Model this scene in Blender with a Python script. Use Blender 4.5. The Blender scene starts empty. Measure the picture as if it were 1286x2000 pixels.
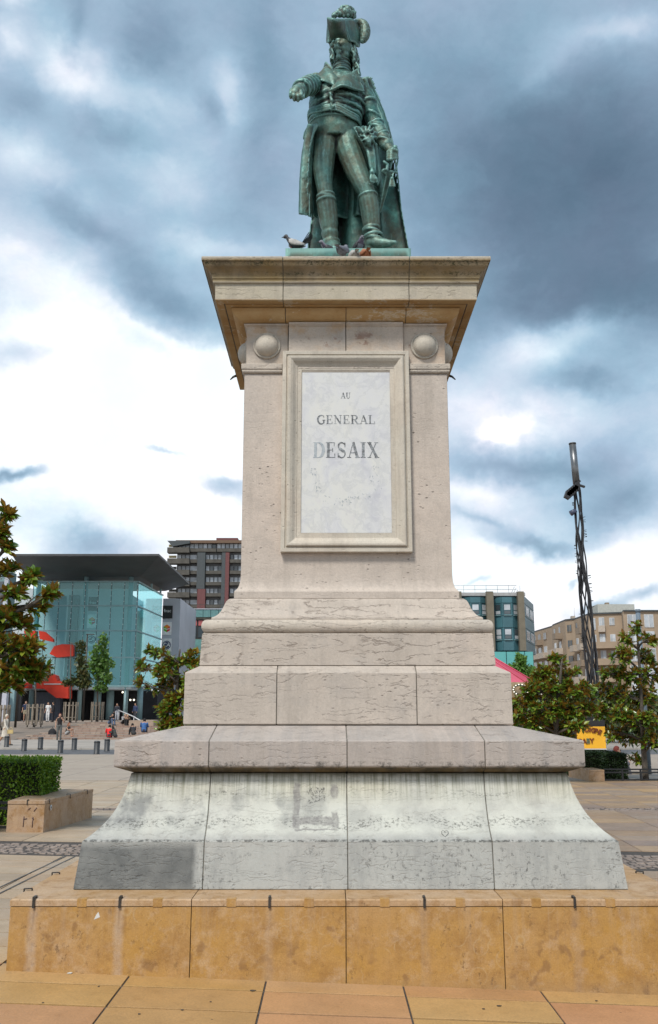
import bpy, bmesh, math, random
from mathutils import Vector, Matrix, noise as mnoise
random.seed(7)
R = math.radians
sc = bpy.context.scene
COL = sc.collection

# ------------------------------------------------------------------ camera
F = 1800.0; PITCH = math.atan(392/1800.0); CP, SP = math.cos(PITCH), math.sin(PITCH); EYE = 1.7
cam = bpy.data.objects.new('camera', bpy.data.cameras.new('camera')); COL.objects.link(cam)
cam.location = (0, 0, EYE); cam.rotation_euler = (R(90)+PITCH, 0, 0)
cam.data.sensor_fit = 'VERTICAL'; cam.data.sensor_height = 36; cam.data.lens = 36*F/2000
cam.data.clip_start = .1; cam.data.clip_end = 3000
sc.camera = cam
def ray(u, v):
    dy = F*CP+(v-1000)*SP; dz = F*SP-(v-1000)*CP
    return (u-643)/dy, dz/dy
def at(u, v, Y):
    """surveyed point: sight line through photo point (u, v) met at distance Y"""
    a, b = ray(u, v); return Vector((a*Y, Y, b*Y+EYE))

# ------------------------------------------------------------------ node helper
class NT:
    def __init__(s, tree): s.t = tree; s.n = tree.nodes; s.l = tree.links
    def put(s, sock, v):
        if v is None: return
        if isinstance(v, bpy.types.NodeSocket): s.l.new(v, sock)
        else:
            if isinstance(v, tuple) and len(v) == 3 and sock.type == 'RGBA': v = v+(1,)
            sock.default_value = v
    def node(s, typ, **kw):
        nd = s.n.new(typ)
        for k, v in kw.items(): setattr(nd, k, v)
        return nd
    def m(s, op, a, b=None, c=None, clamp=False):
        nd = s.node('ShaderNodeMath', operation=op, use_clamp=clamp)
        s.put(nd.inputs[0], a); s.put(nd.inputs[1], b); s.put(nd.inputs[2], c); return nd.outputs[0]
    def vm(s, op, a, b=None):
        nd = s.node('ShaderNodeVectorMath', operation=op)
        s.put(nd.inputs[0], a); s.put(nd.inputs[1], b)
        return nd.outputs['Value'] if op in ('DOT_PRODUCT', 'LENGTH') else nd.outputs[0]
    def noise(s, vec, scale=5, detail=4, rough=.55, dist=0, color=False):
        nd = s.node('ShaderNodeTexNoise'); s.put(nd.inputs['Vector'], vec)
        nd.inputs['Scale'].default_value = scale; nd.inputs['Detail'].default_value = detail
        nd.inputs['Roughness'].default_value = rough; nd.inputs['Distortion'].default_value = dist
        return nd.outputs['Color' if color else 'Fac']
    def vor(s, vec, scale=5, feature='F1', out='Distance', rnd=1):
        nd = s.node('ShaderNodeTexVoronoi', feature=feature); s.put(nd.inputs['Vector'], vec)
        nd.inputs['Scale'].default_value = scale; nd.inputs['Randomness'].default_value = rnd
        return nd.outputs[out]
    def ramp(s, fac, stops, interp='LINEAR'):
        nd = s.node('ShaderNodeValToRGB'); s.put(nd.inputs[0], fac); r = nd.color_ramp; r.interpolation = interp
        while len(r.elements) < len(stops): r.elements.new(.5)
        for e, (p, c) in zip(r.elements, stops):
            e.position = p; e.color = (c, c, c, 1) if isinstance(c, (int, float)) else tuple(c)+(1,)
        return nd.outputs[0]
    def mix(s, fac, a, b, mode='MIX'):
        nd = s.node('ShaderNodeMix', data_type='RGBA', blend_type=mode)
        s.put(nd.inputs[0], fac); s.put(nd.inputs[6], a); s.put(nd.inputs[7], b); return nd.outputs[2]
    def scale(s, vec, x, y, z):
        return s.vm('MULTIPLY', vec, (x, y, z))
    def sep(s, vec):
        nd = s.node('ShaderNodeSeparateXYZ'); s.put(nd.inputs[0], vec); return nd.outputs
    def comb(s, x=0., y=0., z=0.):
        nd = s.node('ShaderNodeCombineXYZ')
        for i, v in enumerate((x, y, z)): s.put(nd.inputs[i], v)
        return nd.outputs[0]
    def band(s, v, lo, hi, soft):
        a = s.m('MULTIPLY', s.m('SUBTRACT', v, lo), 1/soft, clamp=True)
        b = s.m('MULTIPLY', s.m('SUBTRACT', hi, v), 1/soft, clamp=True)
        return s.m('MULTIPLY', a, b)

def srgb(r, g, b):
    f = lambda c: (c/255/12.92) if c/255 <= .04045 else ((c/255+.055)/1.055)**2.4
    return (f(r), f(g), f(b))

# ------------------------------------------------------------------ sky: broken storm cloud over pale gaps
world = bpy.data.worlds.new('World'); sc.world = world; world.use_nodes = True
SUN_EL, SUN_AZ = R(52), R(205)      # azimuth clockwise from +Y: behind the viewer's left shoulder
def build_sky():
    w = NT(world.node_tree); w.n.clear()
    geo = w.node('ShaderNodeTexCoord').outputs['Generated']
    d = w.vm('NORMALIZE', geo)
    warp = w.vm('SUBTRACT', w.noise(d, 3.2, 6, .58, color=True), (.5, .5, .5))
    warp2 = w.vm('SUBTRACT', w.noise(d, 11, 5, .6, color=True), (.5, .5, .5))
    x, y, z = w.sep(d)
    az = w.m('MULTIPLY', w.m('ARCTAN2', x, y), 180/math.pi)
    el = w.m('MULTIPLY', w.m('ARCSINE', z), 180/math.pi)
    p0 = w.comb(az, el, 0.)
    p = w.vm('ADD', p0, w.vm('MULTIPLY', warp, (9, 7, 0)))
    p = w.vm('ADD', p, w.vm('MULTIPLY', warp2, (3.5, 2.5, 0)))
    base = w.ramp(w.m('MULTIPLY', w.sep(p)[1], 1/60, clamp=True),
                  [(0, .97), (.13, .95), (.24, .84), (.36, .69), (.5, .58), (.72, .54), (1, .52)])
    t = base
    B = [(1130,800,260,170,-.12,0),(1040,660,200,60,-.10,0),(95,150,75,34,.30,25),(190,185,90,38,.24,15),(10,12,34,20,.30,0),(6,95,22,26,.22,0),(125,70,26,70,-.14,10),
         (285,100,60,70,-.20,0),(520,150,80,230,-.17,0),(430,185,50,45,.25,0),(320,215,70,22,.14,10),(392,225,34,20,-.24,20),
         (240,262,110,26,-.16,10),(55,335,85,36,.28,15),(345,345,80,50,.20,10),(150,420,110,26,-.20,22),(40,200,40,30,-.12,0),
         (70,530,170,60,.26,15),(430,470,90,22,.22,0),(345,590,120,45,-.34,18),(230,520,60,30,-.1,0),
         (90,640,90,30,.25,8),(300,650,90,14,.12,28),(230,800,340,130,.45,8),(420,860,120,90,.2,0),(45,690,60,30,-.16,10),(430,720,70,40,.3,0),
         (25,922,60,9,-.55,-3),(400,945,62,22,-.52,12),(285,885,46,8,-.4,18),(225,1062,62,26,-.45,0),(90,1000,120,30,-.06,0),
         (1110,330,210,170,-.36,0),(930,280,190,150,-.16,0),(1290,430,150,190,-.22,0),(960,520,200,110,-.22,0),(1180,610,220,70,-.24,0),
         (800,110,120,110,-.08,0),(1085,120,70,36,.16,-20),(1210,40,100,26,.24,5),
         (1090,698,105,26,.30,-6),(1030,730,60,26,.12,0),(1125,778,95,20,-.26,0),(1240,730,60,40,.0,0),(975,852,28,17,.5,0),(950,800,110,60,.14,0),(1085,840,100,34,.12,0),
         (1000,915,150,24,-.28,6),(1180,905,120,40,-.18,0),(1225,985,110,40,-.46,0),(1052,1045,70,12,-.42,4),(950,1018,70,10,-.24,8),(940,960,70,22,.16,8),
         (1000,1100,300,36,.2,0),(1120,1105,22,6,-.3,-15),(1175,1143,64,10,-.34,-6),(1280,1128,30,10,-.3,0),(935,1112,34,7,-.26,-15)]
    for (u, v, ru, rv, amp, rot) in B:
        a, b = ray(u, v)
        azd = math.degrees(math.atan(a)); eld = math.degrees(math.atan(b/math.hypot(1, a)))
        k = math.degrees(1/F)*math.cos(math.atan2(v-1000, F)-0)**1
        mp = w.node('ShaderNodeMapping', vector_type='TEXTURE'); w.put(mp.inputs[0], p)
        mp.inputs['Location'].default_value = (azd, eld, 0)
        mp.inputs['Rotation'].default_value = (0, 0, -R(rot))
        mp.inputs['Scale'].default_value = (ru*k*1.15, rv*k*1.15, 1)
        g = w.m('EXPONENT', w.m('MULTIPLY', w.vm('DOT_PRODUCT', mp.outputs[0], mp.outputs[0]), -1.))
        t = w.m('MULTIPLY_ADD', g, amp, t)
    ex = w.vm('MULTIPLY', d, (1, 1, 1.9))
    n1 = w.m('SUBTRACT', w.noise(ex, 5.5, 9, .6), .5)
    n2 = w.m('SUBTRACT', w.noise(w.vm('ADD', ex, w.vm('MULTIPLY', warp2, (.12, .12, .12))), 15, 8, .62), .5)
    n3 = w.m('SUBTRACT', w.noise(w.vm('ADD', ex, w.vm('MULTIPLY', warp, (.2, .2, .2))), 34, 6, .65), .5)
    t = w.m('ADD', t, w.m('MULTIPLY', n1, .20)); t = w.m('ADD', t, w.m('MULTIPLY', n2, .20)); t = w.m('ADD', t, w.m('MULTIPLY', n3, .07))
    cloud = w.ramp(t, [(0, srgb(80, 99, 117)), (.2, srgb(102, 123, 142)), (.4, srgb(130, 155, 175)), (.6, srgb(163, 187, 206)),
                       (.8, srgb(205, 218, 230)), (.97, srgb(252, 253, 255))])
    tint = w.ramp(w.noise(d, 7, 5, .6), [(.35, (.93, 1.02, 1.03)), (.65, (1.05, .99, 1.02))])
    cloud = w.mix(1., cloud, tint, 'MULTIPLY')
    sky = w.node('ShaderNodeTexSky', sky_type='NISHITA'); sky.sun_disc = False
    sky.sun_elevation = SUN_EL; sky.sun_rotation = SUN_AZ; sky.air_density = 1.2; sky.dust_density = 2
    cl10 = w.vm('MULTIPLY', cloud, (SKYK, SKYK, SKYK))
    col = w.mix(.93, sky.outputs[0], cl10)
    bg = w.node('ShaderNodeBackground'); w.put(bg.inputs[0], col); bg.inputs[1].default_value = .1
    out = w.node('ShaderNodeOutputWorld'); w.l.new(bg.outputs[0], out.inputs[0])
SKYK = 5.0
build_sky()
sun = bpy.data.objects.new('sun', bpy.data.lights.new('sun', 'SUN')); COL.objects.link(sun)
sun.data.energy = 1.5; sun.data.angle = R(13); sun.data.color = (1, .95, .87)
sdir = Vector((math.sin(SUN_AZ)*math.cos(SUN_EL), math.cos(SUN_AZ)*math.cos(SUN_EL), math.sin(SUN_EL)))
sun.rotation_euler = sdir.to_track_quat('Z', 'Y').to_euler()
vs = sc.view_settings
vs.view_transform = 'Standard'; vs.look = 'None'; vs.gamma = 1; vs.use_curve_mapping = False; vs.exposure = 1.16
sc.render.engine = 'CYCLES'

# ------------------------------------------------------------------ object helpers
WL = {}                                   # world location of every parent
def thing(name, label, cat, loc=(0, 0, 0), group=None):
    o = bpy.data.objects.new(name, None); COL.objects.link(o); o.location = loc; o.empty_display_size = .2
    o['label'] = label; o['category'] = cat
    if group: o['group'] = group
    WL[o.name] = Vector(loc); return o
def tag(o, label=None, cat=None, group=None, kind=None):
    if label: o['label'] = label
    if cat: o['category'] = cat
    if group: o['group'] = group
    if kind: o['kind'] = kind
    return o
class MB:
    def __init__(s): s.v = []; s.f = []; s.mi = []; s.sm = []
    def add(s, vs, fs, mi=0, sm=False):
        b = len(s.v); s.v += [tuple(p) for p in vs]
        for f in fs: s.f.append(tuple(b+i for i in f)); s.mi.append(mi); s.sm.append(sm)
        return s
    def box(s, x0, x1, y0, y1, z0, z1, mi=0):
        return s.add([(x0,y0,z0),(x1,y0,z0),(x1,y1,z0),(x0,y1,z0),(x0,y0,z1),(x1,y0,z1),(x1,y1,z1),(x0,y1,z1)],
                     [(3,2,1,0),(4,5,6,7),(0,1,5,4),(1,2,6,5),(2,3,7,6),(3,0,4,7)], mi)
    def obox(s, c, ux, uy, uz, mi=0):
        """oriented box: centre and three half-axis vectors"""
        c = Vector(c); ux, uy, uz = Vector(ux), Vector(uy), Vector(uz)
        vs = [c+a*ux+b*uy+d*uz for d in (-1, 1) for a, b in ((-1,-1),(1,-1),(1,1),(-1,1))]
        return s.add(vs, [(3,2,1,0),(4,5,6,7),(0,1,5,4),(1,2,6,5),(2,3,7,6),(3,0,4,7)], mi)
    def prism(s, pts, y0, y1, mi=0):
        """polygon in (x, z) pushed through y0..y1"""
        n = len(pts); a = sum(pts[i][0]*pts[(i+1)%n][1]-pts[(i+1)%n][0]*pts[i][1] for i in range(n))
        if a < 0: pts = pts[::-1]
        vs = [(x, y0, z) for x, z in pts]+[(x, y1, z) for x, z in pts]
        fs = [tuple(range(n)), tuple(range(2*n-1, n-1, -1))]+[(i, i+n, (i+1) % n+n, (i+1) % n) for i in range(n)]
        return s.add(vs, fs, mi)
    def hprism(s, pts, z0, z1, mi=0):
        n = len(pts); a = sum(pts[i][0]*pts[(i+1)%n][1]-pts[(i+1)%n][0]*pts[i][1] for i in range(n))
        if a < 0: pts = pts[::-1]
        vs = [(x, y, z0) for x, y in pts]+[(x, y, z1) for x, y in pts]
        fs = [tuple(range(n-1, -1, -1)), tuple(range(n, 2*n))]+[(i, (i+1) % n, (i+1) % n+n, i+n) for i in range(n)]
        return s.add(vs, fs, mi)
    def tube(s, pts, rad, n=8, mi=0, cap=True, sm=True):
        pts = [Vector(p) for p in pts]
        if not isinstance(rad, (list, tuple)): rad = [rad]*len(pts)
        vs = []; up = None
        for i, p in enumerate(pts):
            t = (pts[min(i+1, len(pts)-1)]-pts[max(i-1, 0)])
            t = t.normalized() if t.length > 1e-9 else Vector((0, 0, 1))
            if up is None: up = Vector((0, 1, 0)) if abs(t.y) < .9 else Vector((1, 0, 0))
            a = (up-t*up.dot(t)).normalized(); b = t.cross(a); up = a
            for k in range(n):
                q = 2*math.pi*k/n; vs.append(p+(a*math.cos(q)+b*math.sin(q))*rad[i])
        fs = []
        for i in range(len(pts)-1):
            for k in range(n): fs.append((i*n+k, i*n+(k+1) % n, (i+1)*n+(k+1) % n, (i+1)*n+k))
        if cap: fs.append(tuple(range(n-1, -1, -1))); fs.append(tuple((len(pts)-1)*n+k for k in range(n)))
        return s.add(vs, fs, mi, sm)
    def ball(s, c, r, n=10, m=7, mi=0, half=None):
        c = Vector(c); r = r if isinstance(r, (tuple, list)) else (r, r, r); vs = []; fs = []
        for j in range(m+1):
            th = math.pi*j/m
            for k in range(n):
                q = 2*math.pi*k/n
                vs.append(c+Vector((r[0]*math.sin(th)*math.cos(q), r[1]*math.sin(th)*math.sin(q), r[2]*math.cos(th))))
        for j in range(m):
            for k in range(n): fs.append((j*n+k, (j+1)*n+k, (j+1)*n+(k+1) % n, j*n+(k+1) % n))
        return s.add(vs, fs, mi, True)
    def loft(s, rings, closed=True, mi=0, sm=True, cap=False):
        n = len(rings[0]); vs = [p for r in rings for p in r]; fs = []
        for i in range(len(rings)-1):
            for k in range(n if closed else n-1):
                fs.append((i*n+k, i*n+(k+1) % n, (i+1)*n+(k+1) % n, (i+1)*n+k))
        if cap: fs.append(tuple(range(n-1, -1, -1))); fs.append(tuple((len(rings)-1)*n+k for k in range(n)))
        return s.add(vs, fs, mi, sm)
    def mesh(s, name, mats, off=(0, 0, 0), fix=False):
        me = bpy.data.meshes.new(name); ox, oy, oz = off
        me.from_pydata([(x-ox, y-oy, z-oz) for x, y, z in s.v], [], s.f)
        for m in (mats if isinstance(mats, (list, tuple)) else [mats]): me.materials.append(m)
        me.polygons.foreach_set('material_index', s.mi); me.polygons.foreach_set('use_smooth', s.sm)
        if fix:
            bm = bmesh.new(); bm.from_mesh(me); bmesh.ops.remove_doubles(bm, verts=bm.verts, dist=1e-5)
            bmesh.ops.recalc_face_normals(bm, faces=bm.faces); bm.to_mesh(me); bm.free()
        me.validate(); return me
    def build(s, name, mats, parent=None, fix=False):
        """world-coordinate geometry -> one object with its origin in its own middle"""
        xs = [p[0] for p in s.v]; ys = [p[1] for p in s.v]; zs = [p[2] for p in s.v]
        c = Vector(((min(xs)+max(xs))/2, (min(ys)+max(ys))/2, min(zs)))
        o = bpy.data.objects.new(name, s.mesh(name, mats, c, fix)); COL.objects.link(o); WL[o.name] = c
        if parent is not None: o.parent = parent; o.location = c-WL[parent.name]
        else: o.location = c
        return o
def link_copy(src, loc, parent=None, rot=None):
    """another object of the same mesh at a world place"""
    o = src.copy(); COL.objects.link(o); WL[o.name] = Vector(loc)
    o.parent = parent; o.location = Vector(loc)-(WL[parent.name] if parent is not None else Vector())
    if rot is not None: o.rotation_euler = rot
    return o

# ------------------------------------------------------------------ materials
def new_mat(name):
    m = bpy.data.materials.new(name); m.use_nodes = True; t = NT(m.node_tree)
    bsdf = t.n['Principled BSDF']; return m, t, bsdf
def pos(t): return t.node('ShaderNodeNewGeometry').outputs['Position']
def along(t, P):
    """coordinate running along a wall: x on faces looking to +-y, y on faces looking to +-x"""
    nx, ny, nz = t.sep(t.node('ShaderNodeNewGeometry').outputs['True Normal']); x, y, z = t.sep(P)
    side = t.m('GREATER_THAN', t.m('ABSOLUTE', nx), t.m('ABSOLUTE', ny))
    return t.m('ADD', t.m('MULTIPLY', x, t.m('SUBTRACT', 1., side)), t.m('MULTIPLY', y, side))
def rnd(t): return t.node('ShaderNodeObjectInfo').outputs['Random']
def ocol(t): return t.node('ShaderNodeObjectInfo').outputs['Color']
def bump(t, bsdf, h, strength=.3, dist=.01):
    b = t.node('ShaderNodeBump'); b.inputs['Strength'].default_value = strength; b.inputs['Distance'].default_value = dist
    t.put(b.inputs['Height'], h); t.l.new(b.outputs[0], bsdf.inputs['Normal'])
def plain(name, col, rough=.7, metal=0, var=.15, scale=3, bmp=0, emit=None, objrand=0.0, spec=.5):
    m, t, b = new_mat(name); p = pos(t)
    n = t.noise(p, scale, 5, .6)
    lo = tuple(c*(1-var) for c in col); hi = tuple(min(1, c*(1+var)) for c in col)
    c = t.ramp(n, [(.3, lo), (.7, hi)])
    if objrand:
        k = t.m('MULTIPLY_ADD', rnd(t), objrand*2, 1-objrand)
        c = t.mix(1., c, t.comb(k, k, k), 'MULTIPLY')
    t.put(b.inputs['Base Color'], c); b.inputs['Roughness'].default_value = rough; b.inputs['Metallic'].default_value = metal
    b.inputs['Specular IOR Level'].default_value = spec
    if bmp: bump(t, b, t.noise(p, scale*6, 5, .65), bmp, .02)
    if emit: t.put(b.inputs['Emission Color'], emit[0]); b.inputs['Emission Strength'].default_value = emit[1]
    return m

def limestone(name, col, veins=1., grime=0., extra=None, grey=(.31, .295, .28), pits=.5, jitter=1.):
    m, t, b = new_mat(name); P = pos(t)
    off = t.m('MULTIPLY', rnd(t), 37.*jitter)
    p = t.vm('ADD', P, t.comb(off, off, off))
    big = t.noise(p, 1.3, 5, .6); mid = t.noise(p, 5, 6, .65); fine = t.noise(p, 55, 4, .7)
    c = t.ramp(big, [(.3, tuple(x*.86 for x in col)), (.5, col), (.72, tuple(min(.8, x*1.12) for x in (col[0]*1.02, col[1]*.97, col[2]*.94)))])
    c = t.mix(t.ramp(mid, [(.42, 0), (.8, .55)]), c, tuple(x*.80 for x in (col[0], col[1]*1.0, col[2]*1.0)))
    c = t.mix(t.ramp(t.noise(p, 2.6, 6, .7), [(.48, 0), (.74, .6)]), c, grey)
    c = t.mix(t.ramp(t.noise(p, 8, 6, .75), [(.5, 0), (.75, .35)]), c, tuple(x*.55 for x in col))
    # stylolite seams: contour lines of a noise stretched along the bed
    wob = t.vm('MULTIPLY', t.vm('SUBTRACT', t.noise(p, 13, 4, .7, color=True), (.5, .5, .5)), (0, 0, .075))
    q = t.scale(t.vm('ADD', p, wob), 1.0, 1.0, 8.)
    nz = t.noise(q, 1.0, 2, .45)
    saw = t.m('ABSOLUTE', t.m('SUBTRACT', t.m('FRACT', t.m('MULTIPLY', nz, 10.)), .5))
    line = t.m('SUBTRACT', 1., t.m('MULTIPLY', saw, 9.), clamp=True)
    msk = t.ramp(t.noise(p, 2.1, 5, .7), [(.40, .05), (.50, 1)])
    brk = t.ramp(t.noise(p, 17, 3, .6), [(.38, 0), (.5, 1)])
    ln = t.m('MULTIPLY', t.m('MULTIPLY', line, msk), t.m('MULTIPLY', brk, t.m('MULTIPLY', t.m('MULTIPLY_ADD', rnd(t), .8, .45), veins)))
    c = t.mix(t.m('MULTIPLY', ln, .50, clamp=True), c, (.14, .10, .08))
    # pits
    pv = t.vor(t.scale(p, 1, 1, 1.6), 16); pm = t.ramp(t.noise(p, 3.3, 4, .7), [(.5, 0), (.66, 1)])
    pit = t.m('MULTIPLY', t.ramp(pv, [(.13, 1), (.22, 0)]), t.m('MULTIPLY', pm, pits))
    c = t.mix(pit, c, (.13, .11, .095))
    c = t.mix(t.m('MULTIPLY', t.ramp(fine, [(.35, 1), (.62, 0)]), .22), c, tuple(x*.45 for x in col))
    x_, y_, z_ = t.sep(p)
    st = t.ramp(t.noise(t.comb(t.m('MULTIPLY', along(t, p), 7.), t.m('MULTIPLY', z_, .8), 0.), 1., 5, .7), [(.5, 0), (.7, .38)])
    c = t.mix(st, c, (.27, .235, .20))
    if grime:
        g = t.ramp(t.noise(t.scale(p, 2.2, 2.2, .5), 2.2, 7, .7), [(.45, 0), (.75, grime)])
        c = t.mix(g, c, (.115, .115, .11))
    if extra: c = extra(t, P, p, c)
    t.put(b.inputs['Base Color'], c)
    t.put(b.inputs['Roughness'], t.ramp(mid, [(.3, .62), (.7, .85)])); b.inputs['Specular IOR Level'].default_value = .35
    h = t.m('SUBTRACT', t.m('ADD', t.m('MULTIPLY', fine, .35), t.m('MULTIPLY', mid, .5)), t.m('ADD', t.m('MULTIPLY', ln, 1.), t.m('MULTIPLY', pit, 1.4)))
    bump(t, b, h, .55, .012)
    return m
# ------------------------------------------------------------------ ground
def sstep(a, b, x):
    t = max(0, min(1, (x-a)/(b-a))); return t*t*(3-2*t)
def gz(x, y):
    f = 1-sstep(8.5, 17, y)
    return f*(-.065-.034*max(-6, min(6, x)))

def paving_mat(name, island=False):
    m, t, b = new_mat(name); P = pos(t)
    if island: r = t.node('ShaderNodeNewGeometry').outputs['Random Per Island']
    else: r = rnd(t)
    x, y, z = t.sep(P)
    warm = t.ramp(r, [(0, (.44, .255, .085)), (.3, (.47, .285, .115)), (.5, (.42, .24, .095)), (.75, (.47, .24, .12)), (1, (.48, .31, .13))])
    pale = t.ramp(r, [(0, (.38, .28, .19)), (.3, (.44, .34, .235)), (.55, (.35, .275, .20)), (.8, (.46, .34, .225)), (1, (.42, .345, .255))])
    wine = t.ramp(r, [(0, (.26, .19, .145)), (.3, (.32, .215, .13)), (.5, (.24, .18, .15)), (.75, (.40, .26, .13)), (1, (.28, .215, .17))])
    fr = t.m('MULTIPLY', t.m('SUBTRACT', 8.2, t.m('ADD', y, t.m('MULTIPLY', t.noise(P, .7, 3), 1.2))), .9, clamp=True)
    rt = t.m('MULTIPLY', t.m('ADD', x, 1.0), .4, clamp=True)
    c = t.mix(rt, pale, wine); c = t.mix(fr, c, warm)
    k = t.m('MULTIPLY', r, 31.); p = t.vm('ADD', P, t.comb(k, k, 0.))
    bl = t.noise(p, 2.3, 6, .65)
    c = t.mix(t.ramp(bl, [(.3, .35), (.55, 0)]), c, t.mix(1., c, (.62, .60, .56), 'MULTIPLY'))
    c = t.mix(t.ramp(bl, [(.5, 0), (.75, .4)]), c, t.mix(1., c, (1.25, 1.2, 1.15), 'MULTIPLY'))
    sm = t.noise(p, 12, 6, .7)
    c = t.mix(t.ramp(sm, [(.55, 0), (.75, .45)]), c, t.mix(1., c, (.66, .58, .5), 'MULTIPLY'))
    spot = t.ramp(t.vor(P, 6.5), [(.035, 1), (.06, 0)]); spm = t.ramp(t.noise(P, 2.1, 2), [(.5, 0), (.56, 1)])
    c = t.mix(t.m('MULTIPLY', t.m('MULTIPLY', spot, spm), .9), c, (.03, .025, .02))
    c = t.mix(t.m('MULTIPLY', t.ramp(t.noise(P, 70, 3, .7), [(.35, 1), (.6, 0)]), .25), c, (.14, .10, .06))
    t.put(b.inputs['Base Color'], c)
    t.put(b.inputs['Roughness'], t.ramp(t.noise(P, 1.7, 5, .6), [(.35, .42), (.65, .72)])); b.inputs['Specular IOR Level'].default_value = .4
    bump(t, b, t.m('ADD', t.noise(P, 40, 4, .7), t.m('MULTIPLY', sm, .7)), .35, .008)
    return m
M_pave = paving_mat('paving_stone'); M_pave_far = paving_mat('paving_stone_far', True)
M_grout = plain('dark_grout', (.065, .055, .048), .95, var=.4, scale=20, bmp=.4)
M_asphalt = plain('asphalt', (.10, .10, .105), .85, var=.25, scale=6, bmp=.3)
M_plaza = plain('pale_plaza', (.36, .325, .28), .75, var=.16, scale=.5, bmp=.2)
def joints_mat(name, ca, cb, w=.9, h=.43):
    m, t, b = new_mat(name); P = pos(t); br = t.node('ShaderNodeTexBrick'); t.put(br.inputs['Vector'], P); br.offset = .0
    br.inputs['Scale'].default_value = 1.; br.inputs['Brick Width'].default_value = w; br.inputs['Row Height'].default_value = h; br.inputs['Mortar Size'].default_value = .018
    t.put(br.inputs['Color1'], ca); t.put(br.inputs['Color2'], cb); t.put(br.inputs['Mortar'], (.14, .12, .10)); br.inputs['Bias'].default_value = 0
    c = br.outputs[0]; c = t.mix(t.ramp(t.noise(t.scale(P, .35, 1.6, 1), 1.3, 6, .7), [(.38, .45), (.6, 0)]), c, (.26, .215, .175)); c = t.mix(t.ramp(t.noise(P, 3, 5, .7), [(.5, 0), (.7, .4)]), c, (.46, .39, .31))
    t.put(b.inputs['Base Color'], c); b.inputs['Roughness'].default_value = .65; return m
M_fore = joints_mat('jointed_forecourt', (.38, .31, .24), (.33, .26, .20), 1.8, .86)

def slab_mesh(name, w, d, mats, ch=.006, h=.03, cen=True):
    mb = MB(); a, c = w/2, d/2
    vs = [(-a,-c,-h),(a,-c,-h),(a,c,-h),(-a,c,-h),(-a,-c,-ch),(a,-c,-ch),(a,c,-ch),(-a,c,-ch),(-a+ch,-c+ch,0),(a-ch,-c+ch,0),(a-ch,c-ch,0),(-a+ch,c-ch,0)]
    fs = [(0,1,5,4),(1,2,6,5),(2,3,7,6),(3,0,4,7),(4,5,9,8),(5,6,10,9),(6,7,11,10),(7,4,8,11),(8,9,10,11)]
    mb.add(vs, fs); return mb.mesh(name, mats)
pavement = MB()      # bed of the paving, gently falling to the right near the monument
xs = [-400, -120, -60, -30]+[i*.75 for i in range(-24, 25)]+[30, 60, 120, 400]; ys = [-8, 0]+[3+i*.6 for i in range(26)]+[22, 26, 32, 39.8]
vs = [(x, y, gz(x, y)-.0075) for y in ys for x in xs]; n = len(xs)
pavement.add(vs, [(j*n+i, j*n+i+1, (j+1)*n+i+1, (j+1)*n+i) for j in range(len(ys)-1) for i in range(n-1)], 0, True)
pavement = tag(pavement.build('pavement', M_grout), kind='structure')
g = MB(); g.add([(-1500, -60, -.34), (1500, -60, -.34), (1500, 2500, -.34), (-1500, 2500, -.34)], [(0, 1, 2, 3)])
tag(g.build('ground', M_plaza), kind='structure')
def sheet(name, pts, z, mat, th=.3):
    mb = MB(); mb.hprism(pts, z-th, z); return tag(mb.build(name, mat), kind='structure')
sheet('pale_forecourt', [(-90, 24.6), (90, 24.6), (90, 39.6), (-90, 39.6)], .004, M_fore, .02)
sheet('road', [(-200, 39.8), (200, 39.8), (200, 46.3), (-200, 46.3)], -.05, M_asphalt)
sheet('far_pavement', [(-200, 46.3), (200, 46.3), (200, 250), (-200, 250)], .0, plain('far_paving', (.33, .29, .25), .8, var=.2, scale=.6))
kb = MB()
for i in range(60): kb.box(-45+i*1.5, -45+i*1.5+1.49, 46.15, 46.32, -.05, .02)
tag(kb.build('kerb', plain('kerb_stone', (.35, .32, .28), .8), pavement), kind='stuff')
gaps = [(11.75, 12.65), (17.1, 17.65)]
spots = []; far = []
PX, PY = .915, .43
y = 4.3; row = 0
while y < 24.4:
    yc = y+PY/2
    if any(a-.1 < yc < b_+.1 for a, b_ in gaps): y += PY; row += 1; continue
    span = 9 if yc < 14 else 15
    sh = 0.42
    for i in range(-span, span+1):
        xc = (i+.5)*PX-sh
        if abs(xc-.155) < 2.3+.2 and 6.75 < yc < 11.2: continue
        d = yc*CP-1.7*SP; u = 643+F*xc/d
        if u < -330 or u > 1650: continue
        (spots if (-90 < u < 1380) else far).append((xc, yc))
    y += PY; row += 1
spots.sort(key=lambda s: s[1])
near, rest = spots[:296], spots[296:]+far
me_slab = slab_mesh('paving_slab', PX-.012, PY-.024, [M_pave], .0015)
def face_ground(x, y):
    e = .2; dzx = (gz(x+e, y)-gz(x-e, y))/(2*e); dzy = (gz(x, y+e)-gz(x, y-e))/(2*e)
    return (math.atan(dzy), -math.atan(dzx), 0)
for (x, y) in near:
    o = bpy.data.objects.new('paving_slab', me_slab); COL.objects.link(o); o.parent = pavement
    o.location = Vector((x, y, gz(x, y)+random.uniform(-.0015, .0015)))-WL[pavement.name]; o.rotation_euler = face_ground(x, y)
mb = MB()
for (x, y) in rest:
    a, c = PX/2-.007, PY/2-.006; e = random.uniform(-.0015, .0015)
    q = [(x-a, y-c), (x+a, y-c), (x+a, y+c), (x-a, y+c)]
    mb.add([(px, py, gz(px, py)+e) for px, py in q]+[(px, py, gz(px, py)-.03) for px, py in q], [(0, 1, 2, 3), (4, 5, 1, 0), (5, 6, 2, 1), (6, 7, 3, 2), (7, 4, 0, 3)])
tag(mb.build('distant_paving_slab', M_pave_far, pavement), kind='stuff')
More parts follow.
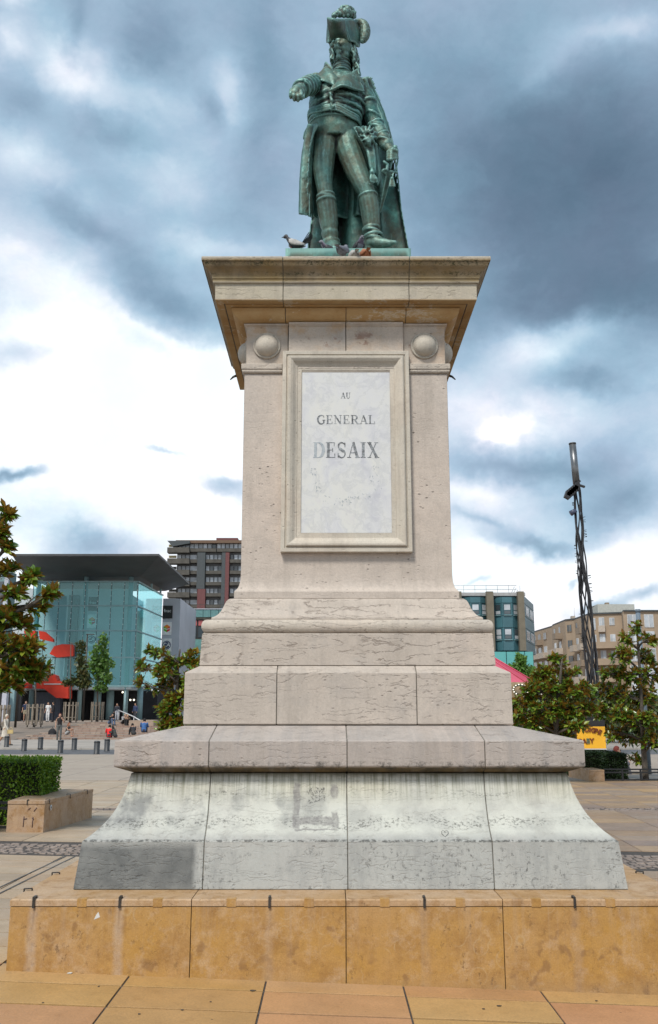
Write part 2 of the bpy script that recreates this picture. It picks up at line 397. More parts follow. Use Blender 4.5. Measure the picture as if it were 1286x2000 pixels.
# cobble bands
M_cob = plain('cobble', (.24, .19, .16), .75, var=.35, scale=9, bmp=.3, objrand=0)
mb = MB()
for (a0, a1) in gaps:
    y = a0+.05
    while y < a1-.02:
        x = -9+random.uniform(0, .1)
        while x < 10:
            w = random.uniform(.085, .12); d = .045
            if not (abs(x-.155) < 1.6 and a0 < 12):
                z = gz(x, y)+random.uniform(-.008, .006); j = lambda: random.uniform(-.008, .008)
                top = [(x-w/2+.014+j(), y-d+.012+j(), z), (x+w/2-.014+j(), y-d+.012+j(), z), (x+w/2-.014+j(), y+d-.012+j(), z), (x-w/2+.014+j(), y+d-.012+j(), z)]
                bot = [(x-w/2, y-d, z-.03), (x+w/2, y-d, z-.03), (x+w/2, y+d, z-.03), (x-w/2, y+d, z-.03)]
                mb.add(top+bot, [(0, 1, 2, 3), (4, 5, 1, 0), (5, 6, 2, 1), (6, 7, 3, 2), (7, 4, 0, 3)])
            x += w+.006
        y += .1
tag(mb.build('cobble', M_cob, pavement), kind='stuff')
# slot drain running away on the left
mb = MB()
M_steel = plain('weathered_steel', (.10, .10, .10), .5, .6, var=.3, scale=12)
for xx in (-3.24, -3.13):
    pts = [(xx+(y-8)*.03, y) for y in [6.0+i*.4 for i in range(15)]]
    for (p0, p1) in zip(pts[:-1], pts[1:]):
        z0, z1 = gz(*p0)+.005, gz(*p1)+.005
        mb.add([(p0[0]-.009, p0[1], z0), (p0[0]+.009, p0[1], z0), (p1[0]+.009, p1[1], z1), (p1[0]-.009, p1[1], z1)], [(0, 1, 2, 3)])
mb.build('slot_drain', M_steel, pavement)
# little things dropped on the ground
M_mark = plain('dark_stain', (.06, .05, .04), .8); M_white = plain('white_paper', (.6, .6, .58), .8)
def scrap(name, u, v, s, mat, lab, cat, group=None):
    p = at(u, v, 6.0); a, b = ray(u, v); Y = (-1.7-.065)/b
    for _ in range(4): Y = (gz(a*Y, Y)-EYE)/b
    x = a*Y; z = gz(x, Y)+.004; mb = MB(); n = 7
    rr = [(x+s*random.uniform(.6, 1.2)*math.cos(k*6.283/n), Y+.6*s*random.uniform(.6, 1.2)*math.sin(k*6.283/n)) for k in range(n)]
    mb.hprism(rr, z, z+.003); o = mb.build(name, mat); tag(o, lab, cat, group); return o
scrap('litter', 137, 1902, .02, M_white, 'tiny crumpled white scrap on the paving at the left foot of the ochre ledge', 'litter')
for u, v, s, lb in [(494, 1936, .022, 'largest dark flattened gum spot, left of the bottom centre of the paving'), (356, 1974, .011, 'small dark gum spot low on the paving, right one of the lower left pair'),
    (272, 1982, .011, 'small dark gum spot low on the paving, left one of the lower left pair'), (193, 1928, .008, 'tiny dark gum spot just before the left part of the ledge'), (84, 1960, .008, 'tiny dark gum spot nearest the bottom left corner'),
    (975, 1966, .016, 'upper dark gum spot of the close pair right of the bottom centre'), (945, 1972, .012, 'lower dark gum spot of the close pair right of the bottom centre'),
    (1165, 1956, .010, 'dark gum spot nearest the bottom right corner'), (412, 1958, .007, 'tiny dark gum speck between the largest gum spot and the lower left pair')]:
    scrap('chewing_gum', u, v, s, M_mark, lb, 'gum spot', 'gum spots on the paving')

# ------------------------------------------------------------------ monument
CX, CY = .155, 9.01
def streaks(z0, z1, amt, col=(.10, .10, .07), fx=14):
    def f(t, P, p, c):
        x, y, z = t.sep(P); s = along(t, P)
        n = t.noise(t.comb(t.m('MULTIPLY', s, fx), t.m('MULTIPLY', z, .9), 0.), 1., 4, .7)
        fall = t.m('MULTIPLY', t.m('SUBTRACT', z, z0), 1/(z1-z0), clamp=True)
        f_ = t.m('MULTIPLY', t.ramp(n, [(.45, 0), (.62, 1)]), t.m('MULTIPLY', fall, amt))
        c = t.mix(f_, c, col)
        return c
    return f
def f_scotia(t, P, p, c):
    x, y, z = t.sep(P)
    # old whitewash left on the hollow
    wash = t.band(z, .80, 1.27, .05); k = t.ramp(t.noise(p, 3.1, 6, .68), [(.30, .25), (.55, 1)])
    c = t.mix(t.m('MULTIPLY', wash, t.m('MULTIPLY', k, .75)), c, (.58, .585, .52))
    cr = t.ramp(t.noise(t.vm('ADD', P, (3, 0, 9)), 1.1, 3), [(.35, 0), (.6, 1)])
    c = t.mix(t.m('MULTIPLY', t.band(z, 1.0, 1.3, .15), t.m('MULTIPLY', cr, .35)), c, (.55, .50, .34))
    low = t.m('MULTIPLY', t.m('SUBTRACT', .84, z), 8., clamp=True)
    c = t.mix(t.m('MULTIPLY', low, .6), c, (.41, .42, .40))
    sm = t.m('MULTIPLY', t.band(z, .82, 1.16, .1), t.ramp(t.noise(t.scale(P, 1, 1, .8), 3.6, 6, .62), [(.46, 0), (.6, .95)]))
    left = t.ramp(t.m('MULTIPLY_ADD', x, .25, .5), [(.25, 1), (.62, .25)])
    c = t.mix(t.m('MULTIPLY', sm, t.m('MULTIPLY', left, .8)), c, (.17, .175, .175))
    c = streaks(1.02, 1.22, .85, (.15, .155, .10), 30)(t, P, p, c)
    tp = t.m('MULTIPLY', t.m('SUBTRACT', t.m('ADD', z, t.m('MULTIPLY', t.noise(P, 9, 5, .7), .05)), 1.235), 30., clamp=True)
    c = t.mix(t.m('MULTIPLY', tp, .8), c, (.07, .065, .035))
    # black pitting along two beds and the arris
    ar = t.m('MULTIPLY', t.band(t.m('ADD', z, t.m('MULTIPLY', t.noise(P, 11, 4, .7), .02)), .788, .808, .005), t.ramp(t.noise(P, 30, 4, .75), [(.42, 0), (.56, .85)]))
    c = t.mix(ar, c, (.06, .06, .055))
    sp = t.m('MULTIPLY', t.m('MULTIPLY', low, t.ramp(t.noise(t.scale(P, 1, 1, .7), 34, 5, .8), [(.55, 0), (.61, .8)])), t.ramp(t.noise(P, 2.6, 4, .7), [(.42, .1), (.58, 1)]))
    c = t.mix(sp, c, (.09, .09, .085))
    vs_ = t.ramp(t.noise(t.comb(t.m('MULTIPLY', along(t, P), 4.5), t.m('MULTIPLY', z, 1.1), 3.), 1., 6, .75), [(.48, 0), (.66, .6)])
    c = t.mix(t.m('MULTIPLY', vs_, low), c, (.24, .245, .24))
    for zz, w in ((1.10, .03), (.905, .045)):
        q = t.m('ADD', z, t.m('MULTIPLY', t.noise(t.vm('ADD', P, (0, 0, zz*9)), 2.2, 5, .75), .22))
        bd = t.band(q, zz+.11-w, zz+.11+w, .03)
        pn = t.ramp(t.noise(t.scale(P, 1, 1, 2), 38, 4, .75), [(.53, 0), (.57, 1)])
        mk = t.ramp(t.noise(t.vm('ADD', P, (zz*5, 0, 0)), 1.8, 3), [(.42, .1), (.55, 1)])
        c = t.mix(t.m('MULTIPLY', t.m('MULTIPLY', bd, pn), t.m('MULTIPLY', mk, .62)), c, (.05, .05, .045))
    # dark damp corner block on the left
    dk = t.m('MULTIPLY', t.m('SUBTRACT', -.925, t.m('ADD', x, t.m('MULTIPLY', t.noise(P, 6, 4), .05))), 25., clamp=True)
    dk = t.m('MULTIPLY', dk, t.m('MULTIPLY', t.m('SUBTRACT', .80, z), 14., clamp=True))
    c = t.mix(t.m('MULTIPLY', dk, t.ramp(t.noise(P, 4, 5, .65), [(.3, .95), (.7, .55)])), c, (.085, .09, .09))
    foot = t.m('MULTIPLY', t.m('SUBTRACT', .55, t.m('ADD', z, t.m('MULTIPLY', t.noise(P, 7, 4), .14))), 9., clamp=True)
    c = t.mix(t.m('MULTIPLY', foot, .55), c, (.13, .14, .13))
    # torn poster: grey paste in a broken U
    px = t.m('ADD', x, t.m('MULTIPLY', t.m('SUBTRACT', t.noise(P, 9, 5, .7), .5), .07)); pz = t.m('ADD', z, t.m('MULTIPLY', t.m('SUBTRACT', t.noise(t.vm('ADD', P, (5, 5, 5)), 8, 5, .7), .5), .07))
    lft = t.m('MULTIPLY', t.band(px, -.275, -.215, .01), t.band(pz, .86, 1.185, .015))
    bot = t.m('MULTIPLY', t.band(px, -.26, .07, .01), t.m('MAXIMUM', t.band(pz, .885, .945, .012), t.band(pz, .85, .87, .008)))
    rgt = t.m('MULTIPLY', t.band(px, .01, .07, .01), t.m('MAXIMUM', t.band(pz, 1.05, 1.17, .02), t.band(pz, .86, .985, .02)))
    u = t.m('MAXIMUM', lft, t.m('MAXIMUM', bot, rgt))
    front = t.m('LESS_THAN', y, 8.2)
    c = t.mix(t.m('MULTIPLY', t.m('MULTIPLY', u, front), t.ramp(t.noise(P, 14, 4, .7), [(.3, .35), (.6, .85)])), c, (.20, .19, .185))
    ink = t.m('MULTIPLY', t.m('MULTIPLY', t.band(px, -.16, -.02, .01), t.band(pz, 1.03, 1.15, .01)), t.ramp(t.noise(P, 60, 4, .8), [(.5, 0), (.58, .9)]))
    return t.mix(t.m('MULTIPLY', ink, front), c, (.06, .06, .06))
def f_slab(t, P, p, c):
    x, y, z = t.sep(P)
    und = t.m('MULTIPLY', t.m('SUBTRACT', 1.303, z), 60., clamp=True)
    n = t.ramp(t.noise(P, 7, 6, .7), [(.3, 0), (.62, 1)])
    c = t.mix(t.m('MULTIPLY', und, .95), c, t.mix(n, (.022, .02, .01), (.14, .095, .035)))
    edge = t.m('MULTIPLY', t.band(z, 1.27, 1.345, .012), t.ramp(t.noise(P, 9, 6, .8), [(.48, 0), (.62, .8)]))
    c = t.mix(edge, c, (.04, .04, .035))
    v = t.ramp(t.noise(t.comb(t.m('MULTIPLY', along(t, P), 5.), t.m('MULTIPLY', z, .4), 0.), 1., 5, .7), [(.5, 0), (.72, .5)])
    return t.mix(v, c, (.24, .235, .24))
def f_cornice(t, P, p, c):
    x, y, z = t.sep(P)
    hi = t.band(z, 5.545, 5.745, .02)
    n = t.noise(P, 3.0, 6, .68)
    c = t.mix(t.m('MULTIPLY', hi, t.ramp(n, [(.3, .6), (.65, 1)])), c, (.25, .17, .075))
    stain = t.ramp(t.noise(t.scale(P, 1, 1, .35), 4.2, 5, .65), [(.44, 0), (.62, .7)])
    c = t.mix(t.m('MULTIPLY', hi, stain), c, (.13, .10, .065))
    spk = t.m('MULTIPLY', t.ramp(t.noise(P, 42, 5, .8), [(.50, 0), (.56, 1)]), t.ramp(t.noise(t.vm('ADD', P, (4, 4, 4)), 2.4, 4, .7), [(.40, 0), (.54, 1)]))
    lip = t.m('ADD', t.band(z, 5.67, 5.735, .02), t.m('MULTIPLY', t.band(z, 5.60, 5.65, .02), .8))
    c = t.mix(t.m('MULTIPLY', t.m('MULTIPLY', spk, lip), .9, clamp=True), c, (.03, .035, .012))
    gr = t.m('MULTIPLY', t.m('MULTIPLY', t.band(z, 5.38, 5.62, .03), t.m('ABSOLUTE', t.m('SUBTRACT', t.noise(P, 1.4, 3), .2))), .3)
    c = t.mix(gr, c, (.35, .33, .14))
    so = t.m('MULTIPLY', t.m('SUBTRACT', 5.398, z), 60., clamp=True)
    ocr = t.mix(t.ramp(n, [(.35, 0), (.65, 1)]), (.44, .24, .075), (.54, .37, .18))
    ocr = t.mix(t.ramp(t.noise(t.scale(P, 1, 1, 3), 2.2, 5, .8), [(.56, 0), (.6, .8), (.66, .25)]), ocr, (.62, .53, .40))
    c = t.mix(t.m('MULTIPLY', so, .92), c, ocr)
    gv = t.m('MULTIPLY', t.m('SUBTRACT', z, 5.3765), 200., clamp=True)  # shade of the drip groove, painted as a darker line
    return t.mix(t.m('MULTIPLY', t.m('MULTIPLY', so, gv), .5), c, (.13, .095, .05))
def f_frieze(t, P, p, c):
    x, y, z = t.sep(P)
    c = t.mix(t.m('MULTIPLY', t.ramp(t.noise(P, 2.2, 5, .7), [(.5, 0), (.72, .7)]), .8), c, (.50, .33, .20))
    up = t.m('MULTIPLY', t.band(z, 5.1, 5.3, .12), t.ramp(t.noise(P, 4, 5, .7), [(.52, 0), (.66, .6)]))
    c = t.mix(up, c, (.45, .25, .08))
    rs = t.m('MULTIPLY', t.band(z, 5.0, 5.2, .06), t.ramp(t.noise(P, 6.5, 4, .7), [(.6, 0), (.66, .6)]))
    return t.mix(rs, c, (.20, .10, .07))
BEIGE = (.46, .385, .335)
M_low = limestone('whitewashed_limestone', (.43, .43, .40), .45, .35, f_scotia, pits=.7, jitter=1)
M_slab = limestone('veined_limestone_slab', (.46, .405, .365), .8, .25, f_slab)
M_vein = limestone('veined_limestone', (.52, .45, .385), 1., .08)
M_mold = limestone('moulded_limestone', (.54, .475, .40), .6, .08)
M_shaft = limestone('shaft_limestone', (.55, .475, .41), .12, .0, pits=.9, grey=(.36, .33, .30))
M_frame = limestone('frame_limestone', (.56, .51, .43), .08, .0, pits=.5, grey=(.40, .35, .29))
M_frz = limestone('frieze_limestone', (.53, .455, .38), .25, .0, f_frieze)
M_corn = limestone('cornice_limestone', (.49, .435, .35), .6, .1, f_cornice)
M_mortar = plain('dark_mortar', (.15, .14, .115), .95, var=.4, scale=15, bmp=.5)

mon = thing('stone_monument_pedestal', 'tall pale limestone pedestal with projecting cornice, framed inscription and flared base, carrying the bronze statue', 'monument', (CX, CY, .46))
def jag(x, amp=.003): return x+random.uniform(-amp, amp)
def course(name, prof, cuts, mat, depth=.30, gap=.0065, label=None, gap_z=.004, side_cuts=None, joint=True):
    """square course: prof = [(half width, z)] bottom to top; cuts = joint x's on the front; corners are one stone round the corner"""
    outs = []
    allcuts = [cuts]+[side_cuts if side_cuts is not None else cuts]*3
    inner = min(h for h, z in prof)-depth
    def xf(k, x, y):      # side k: 0 front (-y), 1 right, 2 back, 3 left
        for _ in range(k): x, y = -y, x
        return (CX+x, CY+y)
    def piece(mb, k, a, b, ma, mb_):
        # a..b on side k; ma/mb_ = mitred at that end
        n = len(prof); sub = 3; vs = []; fs = []
        ringfull = [(h, z) for h, z in prof]+[(inner, prof[-1][1]), (inner, prof[0][1])]
        m = len(ringfull)
        for e, (X, mit) in enumerate(((a, ma), (b, mb_))):
            for (h, z) in ringfull:
                xx = (-h if e == 0 else h) if mit else X
                px, py = xf(k, xx, -h); vs.append((px, py, z))
        for i in range(m): fs.append((i, i+m, (i+1) % m+m, (i+1) % m))
        fs.append(tuple(range(m-1, -1, -1))); fs.append(tuple(range(m, 2*m)))
        mb.add(vs, fs)
    def corner(k):
        c0 = allcuts[k]; c1 = allcuts[(k+1) % 4]
        mb = MB(); a = (c0[-1]+gap/2) if c0 else 0; b = (c1[0]-gap/2) if c1 else 0
        piece(mb, k, a, None, False, True); piece(mb, (k+1) % 4, None, b, True, False); return mb
    if not cuts:
        mb = MB(); n = len(prof)
        rings = [[xf(0, -h, -h)+(z,), xf(0, h, -h)+(z,), xf(0, h, h)+(z,), xf(0, -h, h)+(z,)] for h, z in prof]
        mb.loft(rings, True, 0, False, True); o = mb.build(name, mat, mon, fix=True); outs.append(o)
    else:
        for k in range(4): outs.append(corner(k).build(name, mat, mon, fix=True))
        for k in range(4):
            cs = allcuts[k]
            for a, b in zip(cs[:-1], cs[1:]):
                mb = MB(); piece(mb, k, a+gap/2, b-gap/2, False, False); outs.append(mb.build(name, mat, mon, fix=True))
    if cuts and joint:  # mortar behind the open joints
        zq = (prof[0][1]+prof[-1][1])/2; mb = MB(); rings = [[xf(0, -h, -h)+(z,), xf(0, h, -h)+(z,), xf(0, h, h)+(z,), xf(0, -h, h)+(z,)] for h, z in [(h-.010, zq+(z-zq)*(1-.009/(prof[-1][1]-prof[0][1]))) for h, z in prof]]
        rings[0] = [(x, y, z+.003) for x, y, z in rings[0]]; rings[-1] = [(x, y, z-.003) for x, y, z in rings[-1]]
        mb.loft(rings, True, 0, False, True); tag(mb.build('mortar_joint', M_mortar, mon, fix=True))
    for o in outs:
        bm = bmesh.new(); bm.from_mesh(o.data); es = [e for e in bm.edges if len(e.link_faces) == 2 and e.calc_face_angle(0) > .6]
        bmesh.ops.bevel(bm, geom=es, offset=.0035, segments=1, affect='EDGES', clamp_overlap=True); bm.to_mesh(o.data); bm.free()
    return outs
def smooth_prof(pts, sub=3):
    out = []
    n = len(pts)
    for i in range(n-1):
        p0, p1, p2, p3 = pts[max(i-1, 0)], pts[i], pts[i+1], pts[min(i+2, n-1)]
        for k in range(sub):
            t = k/sub
            out.append(tuple(.5*((2*p1[j])+(-p0[j]+p2[j])*t+(2*p0[j]-5*p1[j]+4*p2[j]-p3[j])*t*t+(-p0[j]+3*p1[j]-3*p2[j]+p3[j])*t**3) for j in (0, 1)))
    out.append(pts[-1]); return out
course('plinth_stone', [(1.986, .462), (1.986, .47), (1.951, .782)]+smooth_prof([(1.947, .788), (1.862, .858), (1.783, .951), (1.725, 1.063), (1.69, 1.172), (1.672, 1.248)], 4),
       [-1.062, -.019, 1.032], M_low)
course('slab_stone', [(1.60, 1.252), (1.66, 1.252), (1.675, 1.258), (1.778, 1.298), (1.785, 1.306), (1.785, 1.488), (1.778, 1.495), (1.30, 1.603)], [-1.067, -.017, 1.03], M_slab)
course('tier_stone', [(1.333, 1.606), (1.338, 1.612), (1.337, 2.020), (1.330, 2.026), (1.23, 2.081)], [-.582, .562], M_vein)
course('dado_stone', [(1.235, 2.085), (1.222, 2.348), (1.214, 2.353)], [], M_vein)
course('torus_moulding', smooth_prof([(1.196, 2.356), (1.213, 2.366), (1.226, 2.388), (1.230, 2.412), (1.226, 2.437), (1.213, 2.459), (1.19, 2.470)], 3), [], M_mold)
course('cyma_moulding', [(1.156, 2.472), (1.156, 2.492), (1.148, 2.497)]+smooth_prof([(1.14, 2.499), (1.108, 2.522), (1.08, 2.562), (1.063, 2.60), (1.05, 2.632), (1.036, 2.655), (1.016, 2.670)], 3), [], M_vein)
course('shaft', [(.985, 2.675), (.985, 2.735)]+smooth_prof([(.981, 2.742), (.957, 2.77), (.943, 2.81), (.936, 2.86), (.934, 2.92)], 3)+[(.938, 4.765)], [], M_shaft)
course('astragal', smooth_prof([(.945, 4.768), (.957, 4.778), (.961, 4.792), (.955, 4.803)], 2)+[(.966, 4.806), (.966, 4.858), (.955, 4.862)], [-.585, .585], M_mold, joint=False)
course('frieze_stone', [(.925, 4.865), (.927, 5.222)]+smooth_prof([(.93, 5.226), (.936, 5.238), (.95, 5.246)], 2)+[(.952, 5.262)], [-.535, .003, .535], M_frz)
course('cornice_bed_moulding', [(.93, 5.266), (.955, 5.268)]+smooth_prof([(.965, 5.27), (1.0, 5.283), (1.035, 5.31), (1.055, 5.345), (1.06, 5.374)], 3), [-.56, .003, .56], M_corn)
course('cornice_stone', [(1.0, 5.377), (1.112, 5.3775), (1.113, 5.386), (1.122, 5.386), (1.123, 5.378), (1.19, 5.378), (1.196, 5.386), (1.197, 5.538), (1.203, 5.543), (1.217, 5.545), (1.22, 5.572), (1.212, 5.577), (1.224, 5.583), (1.226, 5.60)]
       +smooth_prof([(1.228, 5.606), (1.238, 5.63), (1.258, 5.655), (1.284, 5.676), (1.297, 5.70), (1.30, 5.712)], 3)+[(1.314, 5.716), (1.315, 5.755), (1.308, 5.76), (.9, 5.775)],
       [-.575, .578], M_corn, depth=.25)
mb = MB(); mb.box(CX-.95, CX+.95, CY-.95, CY+.95, 5.70, 5.772); mb.build('cornice_core', M_mortar, mon)
# central raised frieze tablet, on the front
mb = MB()
for a, b in ((-.53, -.002), (.006, .535)):
    x0, x1 = CX+a, CX+b; y0 = CY-.958; prof = [(y0, 4.985), (y0-.002, 5.222), (y0-.008, 5.228), (y0-.022, 5.246), (y0-.024, 5.263), (CY-.90, 5.263), (CY-.90, 4.985)]
    mb.add([(x, y, z) for x in (x0, x1) for y, z in prof], [tuple(range(6, -1, -1)), tuple(range(7, 14))]+[(i, i+7, (i+1) % 7+7, (i+1) % 7) for i in range(7)])
    mb.build('frieze_tablet_stone', M_frz, mon, fix=True); mb = MB()
# bosses, two on each side of the shaft head
for k in range(4):
    for s in (-1, 1):
        mb = MB(); m4 = Matrix.Translation((CX, CY, 0)) @ Matrix.Rotation(k*math.pi/2, 4, 'Z')
        rings = []
        for (r, p) in [(.128, 0), (.128, .012), (.121, .02), (.113, .014), (.108, .012)]+[(.108*math.cos(q), .012+.085*math.sin(q)) for q in [i*math.pi/14 for i in range(1, 7)]]+[(.004, .0975)]:
            rings.append([m4 @ Vector((s*.735+r*math.cos(a), -.927-p, 5.045+r*math.sin(a))) for a in [i*math.pi/14 for i in range(28)]])
        mb.loft(rings, True, 0, True, True); mb.build('round_boss', M_frame, mon, fix=True)
# framed panel
HW, Z0, Z1 = .583, 3.085, 4.972; FY = CY-.936
prof = [(0, 0), (0, .058), (.004, .062), (.034, .062), (.038, .050), (.048, .050), (.052, .072), (.062, .078), (.078, .076), (.098, .064), (.118, .044), (.13, .036), (.136, .036), (.138, .028), (.176, .028), (.178, .0)]
names = [('bottom', (-1, 0), (1, 0)), ('right', (1, 0), (1, 1)), ('top', (1, 1), (-1, 1)), ('left', (-1, 1), (-1, 0))]
for nm, A, B_ in names:
    rings = []
    for (sx, sz) in (A, B_):
        rings.append([(CX+sx*(HW-i), FY-p, (Z0+i) if sz == 0 else (Z1-i)) for i, p in prof])
    mb = MB(); mb.loft(rings, True, 0, False, True); mb.build('frame_moulding', M_frame, mon, fix=True)
def f_marble():
    m, t, b = new_mat('plaque_marble'); P = pos(t)
    w = t.vm('ADD', P, t.vm('MULTIPLY', t.noise(P, 4, 4, .6, color=True), (.25, 0, .25)))
    n = t.noise(t.scale(w, 1.5, 1, .7), 3.4, 7, .66); c = t.ramp(n, [(.3, (.50, .50, .54)), (.45, (.60, .60, .60)), (.6, (.63, .625, .59)), (.8, (.57, .55, .57))])
    v = t.m('SUBTRACT', 1., t.m('MULTIPLY', t.m('ABSOLUTE', t.m('SUBTRACT', t.noise(w, 2.6, 7, .7), .5)), 26.), clamp=True)
    c = t.mix(t.m('MULTIPLY', v, .35), c, (.40, .41, .43))
    c = t.mix(t.ramp(t.noise(P, 9, 5, .7), [(.58, 0), (.75, .3)]), c, (.44, .44, .48))
    t.put(b.inputs['Base Color'], c); b.inputs['Roughness'].default_value = .45; bump(t, b, t.noise(P, 50, 3), .08, .004); return m
PYF = FY-.019
mb = MB(); mb.box(CX-.4055, CX+.4055, PYF, FY+.01, Z0+.1795, Z1-.1795); plaque = mb.build('marble_plaque', f_marble(), mon)
def ink_mat(name, col, worn):
    m, t, b = new_mat(name); P = pos(t)
    n = t.noise(P, 34, 4, .75); k = t.ramp(n, [(.5-worn*.3, 1), (.5+.35-worn*.35, .12)])
    t.put(b.inputs['Base Color'], t.mix(k, (.42, .45, .47), col)); b.inputs['Roughness'].default_value = .7; return m
M_ink = ink_mat('worn_black_lettering', (.03, .03, .033), .45); M_ink2 = ink_mat('faded_lettering', (.16, .21, .25), .9)
# serif capitals as strokes: (x0, z0, x1, z1, width)
TK, TN, SF = .17, .05, .045
def arc(cx, cz, rx, rz, a0, a1, w0, w1, n=10):
    out = []
    for i in range(n):
        q0 = R(a0+(a1-a0)*i/n); q1 = R(a0+(a1-a0)*(i+1)/n); f = (i+.5)/n; w = w0+(w1-w0)*math.sin(f*math.pi)
        out.append((cx+rx*math.cos(q0), cz+rz*math.sin(q0), cx+rx*math.cos(q1), cz+rz*math.sin(q1), w))
    return out
def ser(x, z, w=.32): return (x-w/2, z, x+w/2, z, SF)
GL = {
 'A': (.86, [(.12, 0, .43, 1, TN), (.43, 1, .74, 0, TK), (.22, .32, .64, .32, TN), ser(.12, .02, .28), ser(.74, .02, .34)]),
 'U': (.86, [(.18, .98, .18, .3, TK)]+arc(.43, .3, .25, .29, 180, 360, TN, TN+.03)+[(.68, .3, .68, .98, TN), ser(.18, .98), ser(.68, .98, .26)]),
 'I': (.42, [(.21, 0, .21, 1, TK), ser(.21, .02, .36), ser(.21, .98, .36)]),
 'D': (.84, [(.18, 0, .18, 1, TK), (.02, .02, .42, .02, SF), (.02, .98, .42, .98, SF)]+arc(.40, .5, .36, .48, -90, 90, TN, TK+.02, 14)),
 'E': (.74, [(.18, 0, .18, 1, TK), (.02, .02, .66, .02, SF), (.02, .98, .62, .98, SF), (.2, .5, .5, .5, SF), (.66, .0, .66, .26, .05), (.62, 1, .62, .76, .05), (.5, .38, .5, .62, .05)]),
 'L': (.72, [(.18, 0, .18, 1, TK), (.02, .02, .64, .02, SF), ser(.18, .98, .36), (.64, 0, .64, .28, .05)]),
 'N': (.88, [(.15, 0, .15, 1, TN), (.12, 1, .72, 0, TK), (.72, 0, .72, 1, TN), ser(.15, .02, .26), ser(.72, .98, .28), (.0, .98, .16, .98, SF)]),
 'G': (.84, arc(.44, .5, .38, .49, 50, 310, TN, TK+.03, 16)+[(.70, .12, .70, .44, TK-.03), ser(.70, .45, .30), (.70, .72, .70, .96, .05)]),
 'R': (.84, [(.18, 0, .18, 1, TK), ser(.18, .02, .36), (.02, .98, .42, .98, SF), (.2, .5, .42, .5, SF)]+arc(.40, .74, .26, .24, -90, 90, TN, TK, 10)+[(.44, .5, .72, .02, TK-.03), (.66, .02, .84, .02, SF)]),
 'S': (.66, arc(.33, .74, .24, .24, 30, 230, TN, .10, 10)+[(.17, .60, .50, .40, TK)]+arc(.33, .26, .25, .25, 50, -150, .10, TN, 10)+[(.57, .70, .57, .97, .05), (.07, .03, .07, .30, .05)]),
 'X': (.84, [(.12, 1, .70, 0, TK), (.14, 0, .66, 1, TN), ser(.14, .98, .32), ser(.66, .98, .26), ser(.14, .02, .26), ser(.70, .02, .32)]),
}
def letters(word, x0, x1, z0, z1, mats, part):
    tot = sum(GL[c][0] for c in word)+.1*(len(word)-1); sx = (x1-x0)/tot; sz = z1-z0; x = x0
    for i, ch in enumerate(word):
        mb = MB(); e = 0
        for (a, b_, c, d, w) in GL[ch][1]:
            A = Vector((x+a*sx, 0, z0+b_*sz)); B2 = Vector((x+c*sx, 0, z0+d*sz)); dr = (B2-A).normalized(); nrm = Vector((dr.z, 0, -dr.x))*w*sz*.5
            A -= dr*.008*sz; B2 += dr*.008*sz; e += 1
            y = PYF-.0012-.00012*e
            q = [A-nrm, B2-nrm, B2+nrm, A+nrm]
            if (q[1]-q[0]).cross(q[2]-q[1]).y > 0: q = q[::-1]
            mb.add([(p.x, y, p.z) for p in q]+[(p.x, PYF+.001, p.z) for p in q], [(0, 1, 2, 3), (4, 5, 1, 0), (5, 6, 2, 1), (6, 7, 3, 2), (7, 4, 0, 3)])
        mb.build('inscription_letter', mats[i] if isinstance(mats, list) else mats, mon, fix=True)
        x += (GL[ch][0]+.1)*sx
def plq(u, v): p = at(u, v, PYF); return p.x, p.z
for word, u0, u1, v1, v0, mt in (('AU', 666, 685, 767, 778, M_ink), ('GENERAL', 620, 733, 811, 828, M_ink), ('DESAIX', 612, 740, 864, 894, [M_ink2, M_ink, M_ink, M_ink, M_ink, M_ink])):
    a, z0 = plq(u0, v0); b_, z1 = plq(u1, v1); letters(word, a, b_, z0, z1, mt, word)
mb = MB(); mb2 = MB()
rw = random.Random(3)
for (u, v, nn) in [(613, 922, 9), (617, 945, 6), (640, 975, 4), (662, 980, 8), (680, 978, 12), (694, 975, 8), (715, 968, 7), (731, 935, 9), (738, 915, 4), (620, 955, 6), (740, 952, 2)]:
    for _ in range(nn):
        x, z = plq(u+rw.uniform(-9, 9), v+rw.uniform(-7, 7)); q = rw.uniform(0, 3.14); L = rw.uniform(.006, .014); W_ = L*.3
        d = Vector((math.cos(q), 0, math.sin(q)))*L; nn_ = Vector((-math.sin(q), 0, math.cos(q)))*W_
        P0 = Vector((x, PYF-.001, z)); mb.add([P0-d, P0-nn_, P0+d, P0+nn_], [(0, 1, 2, 3)])
tag(mb.build('painted_wreath', M_ink2, mon), kind='stuff')
# scratched heart on the flared base
M_scr = plain('scratch', (.12, .12, .11), .9)
pts = []
for i in range(25):
    q = i/24*2*math.pi; hx = 16*math.sin(q)**3; hz = 13*math.cos(q)-5*math.cos(2*q)-2*math.cos(3*q)-math.cos(4*q)
    p = at(868+hx*.42, 1626-hz*.42, 7.155); pts.append((p.x, 7.146-(p.z-.86)*-.70-.018, p.z))
mb = MB(); mb.tube(pts, .0016, 4); mb.build('scratched_heart', M_scr, mon)

